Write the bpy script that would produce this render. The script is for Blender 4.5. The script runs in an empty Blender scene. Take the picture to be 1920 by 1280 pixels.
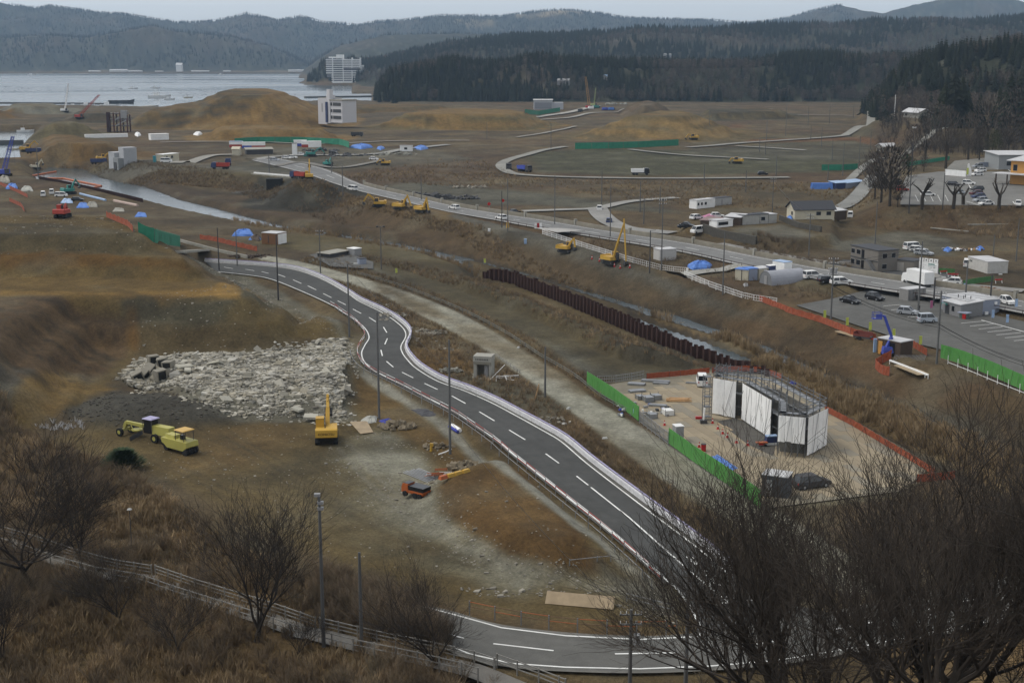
import bpy, math, random
import numpy as np
from mathutils import Vector, Matrix
R = math.radians
# ---------------------------------------------------------------- camera, world, sun, exposure
scn = bpy.context.scene
TH = R(12.0); F = 2500.0; CH = 50.0
ct, st = math.cos(TH), math.sin(TH)
cam = bpy.data.cameras.new('camera'); camo = bpy.data.objects.new('camera', cam)
scn.collection.objects.link(camo); scn.camera = camo
cam.sensor_width = 36.0; cam.lens = 36.0 * F / 1920.0
cam.clip_start = 0.5; cam.clip_end = 40000
camo.location = (0, 0, CH); camo.rotation_euler = (math.pi / 2 - TH, 0, 0)
w = bpy.data.worlds.new('World'); scn.world = w; w.use_nodes = True
nt = w.node_tree; nt.nodes.clear()
sky = nt.nodes.new('ShaderNodeTexSky'); sky.sky_type = 'NISHITA'; sky.sun_disc = False
SUN_EL, SUN_AZ = R(58), R(-82)
sky.sun_elevation = SUN_EL; sky.sun_rotation = SUN_AZ
sky.dust_density = 1.0; sky.air_density = 1.0; sky.ozone_density = 3.0
hs = nt.nodes.new('ShaderNodeHueSaturation'); hs.inputs['Saturation'].default_value = 0.17
bg = nt.nodes.new('ShaderNodeBackground'); bg.inputs['Strength'].default_value = 0.15
wo = nt.nodes.new('ShaderNodeOutputWorld')
nt.links.new(sky.outputs[0], hs.inputs['Color']); nt.links.new(hs.outputs[0], bg.inputs['Color'])
nt.links.new(bg.outputs[0], wo.inputs['Surface'])
sl = bpy.data.lights.new('sun', 'SUN'); sl.energy = 1.15; sl.angle = R(25); sl.color = (1, .93, .82)
so = bpy.data.objects.new('sun', sl); scn.collection.objects.link(so)
# sun_rotation is measured from +Y clockwise seen from above
sd = Vector((math.sin(SUN_AZ) * math.cos(SUN_EL), math.cos(SUN_AZ) * math.cos(SUN_EL), math.sin(SUN_EL)))
so.rotation_euler = sd.to_track_quat('Z', 'Y').to_euler(); so.location = (0, -50, 200)
scn.view_settings.view_transform = 'Standard'; scn.view_settings.look = 'None'
scn.view_settings.exposure = 0.42; scn.view_settings.gamma = 1; scn.view_settings.use_curve_mapping = False
C = scn.collection
rnd = random.Random(7); npr = np.random.RandomState(11)

# ---------------------------------------------------------------- picture geometry -> place geometry
def ray(px, py):
    u = px - 960.0; v = py - 640.0
    return u, ct * F - st * v, -st * F - ct * v
def P(px, py, z=0.0):
    dx, dy, dz = ray(px, py); t = (z - CH) / dz
    return (dx * t, dy * t, z)
def PY(px, py, Y):                     # point on the pixel's ray at forward distance Y
    dx, dy, dz = ray(px, py); t = Y / dy
    return (dx * t, Y, CH + dz * t)
def pix(x, y, z):                      # inverse, for checks
    d = y * ct - (z - CH) * st; u = y * st + (z - CH) * ct
    return 960 + F * x / d, 640 - F * u / d

# ---------------------------------------------------------------- numpy noise and polygons
def _hash(ix, iy, s):
    h = (ix.astype(np.int64) * 374761393 + iy.astype(np.int64) * 668265263 + s * 974634777) & 0xffffffff
    h = ((h ^ (h >> 13)) * 1274126177) & 0xffffffff
    return ((h ^ (h >> 16)) & 0xffff) / 65535.0
def vn(x, y, s=0):
    ix = np.floor(x); iy = np.floor(y); fx = x - ix; fy = y - iy
    fx = fx * fx * (3 - 2 * fx); fy = fy * fy * (3 - 2 * fy)
    a = _hash(ix, iy, s); b = _hash(ix + 1, iy, s); c = _hash(ix, iy + 1, s); d = _hash(ix + 1, iy + 1, s)
    return (a + (b - a) * fx) * (1 - fy) + (c + (d - c) * fx) * fy
def fbm(x, y, sc, o=4, s=0):
    x = np.asarray(x, float) / sc; y = np.asarray(y, float) / sc; t = 0; a = .5; n = 0
    for i in range(o):
        t = t + a * vn(x, y, s + i * 17); n += a; a *= .5; x = x * 2.03 + 11.7; y = y * 2.01 + 5.3
    return t / n * 2 - 1
def segdist(x, y, a, b):
    ax, ay = a; bx, by = b; dx = bx - ax; dy = by - ay; L = dx * dx + dy * dy + 1e-9
    t = np.clip(((x - ax) * dx + (y - ay) * dy) / L, 0, 1)
    return np.hypot(x - ax - t * dx, y - ay - t * dy)
def sdf(x, y, poly):                   # negative inside
    d = np.full(x.shape, 1e9); ins = np.zeros(x.shape, bool); n = len(poly)
    for i in range(n):
        a = poly[i]; b = poly[(i + 1) % n]
        d = np.minimum(d, segdist(x, y, a[:2], b[:2]))
        if a[1] != b[1]:
            ins ^= ((a[1] > y) != (b[1] > y)) & (x < (b[0] - a[0]) * (y - a[1]) / (b[1] - a[1]) + a[0])
    return np.where(ins, -d, d)
def sdf_far(x, y, poly, lim):          # same, only worked out within lim metres of the polygon
    p = np.array([q[:2] for q in poly]); lo = p.min(0) - lim; hi = p.max(0) + lim
    m = (x > lo[0]) & (x < hi[0]) & (y > lo[1]) & (y < hi[1])
    out = np.full(x.shape, float(lim)); out[m] = sdf(x[m], y[m], poly); return out
def linedist(x, y, pts, lim):
    p = np.array([q[:2] for q in pts]); lo = p.min(0) - lim; hi = p.max(0) + lim
    m = (x > lo[0]) & (x < hi[0]) & (y > lo[1]) & (y < hi[1])
    out = np.full(x.shape, float(lim)); xx = x[m]; yy = y[m]; d = np.full(xx.shape, float(lim))
    for a, b in zip(p[:-1], p[1:]): d = np.minimum(d, segdist(xx, yy, a, b))
    out[m] = d; return out
def ss(t): t = np.clip(t, 0, 1); return t * t * (3 - 2 * t)
def PP(pts, z=0.0): return [P(a, b, z) for a, b in pts]

# ---------------------------------------------------------------- materials
def nodes_of(m):
    m.use_nodes = True; return m.node_tree.nodes, m.node_tree.links
MATS = {}
def mat(name, col, rough=.8, var=.12, scale=3.0, metal=0.0, bump=0.0, spec=.3, alpha=1.0, trans=0.0, dirt=0.0):
    if name in MATS: return MATS[name]
    m = bpy.data.materials.new(name); ns, ln = nodes_of(m); b = ns['Principled BSDF']
    b.inputs['Roughness'].default_value = rough; b.inputs['Metallic'].default_value = metal
    b.inputs['Specular IOR Level'].default_value = spec; b.inputs['Alpha'].default_value = alpha
    tc = ns.new('ShaderNodeTexCoord'); n1 = ns.new('ShaderNodeTexNoise')
    n1.inputs['Scale'].default_value = scale; n1.inputs['Detail'].default_value = 6; n1.inputs['Roughness'].default_value = .65
    ln.new(tc.outputs['Object'], n1.inputs['Vector'])
    mr = ns.new('ShaderNodeMapRange'); mr.inputs['To Min'].default_value = 1 - var; mr.inputs['To Max'].default_value = 1 + var
    mr.inputs['From Min'].default_value = .25; mr.inputs['From Max'].default_value = .75
    ln.new(n1.outputs['Fac'], mr.inputs['Value'])
    mx = ns.new('ShaderNodeMix'); mx.data_type = 'RGBA'; mx.blend_type = 'MULTIPLY'; mx.inputs['Factor'].default_value = 1
    mx.inputs['A'].default_value = (*col, 1); cc = ns.new('ShaderNodeCombineColor')
    for k in range(3): ln.new(mr.outputs[0], cc.inputs[k])
    ln.new(cc.outputs[0], mx.inputs['B']); out = mx.outputs['Result']
    if dirt > 0:
        n2 = ns.new('ShaderNodeTexNoise'); n2.inputs['Scale'].default_value = scale * .35; n2.inputs['Detail'].default_value = 8
        ln.new(tc.outputs['Object'], n2.inputs['Vector'])
        r2 = ns.new('ShaderNodeMapRange'); r2.inputs['From Min'].default_value = .45; r2.inputs['From Max'].default_value = .75
        r2.inputs['To Max'].default_value = dirt; ln.new(n2.outputs['Fac'], r2.inputs['Value'])
        m2 = ns.new('ShaderNodeMix'); m2.data_type = 'RGBA'; m2.inputs['B'].default_value = (.09, .07, .045, 1)
        ln.new(r2.outputs[0], m2.inputs['Factor']); ln.new(out, m2.inputs['A']); out = m2.outputs['Result']
    ln.new(out, b.inputs['Base Color'])
    if bump > 0:
        bp = ns.new('ShaderNodeBump'); bp.inputs['Strength'].default_value = bump; bp.inputs['Distance'].default_value = .05
        ln.new(n1.outputs['Fac'], bp.inputs['Height']); ln.new(bp.outputs[0], b.inputs['Normal'])
    MATS[name] = m; return m
def vcol_mat(name, layers, rough=.95, bump=.5, bdist=.3, attr='Col', translucent=False):
    """vertex colour times world-space noise layers (scale, amount)"""
    m = bpy.data.materials.new(name); ns, ln = nodes_of(m); b = ns['Principled BSDF']
    b.inputs['Roughness'].default_value = rough; b.inputs['Specular IOR Level'].default_value = .15
    at = ns.new('ShaderNodeAttribute'); at.attribute_name = attr
    gp = ns.new('ShaderNodeNewGeometry'); cur = at.outputs['Color']; last = None
    for i, (sc, amt, st_) in enumerate(layers):
        mp = ns.new('ShaderNodeMapping'); mp.inputs['Scale'].default_value = (1, st_, 1)
        mp.inputs['Rotation'].default_value = (0, 0, .4 * i)
        ln.new(gp.outputs['Position'], mp.inputs['Vector'])
        n = ns.new('ShaderNodeTexNoise'); n.inputs['Scale'].default_value = sc; n.inputs['Detail'].default_value = 5
        n.inputs['Roughness'].default_value = .7
        ln.new(mp.outputs[0], n.inputs['Vector'])
        mr = ns.new('ShaderNodeMapRange'); mr.inputs['From Min'].default_value = .28; mr.inputs['From Max'].default_value = .72
        mr.inputs['To Min'].default_value = 1 - amt; mr.inputs['To Max'].default_value = 1 + amt * 1.1
        ln.new(n.outputs['Fac'], mr.inputs['Value'])
        vm = ns.new('ShaderNodeVectorMath'); vm.operation = 'SCALE'
        ln.new(cur, vm.inputs[0]); ln.new(mr.outputs[0], vm.inputs['Scale']); cur = vm.outputs[0]; last = n
    ln.new(cur, b.inputs['Base Color'])
    if bump:
        bp = ns.new('ShaderNodeBump'); bp.inputs['Strength'].default_value = bump; bp.inputs['Distance'].default_value = bdist
        ln.new(last.outputs['Fac'], bp.inputs['Height']); ln.new(bp.outputs[0], b.inputs['Normal'])
    MATS[name] = m; return m
# ---------------------------------------------------------------- the lie of the land
Z_WATER = -2.0
# winding road, matched pairs of edge-line points (left, right)
ROAD = [((405,509),(385,491)),((470,516),(490,498)),((511,524),(554,506)),((571,548),(605,524)),((621,571),(650,549)),
 ((640,583),(674,565)),((664,598),(717,586)),((684,615),(751,610)),((692,632),(761,628)),((684,647),(752,648)),((678,662),(754,660)),
 ((684,679),(762,672)),((704,696),(780,690)),((757,722),(820,714)),((808,749),(870,732)),((855,773),(920,754)),((895,800),(962,776)),
 ((939,830),(1020,808)),((962,850),(1053,828)),((1009,887),(1100,868)),((1077,941),(1170,922)),((1144,994),(1240,975)),
 ((1211,1052),(1310,1028)),((1255,1092),(1365,1075))]
ZR = 0.8
def catmull(pts, n=6):
    p = [np.array(q, float) for q in pts]; out = []
    for i in range(len(p) - 1):
        p0 = p[max(i - 1, 0)]; p1 = p[i]; p2 = p[i + 1]; p3 = p[min(i + 2, len(p) - 1)]
        for k in range(n):
            t = k / n
            out.append(.5 * (2 * p1 + (p2 - p0) * t + (2 * p0 - 5 * p1 + 4 * p2 - p3) * t * t + (3 * p1 - p0 - 3 * p2 + p3) * t ** 3))
    out.append(p[-1]); return out
RL = catmull([P(a[0], a[1], ZR) for a, b in ROAD]); RR = catmull([P(b[0], b[1], ZR) for a, b in ROAD])
def widen(L, Rr, m):
    o1, o2 = [], []
    for a, b in zip(L, Rr):
        d = (b - a); d = d / np.linalg.norm(d); o1.append(a - d * m); o2.append(b + d * m)
    return o1, o2
road_poly = [tuple(p) for p in widen(RL, RR, 1.2)[0]] + [tuple(p) for p in widen(RL, RR, 1.2)[1]][::-1]
CROSS_TOP = [(560,1068),(640,1092),(720,1115),(784,1134),(850,1150),(940,1175),(1060,1190),(1200,1197),(1300,1192),(1400,1180),(1560,1150),(1750,1110),(2100,1050)]
CROSS_BOT = [(560,1105),(640,1135),(720,1165),(800,1195),(880,1228),(960,1243),(1060,1250),(1200,1253),(1330,1248),(1450,1238),(1600,1215),(1800,1175),(2150,1110)]
cross_poly = PP(CROSS_TOP, ZR) + PP(CROSS_BOT[::-1], ZR)
cross_poly = PP(CROSS_TOP[3:], ZR) + PP(CROSS_BOT[3:][::-1], ZR); N_ct = len(CROSS_TOP) - 3
cross_poly = [(x, y - .4 if i >= N_ct else y + .4, z) for i, (x, y, z) in enumerate(cross_poly)]
JUNC = [(1255,1080),(1380,1070),(1470,1120),(1600,1155),(1560,1200),(1290,1215),(1312,1180)]
PATH = [((480,484),(500,478)),((540,497),(565,490)),((620,520),(660,515)),((700,545),(745,540)),((790,590),(830,572)),((840,616),(885,598)),
 ((900,648),(945,632)),((960,690),(1000,668)),((1010,725),(1062,705)),((1060,762),(1110,745)),((1110,800),(1165,778)),((1190,860),(1245,826)),
 ((1270,915),(1330,882)),((1400,990),(1450,950)),((1500,1060),(1560,1020)),((1600,1120),(1680,1090))]
PA = catmull([P(a[0], a[1], .3) for a, b in PATH], 3); PB = catmull([P(b[0], b[1], .3) for a, b in PATH], 3)
path_poly = [tuple(p) for p in PA] + [tuple(p) for p in PB][::-1]
TRACK = [((640,487),(672,484)),((700,508),(745,505)),((770,530),(810,525)),((860,566),(898,556)),((940,603),(985,590)),((1010,640),(1052,622)),
 ((1080,690),(1125,660)),((1140,712),(1205,680)),((1230,716),(1300,690))]
TA = catmull([P(a[0], a[1], .25) for a, b in TRACK], 3); TB = catmull([P(b[0], b[1], .25) for a, b in TRACK], 3)
track_poly = [tuple(p) for p in TA] + [tuple(p) for p in TB][::-1]

WALL = [(905,519),(960,530),(1040,560),(1130,597),(1210,632),(1300,666),(1380,690),(1440,706)]
wall_w = PP(WALL, 0.2)
# river bed polygon, near bank then far bank
POOL = PP([(-400,250),(64,247),(48,262),(32,280),(37,311),(-400,313)], Z_WATER)
river = PP([(70,326),(78,340),(170,354),(262,374),(360,399),(470,423),(640,450),(800,478),(900,512)], Z_WATER) \
      + [(x + .6, y + 1.2, Z_WATER) for x, y, z in wall_w] \
      + PP([(1560,768),(1700,835),(1920,950),(2300,1120),(2300,980),(1920,858),(1750,800),(1650,752),(1560,716),(1430,655),(1280,601),(1180,573),
            (1080,545),(980,516),(870,485),(740,458),(600,436),(500,420),(420,398),(330,376),(260,350),(180,334),(150,318),(95,315)], Z_WATER)
E_NEAR = [(100,304),(160,309),(300,316),(420,322),(520,332),(600,352),(690,382),(780,398),(840,406),(905,432),(1000,462),(1100,495),(1190,526),(1280,554),(1400,585),(1515,612),(1616,660),(1683,700),(1800,742),(1920,790),(2300,960)]
E_FAR = [(2300,860),(1920,740),(1760,688),(1640,638),(1440,566),(1330,530),(1260,510),(1180,490),(1015,437),(900,412),(800,386),(640,345),(520,316),(300,300),(100,294)]
ZE = 4.6
emb = PP(E_NEAR, ZE) + PP(E_FAR, ZE)
far_side = PP(E_NEAR, ZE) + [(3000, 100, 0), (3000, 9000, 0), (-3000, 9000, 0), (-900, 700, 0)]
NROAD = [((470,300),(520,296)),((560,322),(610,316)),((650,352),(680,346)),((740,374),(770,367)),((840,397),(862,388)),((930,413),(950,402)),((1000,426),(1020,412)),
 ((1140,449),(1150,434)),((1280,473),(1290,455)),((1400,500),(1420,480)),((1540,525),(1560,506)),((1660,545),(1690,526)),((1800,566),(1830,547)),((1920,588),(1950,568)),((2200,645),(2240,620))]
ZN = 3.6
NA = catmull([P(a[0], a[1], ZN) for a, b in NROAD], 3); NB = catmull([P(b[0], b[1], ZN) for a, b in NROAD], 3)
nroad_poly = [tuple(p) for p in NA] + [tuple(p) for p in NB][::-1]
LOT = [(1492,572),(1560,560),(1640,540),(1700,545),(1860,590),(2100,640),(2100,790),(1920,720),(1765,655),(1700,640),(1640,622)]
ZL = 2.6
lot_poly = PP(LOT, ZL)
YARD = [(1128,722),(1215,706),(1330,694),(1440,698),(1545,760),(1640,812),(1745,880),(1700,925),(1440,960),(1253,824),(1200,792)]
yard_poly = PP(YARD, .3)
SCHOOL = [(1672,382),(1760,386),(2300,386),(2300,262),(1800,268),(1700,300)]
ZS = 8.0
# (polygon, z its pixels are read at, top height, slope)
MOUNDS = [
 ([(330,195),(400,186),(560,189),(575,196),(560,201),(400,203),(330,203)], 15, 15, .42),
 ([(415,171),(440,166),(500,166),(530,172),(500,178),(430,178)], 24, 24, .42),
 ([(290,202),(330,196),(408,196),(430,202),(408,207),(280,209)], 13, 13, .5),
 ([(412,238),(440,234),(530,235),(560,242),(600,240),(590,243),(420,243)], 8, 8, .5),
 ([(812,206),(880,203),(955,206),(985,210),(950,214),(800,214),(760,212)], 12, 12, .45),
 ([(1205,213),(1240,207),(1278,208),(1300,214),(1270,218),(1180,218)], 15, 15, .38),
 ([(1330,204),(1440,202),(1470,208),(1340,212)], 8, 8, .5),
 ([(105,227),(128,226),(150,230),(100,232)], 11, 11, .5),
 ([(95,252),(135,252),(170,262),(210,266),(200,270),(110,270)], 9, 9, .55),
 ([(28,194),(95,193),(110,200),(25,200)], 8, 8, .45),
 ([(150,208),(185,207),(195,214),(150,214)], 8, 8, .45),
 ([(-300,196),(-20,200),(0,206),(-300,212)], 9, 9, .45),
 ([(640,196),(760,194),(830,197),(760,202),(650,203)], 6, 6, .35),
 ([(1190,192),(1215,188),(1235,193),(1210,199)], 12, 12, .6),
 ([(556,336),(612,338),(612,345),(560,343)], 7.5, 7.5, .62),
 # the big fill beside the road
 ([(-500,404),(195,405),(240,424),(262,438),(120,440),(-500,438)], 14.5, 14.5, .62),
 ([(-500,430),(255,432),(300,455),(338,478),(345,487),(200,480),(-500,478)], 11.2, 11.2, .62),
 ([(-500,520),(350,505),(458,545),(455,553),(300,556),(120,552),(60,575),(-10,620),(-60,680),(-500,760)], 8, 8, .6),
 ([(600,592),(632,598),(640,606),(560,610)], 2.2, 2.2, .4),
 # rubble and dark soil heaps on the work floor
 ([(330,690),(420,672),(560,662),(635,654),(640,690),(600,740),(430,745),(330,720)], 2.2, 2.2, .5),
 ([(205,742),(300,735),(390,760),(330,772),(230,768)], 1.8, 1.8, .35),
 # tongue of brown fill by the road
 ([(850,893),(930,862),(985,905),(1050,975),(1085,1005),(1040,1010),(960,985),(890,940)], 2.4, 2.4, .42),
 # low grassy rise right of the track
 ([(870,522),(980,556),(1080,600),(1180,640),(1250,668),(1240,676),(1130,630),(1000,588),(870,530)], 1.9, 1.9, .45),
 ([(1130,636),(1200,645),(1300,668),(1340,680),(1270,684),(1180,664)], 3.0, 3.0, .5),
 ([(1665,215),(1700,208),(2300,215),(2300,245),(1790,250),(1700,226)], 15, 15, .55),
 ([(1290,422),(1350,430),(1480,455),(1560,440),(1560,400),(1290,400)], 4.6, 4.6, .9),
]
HILLTOE = PP([(-500,640),(-60,745),(40,800),(150,842),(240,880),(330,930),(430,1005),(560,1072),(640,1092),(720,1110),(776,1132),(800,1162),(822,1200),(880,1238),(960,1262),(1060,1268),(1200,1270),(1330,1266),(1450,1262),(1600,1240),(1800,1200),(2200,1110)], ZR)
HILL = HILLTOE + [(200, 60, 0), (200, -200, 0), (-300, -200, 0), (-300, 250, 0)]
# skylines: (forward distance, front foot distance, [(px,py)...], extra tree roughness)
RIDGES = [
 (7200, 5600, [(-900,30),(-300,5),(0,4),(40,13),(74,18),(100,13),(141,18),(185,25),(235,28),(285,35),(336,44),(403,42),(467,27),(524,40),(568,32),(605,42),(672,49),(710,42),(750,40),(830,31),(940,32),(1000,24),(1050,20),(1110,24),(1170,35),(1230,37),(1340,40),(1400,45),(1470,36),(1490,30),(1565,10),(1610,20),(1650,26),(1700,12),(1760,0),(1800,-8),(1880,-3),(1960,20),(2400,10)]),
 (5300, 4760, [(-900,40),(-100,60),(0,72),(100,66),(160,72),(235,60),(290,50),(336,60),(437,70),(504,87),(560,112),(590,128),(640,140),(2600,140)]),
 (5150, 4740, [(-900,100),(0,106),(60,112),(120,125),(200,134),(400,138),(2600,140)]),
 (4700, 3500, [(-900,140),(560,140),(600,110),(640,86),(724,67),(850,64),(940,67),(1100,70),(1300,80),(2600,80)]),
 (2760, 2660, [(-900,170),(560,170),(580,150),(592,130),(608,113),(640,116),(680,120),(760,118),(900,150),(1100,170),(2600,170)]),
 (2900, 2000, [(-900,180),(640,180),(690,122),(784,102),(841,89),(909,81),(976,74),(1043,74),(1144,69),(1194,60),(1280,63),(1347,62),(1438,53),(1500,54),(1590,52),(1636,46),(1700,46),(1750,43),(1800,48),(1920,38),(2600,40)]),
 (1560, 1440, [(-900,220),(690,210),(712,172),(735,148),(774,140),(841,127),(909,134),(960,128),(993,118),(1043,122),(1160,128),(1280,130),(1414,128),(1465,118),(1550,115),(1616,122),(1660,118),(2600,118)]),
 (1050, 800, [(-900,300),(1560,260),(1640,200),(1680,150),(1720,128),(1760,112),(1850,98),(1920,90),(2400,90)]),
]
def zray(py, Y): return CH + Y * (-(st * F + ct * (py - 640)) / (ct * F - st * (py - 640)))
SEA = PP([(-1500,138.5),(575,138.5),(583,147),(566,156),(600,160.5),(714,162),(709,178),(714,190),(735,196),(640,192.5),(560,196),(470,199),(360,201),(300,207),(150,203),(0,206),(-1500,206)], Z_WATER)

def height(x, y):
    z = np.zeros(x.shape)
    fs = sdf_far(x, y, far_side, 400); z = np.where(fs < 0, 2.4 * ss(-fs / 12), z)
    z = z + np.where(y > 300, fbm(x, y, 60, 3, 3) * .5 * ss((y - 300) / 300), 0)
    # the ground climbs a little towards the wooded hills
    z = z + np.where((x > -120) & (y > 900), ss((y - 900) / 900) * 3.0, 0)
    pxa = 960 + F * x / (np.maximum(y, 1) * ct + 10.4)
    sea = sdf_far(x, y, SEA, 300)
    z = np.where(sea < 15, np.minimum(z, -8 + (sea + 45) * .16), z)
    for (Y, Y0, prof) in RIDGES:
        p = np.array(prof, float)
        Zs = zray(np.interp(pxa, p[:, 0], p[:, 1]), Y)
        n = fbm(x, y, (Y - Y0) * .35, 4, int(Y)) * .16
        # folded spurs and gullies running down the face
        spur = np.abs(fbm(x * 1.0, y * .35, (Y - Y0) * .22, 3, int(Y) + 5)) * 1.3
        t = (y - Y0) / (Y - Y0)
        f = ss(t * 1.02 + n * 1.2 * (t * (1.3 - t)).clip(0, 1) - spur * (t * (1 - t)).clip(0, 1) * .9)
        f = np.where(y > Y, 1 - ss((y - Y) / (Y * .3)) * .6, f)
        rough = fbm(x, y, 9 if Y < 3000 else 22, 3, 9) * (2.0 if Y < 3000 else 5.0)
        zr = Zs * f + rough * np.clip(f * 3, 0, 1)
        z = np.where((Zs > -5) & (y > Y0), np.maximum(z, zr), z)
    for (poly, zp, top, sl) in MOUNDS:
        pw = PP(poly, zp); lim = top / sl + 12
        d = sdf_far(x, y, pw, lim)
        n = fbm(x, y, 9, 3, 21) * .8 + fbm(x, y, 2.5, 2, 23) * .25
        tb = top if top < 30 else 30
        h = top - np.maximum(d + n * np.clip(d / 3, 0, 1), 0) * sl + np.where(d < 0, n * .15, n * .12)
        if top >= 7.6 and zp != 4.6: h = h + .42 * np.sin(h * 2 * math.pi / 3.6 + zp) * np.clip(d / 2, 0, 1)
        z = np.where(d < lim - .1, np.maximum(z, h), z)
    d = sdf_far(x, y, emb, 14)
    h = ZE - np.maximum(d + fbm(x, y, 6, 3, 31) * .7, 0) / 1.9
    z = np.where(d < 13.9, np.maximum(z, h), z)
    d = sdf_far(x, y, PP(SCHOOL, ZS), 40); z = np.where(d < 39, np.maximum(z, ZS - np.maximum(d, 0) * .42), z)
    d = sdf_far(x, y, PP(SCHOOL, ZS), 40); z = np.where(d < -1, ZS, z)
    d = sdf_far(x, y, river, 12)
    bank = -3.0 + np.maximum(d + fbm(x, y, 5, 3, 41) * .8, 0) * .6
    z = np.where(d < 11.9, np.minimum(z, bank), z)
    z = np.where(d < -1.2, -3.0 + np.clip(-d - 5, 0, 6) * 0, z)
    d = sdf_far(x, y, POOL, 12); z = np.where(d < 11.9, np.minimum(z, -3.0 + np.maximum(d, 0) * .9), z)
    r2 = sdf_far(x, y, SHELF, 6); z = np.where(r2 < 2, np.maximum(z, -1.9 + ss(-r2 / 3 + .4) * .7), z)
    # reed flats on the right of the river, a little above the water
    rf = sdf_far(x, y, REEDS, 8); z = np.where(rf < 2, np.maximum(z, -1.9 + ss(-rf / 3 + .4) * .8 + fbm(x, y, 6, 3, 44) * .25), z)
    nb = sdf_far(x, y, NEARB, 4); z = np.where(nb < 0, np.maximum(z, .15), z)
    q = sdf_far(x, y, HILL, 130)
    dd = np.maximum(-q, 0)
    hh = ZR + .40 * dd
    hh = hh + (fbm(x, y, 14, 3, 51) * 1.2 + fbm(x, y, 3, 2, 52) * .3) * ss(dd / 12)
    z = np.where(q < 0, np.maximum(z, np.minimum(hh, 48.3 - .54 * np.maximum(y, 0))), z)
    near = y < 300
    z = z + np.where(near, fbm(x, y, 2.2, 3, 61) * .07 + fbm(x, y, 18, 2, 62) * .15, 0)
    return z
NEARB = [(q[0], q[1]) for q in wall_w] + [(q[0] - 9, q[1] - 9) for q in wall_w[::-1]]
REEDS = PP([(1180,580),(1290,612),(1380,640),(1430,664),(1560,722),(1650,756),(1750,806),(1920,864),(2300,990),(2300,1110),(1920,945),(1700,832),(1560,765),(1470,716),(1400,690),(1440,672),(1330,634),(1230,600)], -1.5)
SHELF = PP([(880,486),(1000,519),(1180,577),(1180,606),(1000,552),(900,522)], -1.4)
MARSH = PP([(380,400),(470,416),(640,440),(800,470),(900,500),(900,520),(800,488),(640,458),(470,434)], -1.5)

def flat_zone(x, y, z, poly, zt, cut=.22, edge=2.5):
    d = sdf_far(x, y, poly, edge + 3)
    t = ss(1 - d / edge); t = np.where(d <= 0.4, 1, t)
    return np.where(d < edge, z * (1 - t) + (zt - cut) * t, z)

rs = [3.0]
while rs[-1] < 12000:
    r = rs[-1]; rs.append(r * (1.05 if r < 40 else 1.008 if r < 2200 else 1.011))
rs = np.array(rs); th = np.linspace(R(-39), R(39), 721)
RRm, TTm = np.meshgrid(rs, th, indexing='ij')
GX = RRm * np.sin(TTm); GY = RRm * np.cos(TTm)
_x = GX.ravel(); _y = GY.ravel()
_z = height(_x, _y)
m_ = sdf_far(_x, _y, MARSH, 6); _z = np.where(m_ < 2, np.maximum(_z, -2.1 + .5 * ss(-m_ / 3 + .3) + fbm(_x, _y, 8, 3, 46) * .35), _z)
_z = flat_zone(_x, _y, _z, road_poly, ZR); _z = flat_zone(_x, _y, _z, cross_poly, ZR); _z = flat_zone(_x, _y, _z, PP(JUNC, ZR), ZR)
_z = flat_zone(_x, _y, _z, path_poly, .3, .12, 1.5); _z = flat_zone(_x, _y, _z, track_poly, .25, .0, 1.5)
_z = flat_zone(_x, _y, _z, nroad_poly, ZN, .25, 5); _z = flat_zone(_x, _y, _z, lot_poly, ZL, .2, 4); _z = flat_zone(_x, _y, _z, yard_poly, .3, .15, 2)
GZ = _z.reshape(GX.shape)
_lr = np.log(rs)
def Hs(x, y):                          # terrain height by bilinear lookup
    x = np.asarray(x, float); y = np.asarray(y, float)
    r = np.hypot(x, y); t = np.arctan2(x, y)
    fi = np.interp(np.log(np.maximum(r, 3.01)), _lr, np.arange(len(rs))); fj = np.clip((t - th[0]) / (th[1] - th[0]), 0, len(th) - 1.001)
    i = np.minimum(fi.astype(int), len(rs) - 2); j = fj.astype(int); a = fi - i; b = fj - j
    return (GZ[i, j] * (1 - a) + GZ[i + 1, j] * a) * (1 - b) + (GZ[i, j + 1] * (1 - a) + GZ[i + 1, j + 1] * a) * b
_ts = np.concatenate([np.geomspace(20, 2500, 1400), np.geomspace(2510, 9000, 200)])
def G(px, py, water=True):             # where the pixel's ray meets the land (or water)
    dx, dy, dz = ray(px, py)
    X = dx / dy * _ts; Y = _ts; Z = CH + dz / dy * _ts
    H_ = Hs(X, Y)
    if water: H_ = np.maximum(H_, Z_WATER)
    k = np.argmax(Z < H_)
    if not (Z < H_).any(): k = len(_ts) - 1
    if k > 0:
        a = Z[k - 1] - H_[k - 1]; b = H_[k] - Z[k]; t = a / (a + b + 1e-9); Yc = Y[k - 1] + (Y[k] - Y[k - 1]) * t
    else: Yc = Y[0]
    x = dx / dy * Yc; return (float(x), float(Yc), float(max(Hs(x, Yc), Z_WATER if water else -99)))
def GG(pts): return [G(a, b) for a, b in pts]

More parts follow.
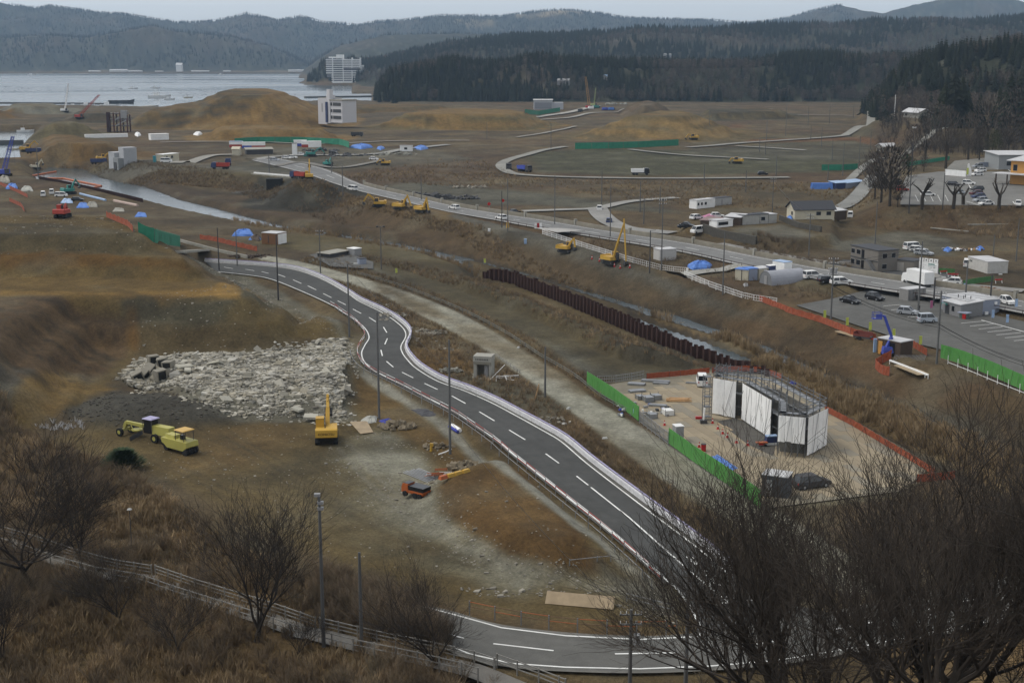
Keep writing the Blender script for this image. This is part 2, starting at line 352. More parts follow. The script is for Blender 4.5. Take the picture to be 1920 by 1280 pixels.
# ---- soil colours, laid down region by region
SCRUB = (.122, .092, .062); TAN = (.185, .135, .075); GRAVEL = (.150, .144, .122); OCHRE = (.20, .118, .042); DARK = (.062, .056, .042)
OLIVE = (.135, .105, .058); GREY = (.118, .110, .092); RED = (.20, .075, .028); PALE = (.33, .32, .27)
col = np.empty((_x.size, 3)); col[:] = SCRUB
n1 = fbm(_x, _y, 22, 4, 71); n2 = fbm(_x, _y, 7, 4, 72); n3 = fbm(_x, _y, 60, 3, 73)
def mixin(c, wgt):
    global col
    wgt = np.clip(wgt, 0, 1)[:, None]; col = col * (1 - wgt) + np.array(c) * wgt
mixin(TAN, .75 * ss(n1 * 1.5 + .25)); mixin((.14,.088,.055), .6 * ss(n3 * 2 + n2 * .6)); mixin(OLIVE, .6 * ss(n2 * 1.5 - .2))
def paint(pts, c, feather=3.0, amt=1.0, wob=3.0, mottle=.0, world=False):
    poly = pts if world else GG(pts)
    d = sdf_far(_x, _y, poly, feather + wob + 2) + n2 * wob
    wgt = amt * ss(.5 - d / (2 * feather)) * (1 - mottle * ss(n1 * 1.4 + n2 * .8 + .2))
    mixin(c, wgt)
# work floor in the lower left
paint([(90,830),(200,770),(330,790),(450,790),(650,780),(640,650),(700,700),(800,760),(960,860),(1060,950),(1250,1090),(1290,1180),(1000,1160),(860,1130),(700,1080),(560,1030),(430,960),(300,890)], (.165,.122,.062), 2, 1, 1.5)
paint([(610,830),(720,800),(800,850),(830,930),(900,1000),(1000,1040),(1150,1080),(1260,1100),(1270,1160),(1100,1120),(960,1100),(850,1050),(700,960),(620,900)], (.27,.265,.22), 3, .9, 4, .5)
paint([(560,840),(640,850),(690,930),(800,1010),(900,1070),(700,1040),(560,960),(430,900)], (.17,.145,.095), 4, .7, 4, .4)
paint([(380,800),(520,790),(560,830),(470,880),(330,880)], (.185,.125,.062), 4, .8, 4)
paint([(820,912),(870,888),(935,862),(1000,905),(1060,975),(1115,1030),(1145,1050),(1120,1080),(1040,1068),(950,1040),(880,1000),(830,960)], (.155,.092,.040), 1, 1, .8)
paint([(870,900),(935,868),(985,912),(1045,975),(1050,1000),(960,980),(900,940)], (.21,.13,.058), 2.5, .9, 2)
paint([(660,700),(700,700),(800,760),(900,850),(940,870),(860,890),(800,850),(730,800),(660,760)], (.18,.115,.05), 1.5, .9, 1.5, .2)
paint([(1110,1030),(1250,1100),(1285,1160),(1180,1120),(1120,1080)], GRAVEL, 1.5, .9, 1)
paint([(680,690),(760,740),(840,790),(960,880),(1100,990),(1240,1095),(1225,1098),(1080,990),(940,885),(820,800),(740,750),(670,700)], (.27,.265,.23), .7, .95, .5)
paint([(560,1040),(700,1095),(850,1140),(960,1160),(1180,1175),(1290,1185),(1200,1192),(1050,1186),(930,1172),(780,1130),(620,1080)], (.13,.075,.035), 1.0, .8, 1.0, .3)
paint([(110,760),(210,725),(330,740),(420,760),(480,790),(330,800),(180,800)], (.075,.072,.062), 2, .95, 2)
paint([(215,700),(330,660),(560,640),(650,635),(660,790),(500,790),(380,760),(260,730)], (.155,.15,.125), 1.5, .9, 2)
for (pts_, c_, a_) in (([(360,800),(450,840),(540,900),(640,950),(760,1010),(900,1060)], (.12,.095,.06), .5), ([(330,830),(420,880),(520,930),(650,985),(800,1040)], (.20,.155,.095), .5), ([(420,810),(520,870),(600,930),(720,985)], (.11,.09,.06), .45), ([(640,830),(700,900),(790,980),(930,1050),(1130,1105)], (.22,.21,.18), .4), ([(250,850),(350,885),(470,950),(600,1010)], (.11,.085,.055), .5)):
    q_ = GG(pts_)
    for o_ in (-.9, .9):
        d_ = linedist(_x, _y, [(p[0] + o_, p[1], 0) for p in q_], 4) + n2 * .25; mixin(c_, a_ * ss(1.2 - d_ / .55))
# the big fill
paint([(-400,404),(205,404),(262,432),(330,480),(470,550),(560,590),(650,640),(640,660),(520,660),(250,670),(180,740),(60,800),(-400,800)], (.158,.112,.052), 1, 1, 1.2)
paint([(-400,415),(120,420),(280,455),(320,478),(200,480),(-400,478)], (.115,.093,.058), 1, 0.95, 1.2, .3)
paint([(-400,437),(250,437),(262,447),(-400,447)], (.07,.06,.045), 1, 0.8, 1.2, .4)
paint([(-400,478),(200,476),(330,490),(350,503),(200,500),(-400,496)], (.15,.085,.03), 1, 1, 1.2, .2)
paint([(-400,505),(300,508),(455,545),(300,552),(-400,548)], (.19,.125,.05), 1, 0.9, 1.2, .3)
paint([(230,565),(430,555),(560,590),(480,610),(300,620),(240,610)], (.12,.11,.08), 1, 0.95, 1.2, .2)
paint([(240,610),(500,620),(620,620),(640,650),(420,665),(260,665)], (.13,.1,.062), 1, 0.9, 1.2, .2)
paint([(400,605),(530,580),(620,610),(520,625)], (.19,.14,.07), 1, 0.8, 1.2)
paint([(-400,560),(120,560),(235,600),(240,660),(150,720),(-100,760),(-400,760)], (.125,.082,.05), 1, 1, 1.2, .1)
paint([(-400,690),(60,690),(100,730),(0,760),(-400,780)], (.10,.092,.078), 1, 0.9, 1.2)
paint([(50,710),(120,695),(220,730),(150,740),(40,735)], (.22,.145,.06), 1, 1, 1.2)
paint([(40,745),(130,745),(100,780),(30,780)], (.20,.13,.055), 1, 0.9, 1.2)
paint([(335,470),(420,500),(520,545),(600,590),(660,640),(690,690),(660,700),(640,640),(560,590),(470,548),(400,515)], (.16,.15,.12), 1, 1, 1.2, .15)
paint([(255,547),(400,541),(466,541),(445,556),(360,560),(300,566)], (.33, .20, .065), .8, 1, .8)
paint([(-400,546),(120,546),(250,550),(250,557),(120,554),(-400,556)], (.25, .155, .055), .8, .9, .8)
paint([(240,575),(252,575),(262,650),(250,662),(240,640)], (.19, .105, .04), .8, .8, .6)
v_ = np.array(P(230, 680, 0)[:2]) - np.array(P(60, 590, 7)[:2]); v_ /= np.hypot(*v_); st_ = fbm((_x * -v_[1] + _y * v_[0]) / 1.1, (_x * v_[0] + _y * v_[1]) / 16, 1.0, 3, 95)
dm = sdf_far(_x, _y, GG([(-400,556),(120,556),(240,600),(250,665),(150,740),(-100,760),(-400,760)]), 6); mixin((.07,.055,.04), ss(-dm / 4) * ss(st_ * 2.2 + .1) * .75); mixin((.19,.125,.07), ss(-dm / 4) * ss(-st_ * 2.2 - .2) * .5)
# strips between the roads
paint(path_poly, PALE, .5, 1, .3, world=True)
paint(track_poly, (.128,.122,.098), 1.2, 1, .6, world=True)
paint([(640,470),(760,478),(900,500),(1000,548),(1180,620),(1340,680),(1300,700),(1150,700),(900,590),(700,500)], (.115,.092,.055), 2.5, .8, 2, .2)
paint([(870,522),(1000,560),(1180,640),(1260,672),(1200,660),(1000,590),(870,540)], (.078,.066,.046), 2, .8, 1.5)
paint([(1120,640),(1200,640),(1340,680),(1290,692),(1180,680)], (.07,.062,.048), 1.5, .9, 1.5)
paint([(900,512),(1000,545),(1130,598),(1240,650),(1200,640),(1000,565),(900,525)], TAN, 1.2, .7, 1.2, .3)
paint([(520,440),(720,455),(900,490),(900,510),(700,478),(560,470),(440,450)], (.135,.11,.06), 3, .85, 3, .2)
paint([(700,525),(840,590),(960,640),(1080,700),(1160,720),(1090,740),(960,680),(820,600),(720,550)], (.17,.115,.062), 2, .6, 3, .4)
paint([(770,650),(860,655),(890,690),(860,710),(790,690)], (.19,.115,.045), 1.2, .9, 1)
paint([(840,690),(960,720),(1060,760),(1050,800),(960,760),(850,725)], (.135,.125,.095), 1.2, .7, 1.5, .2)
paint([(1060,770),(1180,850),(1300,940),(1400,1010),(1380,1050),(1250,940),(1100,830),(1040,790)], (.14,.09,.045), 1.0, .6, 1.5, .4)
paint([(1110,800),(1250,850),(1400,950),(1600,1060),(1800,1080),(1700,1100),(1500,1060),(1300,940)], (.19,.17,.13), 1.5, .6, 2, .3)
paint([(1128,722),(1215,704),(1440,696),(1560,765),(1745,880),(1700,930),(1440,960),(1253,824),(1200,792)], (.21,.185,.135), .6, 1, .5)
paint([(1380,790),(1460,850),(1440,870),(1360,800)], (.085,.08,.068), .8, .9, .5)
# river banks, reeds
paint(REEDS, (.235,.165,.09), 2, 1, 1.5, .35, world=True)
paint(SHELF, (.12,.09,.055), 1.5, .9, 1.5, world=True)
paint(MARSH, (.17,.125,.07), 2, .9, 2, .5, world=True)
paint([(180,345),(400,400),(640,428),(860,470),(870,455),(640,410),(400,360),(180,318)], (.082,.060,.044), 3, .8, 2)
paint([(620,440),(860,480),(900,470),(860,455),(640,425)], (.042,.042,.03), 1.5, .85, 1.5)
paint([(1280,560),(1515,618),(1700,712),(1920,800),(1920,840),(1700,750),(1500,670),(1280,600)], (.10,.068,.045), 3, .7, 2)
# crest track
paint(emb, GREY, 1.5, .95, 1.5, world=True)
paint([(1280,560),(1515,618),(1616,668),(1700,712),(1920,800),(1920,850),(1700,762),(1500,680),(1280,604)], (.13,.085,.05), 2, .95, 2, .15)
paint([(840,412),(905,436),(1000,466),(1100,499),(1280,558),(1280,602),(1080,548),(980,516),(870,484),(740,456)], (.125,.088,.055), 2, .9, 2, .2)
paint([(430,326),(620,360),(800,402),(870,440),(860,478),(640,440),(420,390)], (.12,.084,.055), 3, .85, 3, .2)
paint([(620,352),(690,358),(850,398),(840,408),(700,392),(620,370)], (.185,.12,.055), 3, .9, 3)
paint([(540,336),(600,334),(660,352),(640,366),(500,362)], (.045,.044,.036), 2, 1, 1.5)
paint([(100,300),(420,318),(520,328),(520,338),(100,318)], (.14,.115,.07), 3, .8, 2)
# beyond
paint([(640,300),(900,290),(1280,300),(1620,330),(1620,345),(1280,335),(940,335),(640,350)], (.105,.066,.044), 6, .5, 6, .4)
paint([(640,352),(760,342),(1000,360),(1280,395),(1260,400),(1000,385),(850,385),(700,365)], (.115,.11,.088), 5, .95, 3)
paint([(980,290),(1100,278),(1280,282),(1620,300),(1610,322),(1200,330),(1000,322)], (.092,.09,.058), 6, .95, 5)
paint([(1280,280),(1600,262),(1650,265),(1620,300),(1300,300)], (.095,.09,.068), 6, .9, 6, .2)
paint([(1340,232),(1640,228),(1640,262),(1300,272)], (.12,.105,.07), 8, .8, 8, .3)
paint([(1180,262),(1390,232),(1400,244),(1260,250)], RED, 5, .5, 4)
paint([(1400,262),(1600,256),(1690,262),(1690,272),(1600,264),(1400,268)], RED, 3, .6, 3)
paint([(440,275),(640,275),(800,280),(900,300),(760,312),(560,320),(440,320)], (.135,.125,.10), 8, .85, 6, .3)
paint([(430,305),(640,302),(640,326),(520,322),(440,318)], (.06,.058,.045), 5, .6, 5, .3)
paint([(300,270),(440,262),(460,300),(380,312),(300,300)], (.12,.09,.06), 6, .7, 5)
MO = (.25, .16, .065)
for poly, c1, c2 in ((0, MO, OLIVE), (1, MO, OCHRE), (2, (.155,.1,.04), DARK), (3, MO, OCHRE), (4, MO, (.13,.11,.06)), (5, (.27,.18,.08), OLIVE),
                     (6, OLIVE, DARK), (7, (.15,.125,.075), (.13,.11,.065)), (8, (.17,.105,.045), SCRUB), (9, (.17,.16,.125), GRAVEL), (10, DARK, SCRUB), (11, OCHRE, SCRUB), (12, OLIVE, OCHRE), (14, (.04,.037,.03), (.04,.037,.03))):
    pw = PP(MOUNDS[poly][0], MOUNDS[poly][1]); top = MOUNDS[poly][2]; sl = MOUNDS[poly][3]; lim = top / sl + 14
    d = sdf_far(_x, _y, pw, lim)
    lay = (np.sin(_z * 1.1 + n1 * 2.5 + poly) * .5 + .5)
    a = ss((lim - 4 - d) / 6)
    mixin(c1, a); mixin(c2, a * .85 * ss(lay * 1.6 - .55 + n2 * .5)); mixin((.20,.12,.045), a * ss((6 - d) / 8) * .35 * ss(n1 * 2 + .4))
paint([(432,362),(488,330),(512,334),(506,352),(470,368)], (.05,.047,.038), .8, 1, .8)
# right side
paint([(1300,400),(1560,430),(1620,400),(1600,370),(1450,345),(1300,350)], (.13,.10,.062), 4, .6, 4, .3)
paint([(1370,430),(1470,420),(1540,455),(1400,450)], GRAVEL, 2, .8, 2)
paint([(1550,440),(1700,430),(1790,450),(1800,480),(1700,480),(1560,470)], (.125,.12,.10), 2, .9, 2, .1)
paint([(1480,530),(1600,505),(1900,560),(1900,580),(1700,545),(1560,560)], (.135,.12,.085), 2, .7, 2, .3)
paint([(1650,380),(1920,390),(1920,440),(1700,435),(1600,420),(1620,395)], (.115,.075,.046), 3, .8, 3, .2)
paint([(1640,230),(1760,260),(1760,285),(1690,300),(1640,300)], (.105,.07,.045), 3, .8, 3, .2)
# hillside in front
hd = -sdf_far(_x, _y, HILL, 130); mixin((.24,.16,.085), np.where(hd > 1, .8, 0) * ss(n2 * 1.6 + n1 + .25)); mixin((.11,.08,.055), np.where(hd > 1, .7, 0) * ss(-n2 * 1.8 - n1 * .6))
# wooded hills
FOREST = (.038, .042, .028)
wd = np.where((_y > 1430) & (_z > 3), 1.0, 0) ; wd = np.maximum(wd, np.where((_y > 800) & (_x > 250) & (_z > 17), 1.0, 0))
nf = fbm(_x, _y, 90, 4, 81); nf2 = fbm(_x, _y, 260, 4, 82); nf3 = fbm(_x, _y, 35, 4, 83)
mixin(FOREST, wd); mixin((.10,.078,.062), wd * ss(nf2 * 2.2 + nf * 1.2 - .1) * .9); mixin((.055,.05,.03), wd * ss(nf * 2 + nf3) * .5)
farh = np.where(_y > 3300, 1.0, 0); mixin((.085,.07,.052), farh * .55 * ss(nf2 * 2 + .2))
mixin((.025,.03,.02), farh * ss(nf3 * 2.4 + nf * .8 - .1) * .75)
# bare fields and cuttings on the far hills
mixin((.42,.33,.24), farh * .8 * (np.abs(960 + F * _x / (_y * ct) - 1030) < 65) * (np.abs(zray(26, 7200) - _z) < 26) * ss(nf * 3 + .6))
mixin((.34,.28,.20), farh * .7 * (np.abs(960 + F * _x / (_y * ct) - 890) < 38) * (np.abs(zray(45, 6800) - _z) < 22) * ss(nf * 3 + .9))
mixin((.34,.27,.19), .5 * ((_y > 4740) & (_y < 4860) & (_z > -1) & (_x > -1600) & (_x < -600)) * ss(fbm(_x, _y, 120, 2, 90) * 3 + .2))
mixin((.06,.05,.042), np.where((_z < -1.6), .8, 0))

n5 = fbm(_x, _y, 3.2, 4, 74); n6 = fbm(_x, _y, 13, 4, 75)
col *= (1 + .34 * n5 + .30 * n6)[:, None].clip(.45, 1.7); mixin((.19, .18, .145), .38 * ss(n6 * 2.2 - .35) * (hd < 0)); mixin((.06, .052, .04), .35 * ss(-n6 * 2.4 - .5) * (hd < 0))
sat_ = (col.max(1) - col.min(1)) / (col.max(1) + 1e-6); k_ = ss((.45 - sat_) / .35)[:, None]
col *= np.array([.60, .60, .52]) * (1 - k_) + np.array([.80, .80, .76]) * k_
nr, nc = GX.shape
idx = np.arange(nr * nc).reshape(nr, nc)
fq = np.stack([idx[:-1, :-1].ravel(), idx[1:, :-1].ravel(), idx[1:, 1:].ravel(), idx[:-1, 1:].ravel()], 1)
def mesh_np(name, V, Fq):
    me = bpy.data.meshes.new(name); V = np.asarray(V, np.float32); Fq = np.asarray(Fq, np.int32)
    me.vertices.add(len(V)); me.vertices.foreach_set('co', V.ravel())
    k = Fq.shape[1]; me.loops.add(Fq.size); me.loops.foreach_set('vertex_index', Fq.ravel())
    me.polygons.add(len(Fq)); me.polygons.foreach_set('loop_start', np.arange(0, Fq.size, k, dtype=np.int32))
    me.update(calc_edges=True); return me
def vcol(me, c):
    a = me.color_attributes.new('Col', 'FLOAT_COLOR', 'POINT')
    a.data.foreach_set('color', np.concatenate([c, np.ones((len(c), 1))], 1).astype(np.float32).ravel())
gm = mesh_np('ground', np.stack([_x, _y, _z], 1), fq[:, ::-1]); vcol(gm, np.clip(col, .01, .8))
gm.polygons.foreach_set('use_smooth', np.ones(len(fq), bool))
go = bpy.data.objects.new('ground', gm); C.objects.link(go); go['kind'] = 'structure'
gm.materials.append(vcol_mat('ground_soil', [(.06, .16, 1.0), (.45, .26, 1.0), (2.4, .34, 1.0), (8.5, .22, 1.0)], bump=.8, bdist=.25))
# water, one level sheet: the bay and the river
wm = bpy.data.meshes.new('water')
wm.from_pydata([(-5200, 90, Z_WATER), (2500, 90, Z_WATER), (2500, 5600, Z_WATER), (-5200, 5600, Z_WATER)], [], [(0, 1, 2, 3)])
wobj = bpy.data.objects.new('water', wm); C.objects.link(wobj); wobj['kind'] = 'structure'
m = bpy.data.materials.new('sea_water'); ns, ln = nodes_of(m); b = ns['Principled BSDF']
b.inputs['Base Color'].default_value = (.055, .075, .085, 1); b.inputs['Roughness'].default_value = .12; b.inputs['Specular IOR Level'].default_value = .5
gp = ns.new('ShaderNodeNewGeometry'); mp = ns.new('ShaderNodeMapping'); mp.inputs['Scale'].default_value = (.35, 1, 1); ln.new(gp.outputs['Position'], mp.inputs['Vector'])
n = ns.new('ShaderNodeTexNoise'); n.inputs['Scale'].default_value = .22; n.inputs['Detail'].default_value = 5; ln.new(mp.outputs[0], n.inputs['Vector'])
bp = ns.new('ShaderNodeBump'); bp.inputs['Strength'].default_value = .25; bp.inputs['Distance'].default_value = .6; ln.new(n.outputs['Fac'], bp.inputs['Height']); ln.new(bp.outputs[0], b.inputs['Normal'])
n_ = ns.new('ShaderNodeTexNoise'); n_.inputs['Scale'].default_value = .0035; n_.inputs['Detail'].default_value = 5; ln.new(mp.outputs[0], n_.inputs['Vector'])
mr = ns.new('ShaderNodeMapRange'); mr.inputs['From Min'].default_value = .4; mr.inputs['From Max'].default_value = .62; mr.inputs['To Min'].default_value = .12; mr.inputs['To Max'].default_value = .30
ln.new(n_.outputs['Fac'], mr.inputs['Value']); ln.new(mr.outputs[0], b.inputs['Roughness'])
wm.materials.append(m)
# haze: even air round everything
hm = bpy.data.meshes.new('haze'); bx_ = [(-12000, -400, -14), (12000, -400, -14), (12000, 13000, -14), (-12000, 13000, -14), (-12000, -400, 520), (12000, -400, 520), (12000, 13000, 520), (-12000, 13000, 520)]
hm.from_pydata(bx_, [], [(3, 2, 1, 0), (4, 5, 6, 7), (0, 1, 5, 4), (1, 2, 6, 5), (2, 3, 7, 6), (3, 0, 4, 7)])
ho = bpy.data.objects.new('haze', hm); C.objects.link(ho); ho['kind'] = 'stuff'
m = bpy.data.materials.new('haze_air'); m.use_nodes = True; ns, ln = m.node_tree.nodes, m.node_tree.links; ns.clear()
o_ = ns.new('ShaderNodeOutputMaterial'); pv = ns.new('ShaderNodeVolumePrincipled'); pv.inputs['Color'].default_value = (.52, .74, 1.0, 1); pv.inputs['Density'].default_value = 0.00007; pv.inputs['Anisotropy'].default_value = 0
ln.new(pv.outputs[0], o_.inputs['Volume']); hm.materials.append(m)
# ---------------------------------------------------------------- helpers for building things
class MB:
    """collects shapes, then links them as one mesh object"""
    def __init__(s): s.v = []; s.f = []; s.mi = []; s.m = 0; s.T = None
    def pv(s, p):
        if s.T is not None: p = s.T @ Vector(p)
        s.v.append(tuple(p)); return len(s.v) - 1
    def face(s, ids): s.f.append(tuple(ids)); s.mi.append(s.m)
    def poly(s, pts): s.face([s.pv(p) for p in pts])
    def box(s, x, y, z, sx, sy, sz, rz=0.0, bev=0.0):
        """centre x,y, bottom z"""
        c, n = math.cos(rz), math.sin(rz); i = []
        for dz in (0, sz):
            k = bev if dz else 0
            for dx, dy in ((-1, -1), (1, -1), (1, 1), (-1, 1)):
                a = dx * (sx / 2 - k); b = dy * (sy / 2 - k); i.append(s.pv((x + a * c - b * n, y + a * n + b * c, z + dz)))
        for q in ((3, 2, 1, 0), (4, 5, 6, 7), (0, 1, 5, 4), (1, 2, 6, 5), (2, 3, 7, 6), (3, 0, 4, 7)): s.face([i[k] for k in q])
        return s
    def bar(s, a, b, r, r2=None, n=4, cap=True, up=None):
        a = Vector(a); b = Vector(b); d = b - a
        if d.length < 1e-6: return s
        d.normalize(); u = Vector((0, 0, 1)) if abs(d.z) < .95 else Vector((1, 0, 0)); x = d.cross(u).normalized(); y = d.cross(x)
        r2 = r if r2 is None else r2; A = []; B = []
        for k in range(n):
            t = 2 * math.pi * (k + .5) / n; o = x * math.cos(t) + y * math.sin(t)
            A.append(s.pv(a + o * r)); B.append(s.pv(b + o * r2))
        for k in range(n): s.face((A[k], A[(k + 1) % n], B[(k + 1) % n], B[k]))
        if cap: s.face(A[::-1]); s.face(B)
        return s
    def path(s, pts, r, n=4):
        for a, b in zip(pts[:-1], pts[1:]): s.bar(a, b, r, n=n)
        return s
    def beam(s, a, b, w, h):
        """rectangular beam, w across, h tall"""
        a = Vector(a); b = Vector(b); d = (b - a).normalized(); x = d.cross(Vector((0, 0, 1)))
        x = x.normalized() if x.length > 1e-4 else Vector((1, 0, 0)); y = x.cross(d).normalized(); A = []; B = []
        for p, q in ((-1, -1), (1, -1), (1, 1), (-1, 1)):
            o = x * (p * w / 2) + y * (q * h / 2); A.append(s.pv(a + o)); B.append(s.pv(b + o))
        for k in range(4): s.face((A[k], A[(k + 1) % 4], B[(k + 1) % 4], B[k]))
        s.face(A[::-1]); s.face(B); return s
    def prism(s, prof, y0, y1, ax='y'):
        """profile of (a,z) pairs swept along y (or x)"""
        f = (lambda a, z, t: (a, t, z)) if ax == 'y' else ((lambda a, z, t: (t, a, z)) if ax == 'x' else (lambda a, z, t: (a, z, t)))
        A = [s.pv(f(a, z, y0)) for a, z in prof]; B = [s.pv(f(a, z, y1)) for a, z in prof]; n = len(prof)
        for k in range(n): s.face((A[k], A[(k + 1) % n], B[(k + 1) % n], B[k]))
        s.face(A[::-1]); s.face(B); return s
    def wheel(s, x, y, z, r, w, n=14):
        s.bar((x, y - w / 2, z), (x, y + w / 2, z), r, n=n); return s
    def mesh(s, name, mats):
        me = bpy.data.meshes.new(name); me.from_pydata(s.v, [], s.f)
        for m_ in (mats if isinstance(mats, (list, tuple)) else [mats]): me.materials.append(m_)
        if any(s.mi): me.polygons.foreach_set('material_index', s.mi)
        me.validate(); me.update()
        import bmesh
        bm = bmesh.new(); bm.from_mesh(me); bmesh.ops.recalc_face_normals(bm, faces=bm.faces); bm.to_mesh(me); bm.free()
        return me
    def build(s, name, mats, parent=None):
        o = bpy.data.objects.new(name, s.mesh(name, mats)); C.objects.link(o)
        if parent is not None: o.parent = parent
        return o
def tag(o, label=None, cat=None, group=None, kind=None):
    if label: o['label'] = label
    if cat: o['category'] = cat
    if group: o['group'] = group
    if kind: o['kind'] = kind
    return o
def thing(name, label, cat, loc=(0, 0, 0), rz=0.0, group=None, sc=1.0):
    o = bpy.data.objects.new(name, None); C.objects.link(o); o.location = loc; o.rotation_euler = (0, 0, rz)
    if sc != 1.0: o.scale = (sc, sc, sc)
    o.empty_display_size = .5; return tag(o, label, cat, group)
def dup(root, loc, rz, label, group=None, sc=None, mats=None):
    """a copy of a thing, its parts and their sub-parts; mats swaps materials"""
    r = root.copy(); C.objects.link(r); r.location = loc; r.rotation_euler = (0, 0, rz)
    if sc: r.scale = (sc, sc, sc)
    r['label'] = label
    if group: r['group'] = group
    elif 'group' in r.keys(): del r['group']
    def kids(a, b):
        for ch in a.children:
            c = ch.copy(); C.objects.link(c); c.parent = b; kids(ch, c)
    kids(root, r); return r
def recolour(root, old, new):
    """give a copied thing paint of its own (materials on the object, mesh still shared)"""
    def walk(o):
        if o.type == 'MESH':
            for sl in o.material_slots:
                if sl.material == old: sl.link = 'OBJECT'; sl.material = new
        for c in o.children: walk(c)
    walk(root)
def heading(px, py, dx, dy, z=None):
    """world yaw of an image direction at a pixel on level ground"""
    z = G(px, py)[2] if z is None else z
    a = P(px, py, z); b = P(px + dx, py + dy, z); return math.atan2(b[1] - a[1], b[0] - a[0])
def struct(name, mb, m, parent=None):
    o = mb.build(name, m, parent); o['kind'] = 'structure'; return o
def at(px, py, dz=0.0, z=None):
    g = G(px, py) if z is None else P(px, py, z); return Vector((g[0], g[1], g[2] + dz))
def along(pts, step):
    """points every step metres along a 3-D polyline, with the direction"""
    out = []; d0 = 0.0; carry = 0.0
    for a, b in zip(pts[:-1], pts[1:]):
        a = Vector(a); b = Vector(b); L = (b - a).length; t = carry
        while t < L: out.append((a + (b - a) * (t / L), (b - a).normalized())); t += step
        carry = t - L
    return out

# ---------------------------------------------------------------- asphalt, paint
def asphalt(name, c, patch=.25):
    m = vcol_mat(name, [(.07, .20, 1.0), (.5, .14, 1.0), (9.0, .14, 1.0)], rough=.85, bump=.15, bdist=.02); return m
M_asph = asphalt('asphalt', None)
M_paint = mat('road_paint', (.74, .75, .72), .7, .14, .8, dirt=.3)
def sheet(name, L, Rr, zoff, colf, mtl, n=8, kind='structure'):
    """surface between two polylines with a colour per vertex"""
    V = []; Cc = []
    for i, (a, b) in enumerate(zip(L, Rr)):
        for k in range(n + 1):
            t = k / n; p = np.array(a) * (1 - t) + np.array(b) * t; V.append((p[0], p[1], p[2] + zoff)); Cc.append(colf(t, i))
    W = n + 1
    Fq = [(i * W + k, i * W + k + 1, (i + 1) * W + k + 1, (i + 1) * W + k) for i in range(len(L) - 1) for k in range(n)]
    me = mesh_np(name, V, Fq); vcol(me, np.array(Cc)); me.materials.append(mtl)
    o = bpy.data.objects.new(name, me); C.objects.link(o)
    if kind: o['kind'] = kind
    return o
def lanecol(base, edge):
    def f(t, i):
        w_ = 1 + .10 * math.exp(-((t - .27) / .05) ** 2) + .10 * math.exp(-((t - .42) / .05) ** 2) + .08 * math.exp(-((t - .62) / .05) ** 2) + .08 * math.exp(-((t - .78) / .05) ** 2)
        e = max(0, 1 - min(t, 1 - t) / .07); return tuple(base[k] * w_ * (1 - e) + edge[k] * e for k in range(3))
    return f
WL, WR = widen(RL, RR, .55)
sheet('road', WL, WR, 0, lanecol((.062, .063, .060), (.13, .125, .11)), M_asph, 16)
jl = [P(a, b, ZR) for a, b in [(1255,1090),(1275,1110),(1293,1135),(1308,1165),(1305,1192)]]
jr = [P(a, b, ZR) for a, b in [(1372,1070),(1400,1095),(1440,1115),(1500,1135),(1570,1152)]]
sheet('road', jl, jr, .004, lambda t, i: (.068, .068, .065), M_asph, 8)
CT = catmull([P(a, b, ZR) for a, b in CROSS_TOP[3:]], 4); CB = catmull([P(a, b, ZR) for a, b in CROSS_BOT[3:]], 4)
CBx = [p + (p - q) / np.linalg.norm(p - q) * .8 for p, q in zip(CB, CT)]; CTx = [q + (q - p) / np.linalg.norm(p - q) * .6 for p, q in zip(CB, CT)]
sheet('road', CTx, CBx, .008, lanecol((.105, .104, .096), (.14, .135, .12)), M_asph, 12)
def strip(mb, pts, w_, zo):
    q = [Vector(p) for p in pts]
    for i in range(len(q) - 1):
        d0 = (q[min(i + 1, len(q) - 1)] - q[max(i - 1, 0)]); d1 = (q[min(i + 2, len(q) - 1)] - q[i])
        n0 = Vector((-d0.y, d0.x, 0)).normalized() * w_ / 2; n1_ = Vector((-d1.y, d1.x, 0)).normalized() * w_ / 2
        a, b = q[i], q[i + 1]; o = Vector((0, 0, zo)); mb.poly((a - n0 + o, b - n1_ + o, b + n1_ + o, a + n0 + o))
mk = MB()
strip(mk, RL, .2, .006); strip(mk, RR, .2, .006)
def C5(x, y): return (640 + x / 2.977, 400 + y / 2.977)
def C4(x, y): return (x / 2.977, 400 + y / 2.977)
DASH = [(C4(1250,300),C4(1300,308)),(C4(1370,312),C4(1420,320)),(C4(1460,325),C4(1500,335)),(C4(1545,338),C4(1592,355)),(C4(1636,371),C4(1682,391)),(C4(1718,404),C4(1765,427)),(C4(1804,447),C4(1850,470)),(C5(-20,488),C5(25,510)),
 (C5(65,534),C5(110,558)),(C5(155,580),C5(193,605)),(C5(235,634),C5(254,665)),(C5(257,697),C5(243,730)),(C5(221,762),C5(229,795)),(C5(252,825),C5(290,857)),
 (C5(339,886),C5(401,917)),(C5(464,948),C5(537,982)),(C5(617,1018),C5(693,1060)),(C5(770,1106),C5(855,1157)),(C5(937,1208),C5(1026,1262)),((1023,850),(1048,868)),((1081,892),(1103,909))]
for a, b in DASH: strip(mk, [P(*a, ZR), P(*b, ZR)], .2, .006)
strip(mk, [P(a, b, ZR) for a, b in [(1108,913),(1180,970),(1280,1058),(1343,1111),(1372,1132)]], .2, .006)
cl_ = CROSS_TOP
strip(mk, [P(a, b, ZR) for a, b in [(770,1130),(784,1134),(850,1151),(940,1176),(1060,1191),(1200,1198),(1300,1193)]], .2, .014)
strip(mk, [P(a, b, ZR) for a, b in [(1255,1090),(1278,1113),(1297,1142),(1310,1168),(1316,1184),(1308,1194)]], .2, .014)
strip(mk, [P(a, b, ZR) for a, b in [(830,1204),(880,1225),(960,1243),(1060,1250),(1200,1253),(1330,1248),(1450,1238),(1600,1214),(1800,1174),(1990,1140)]], .2, .014)
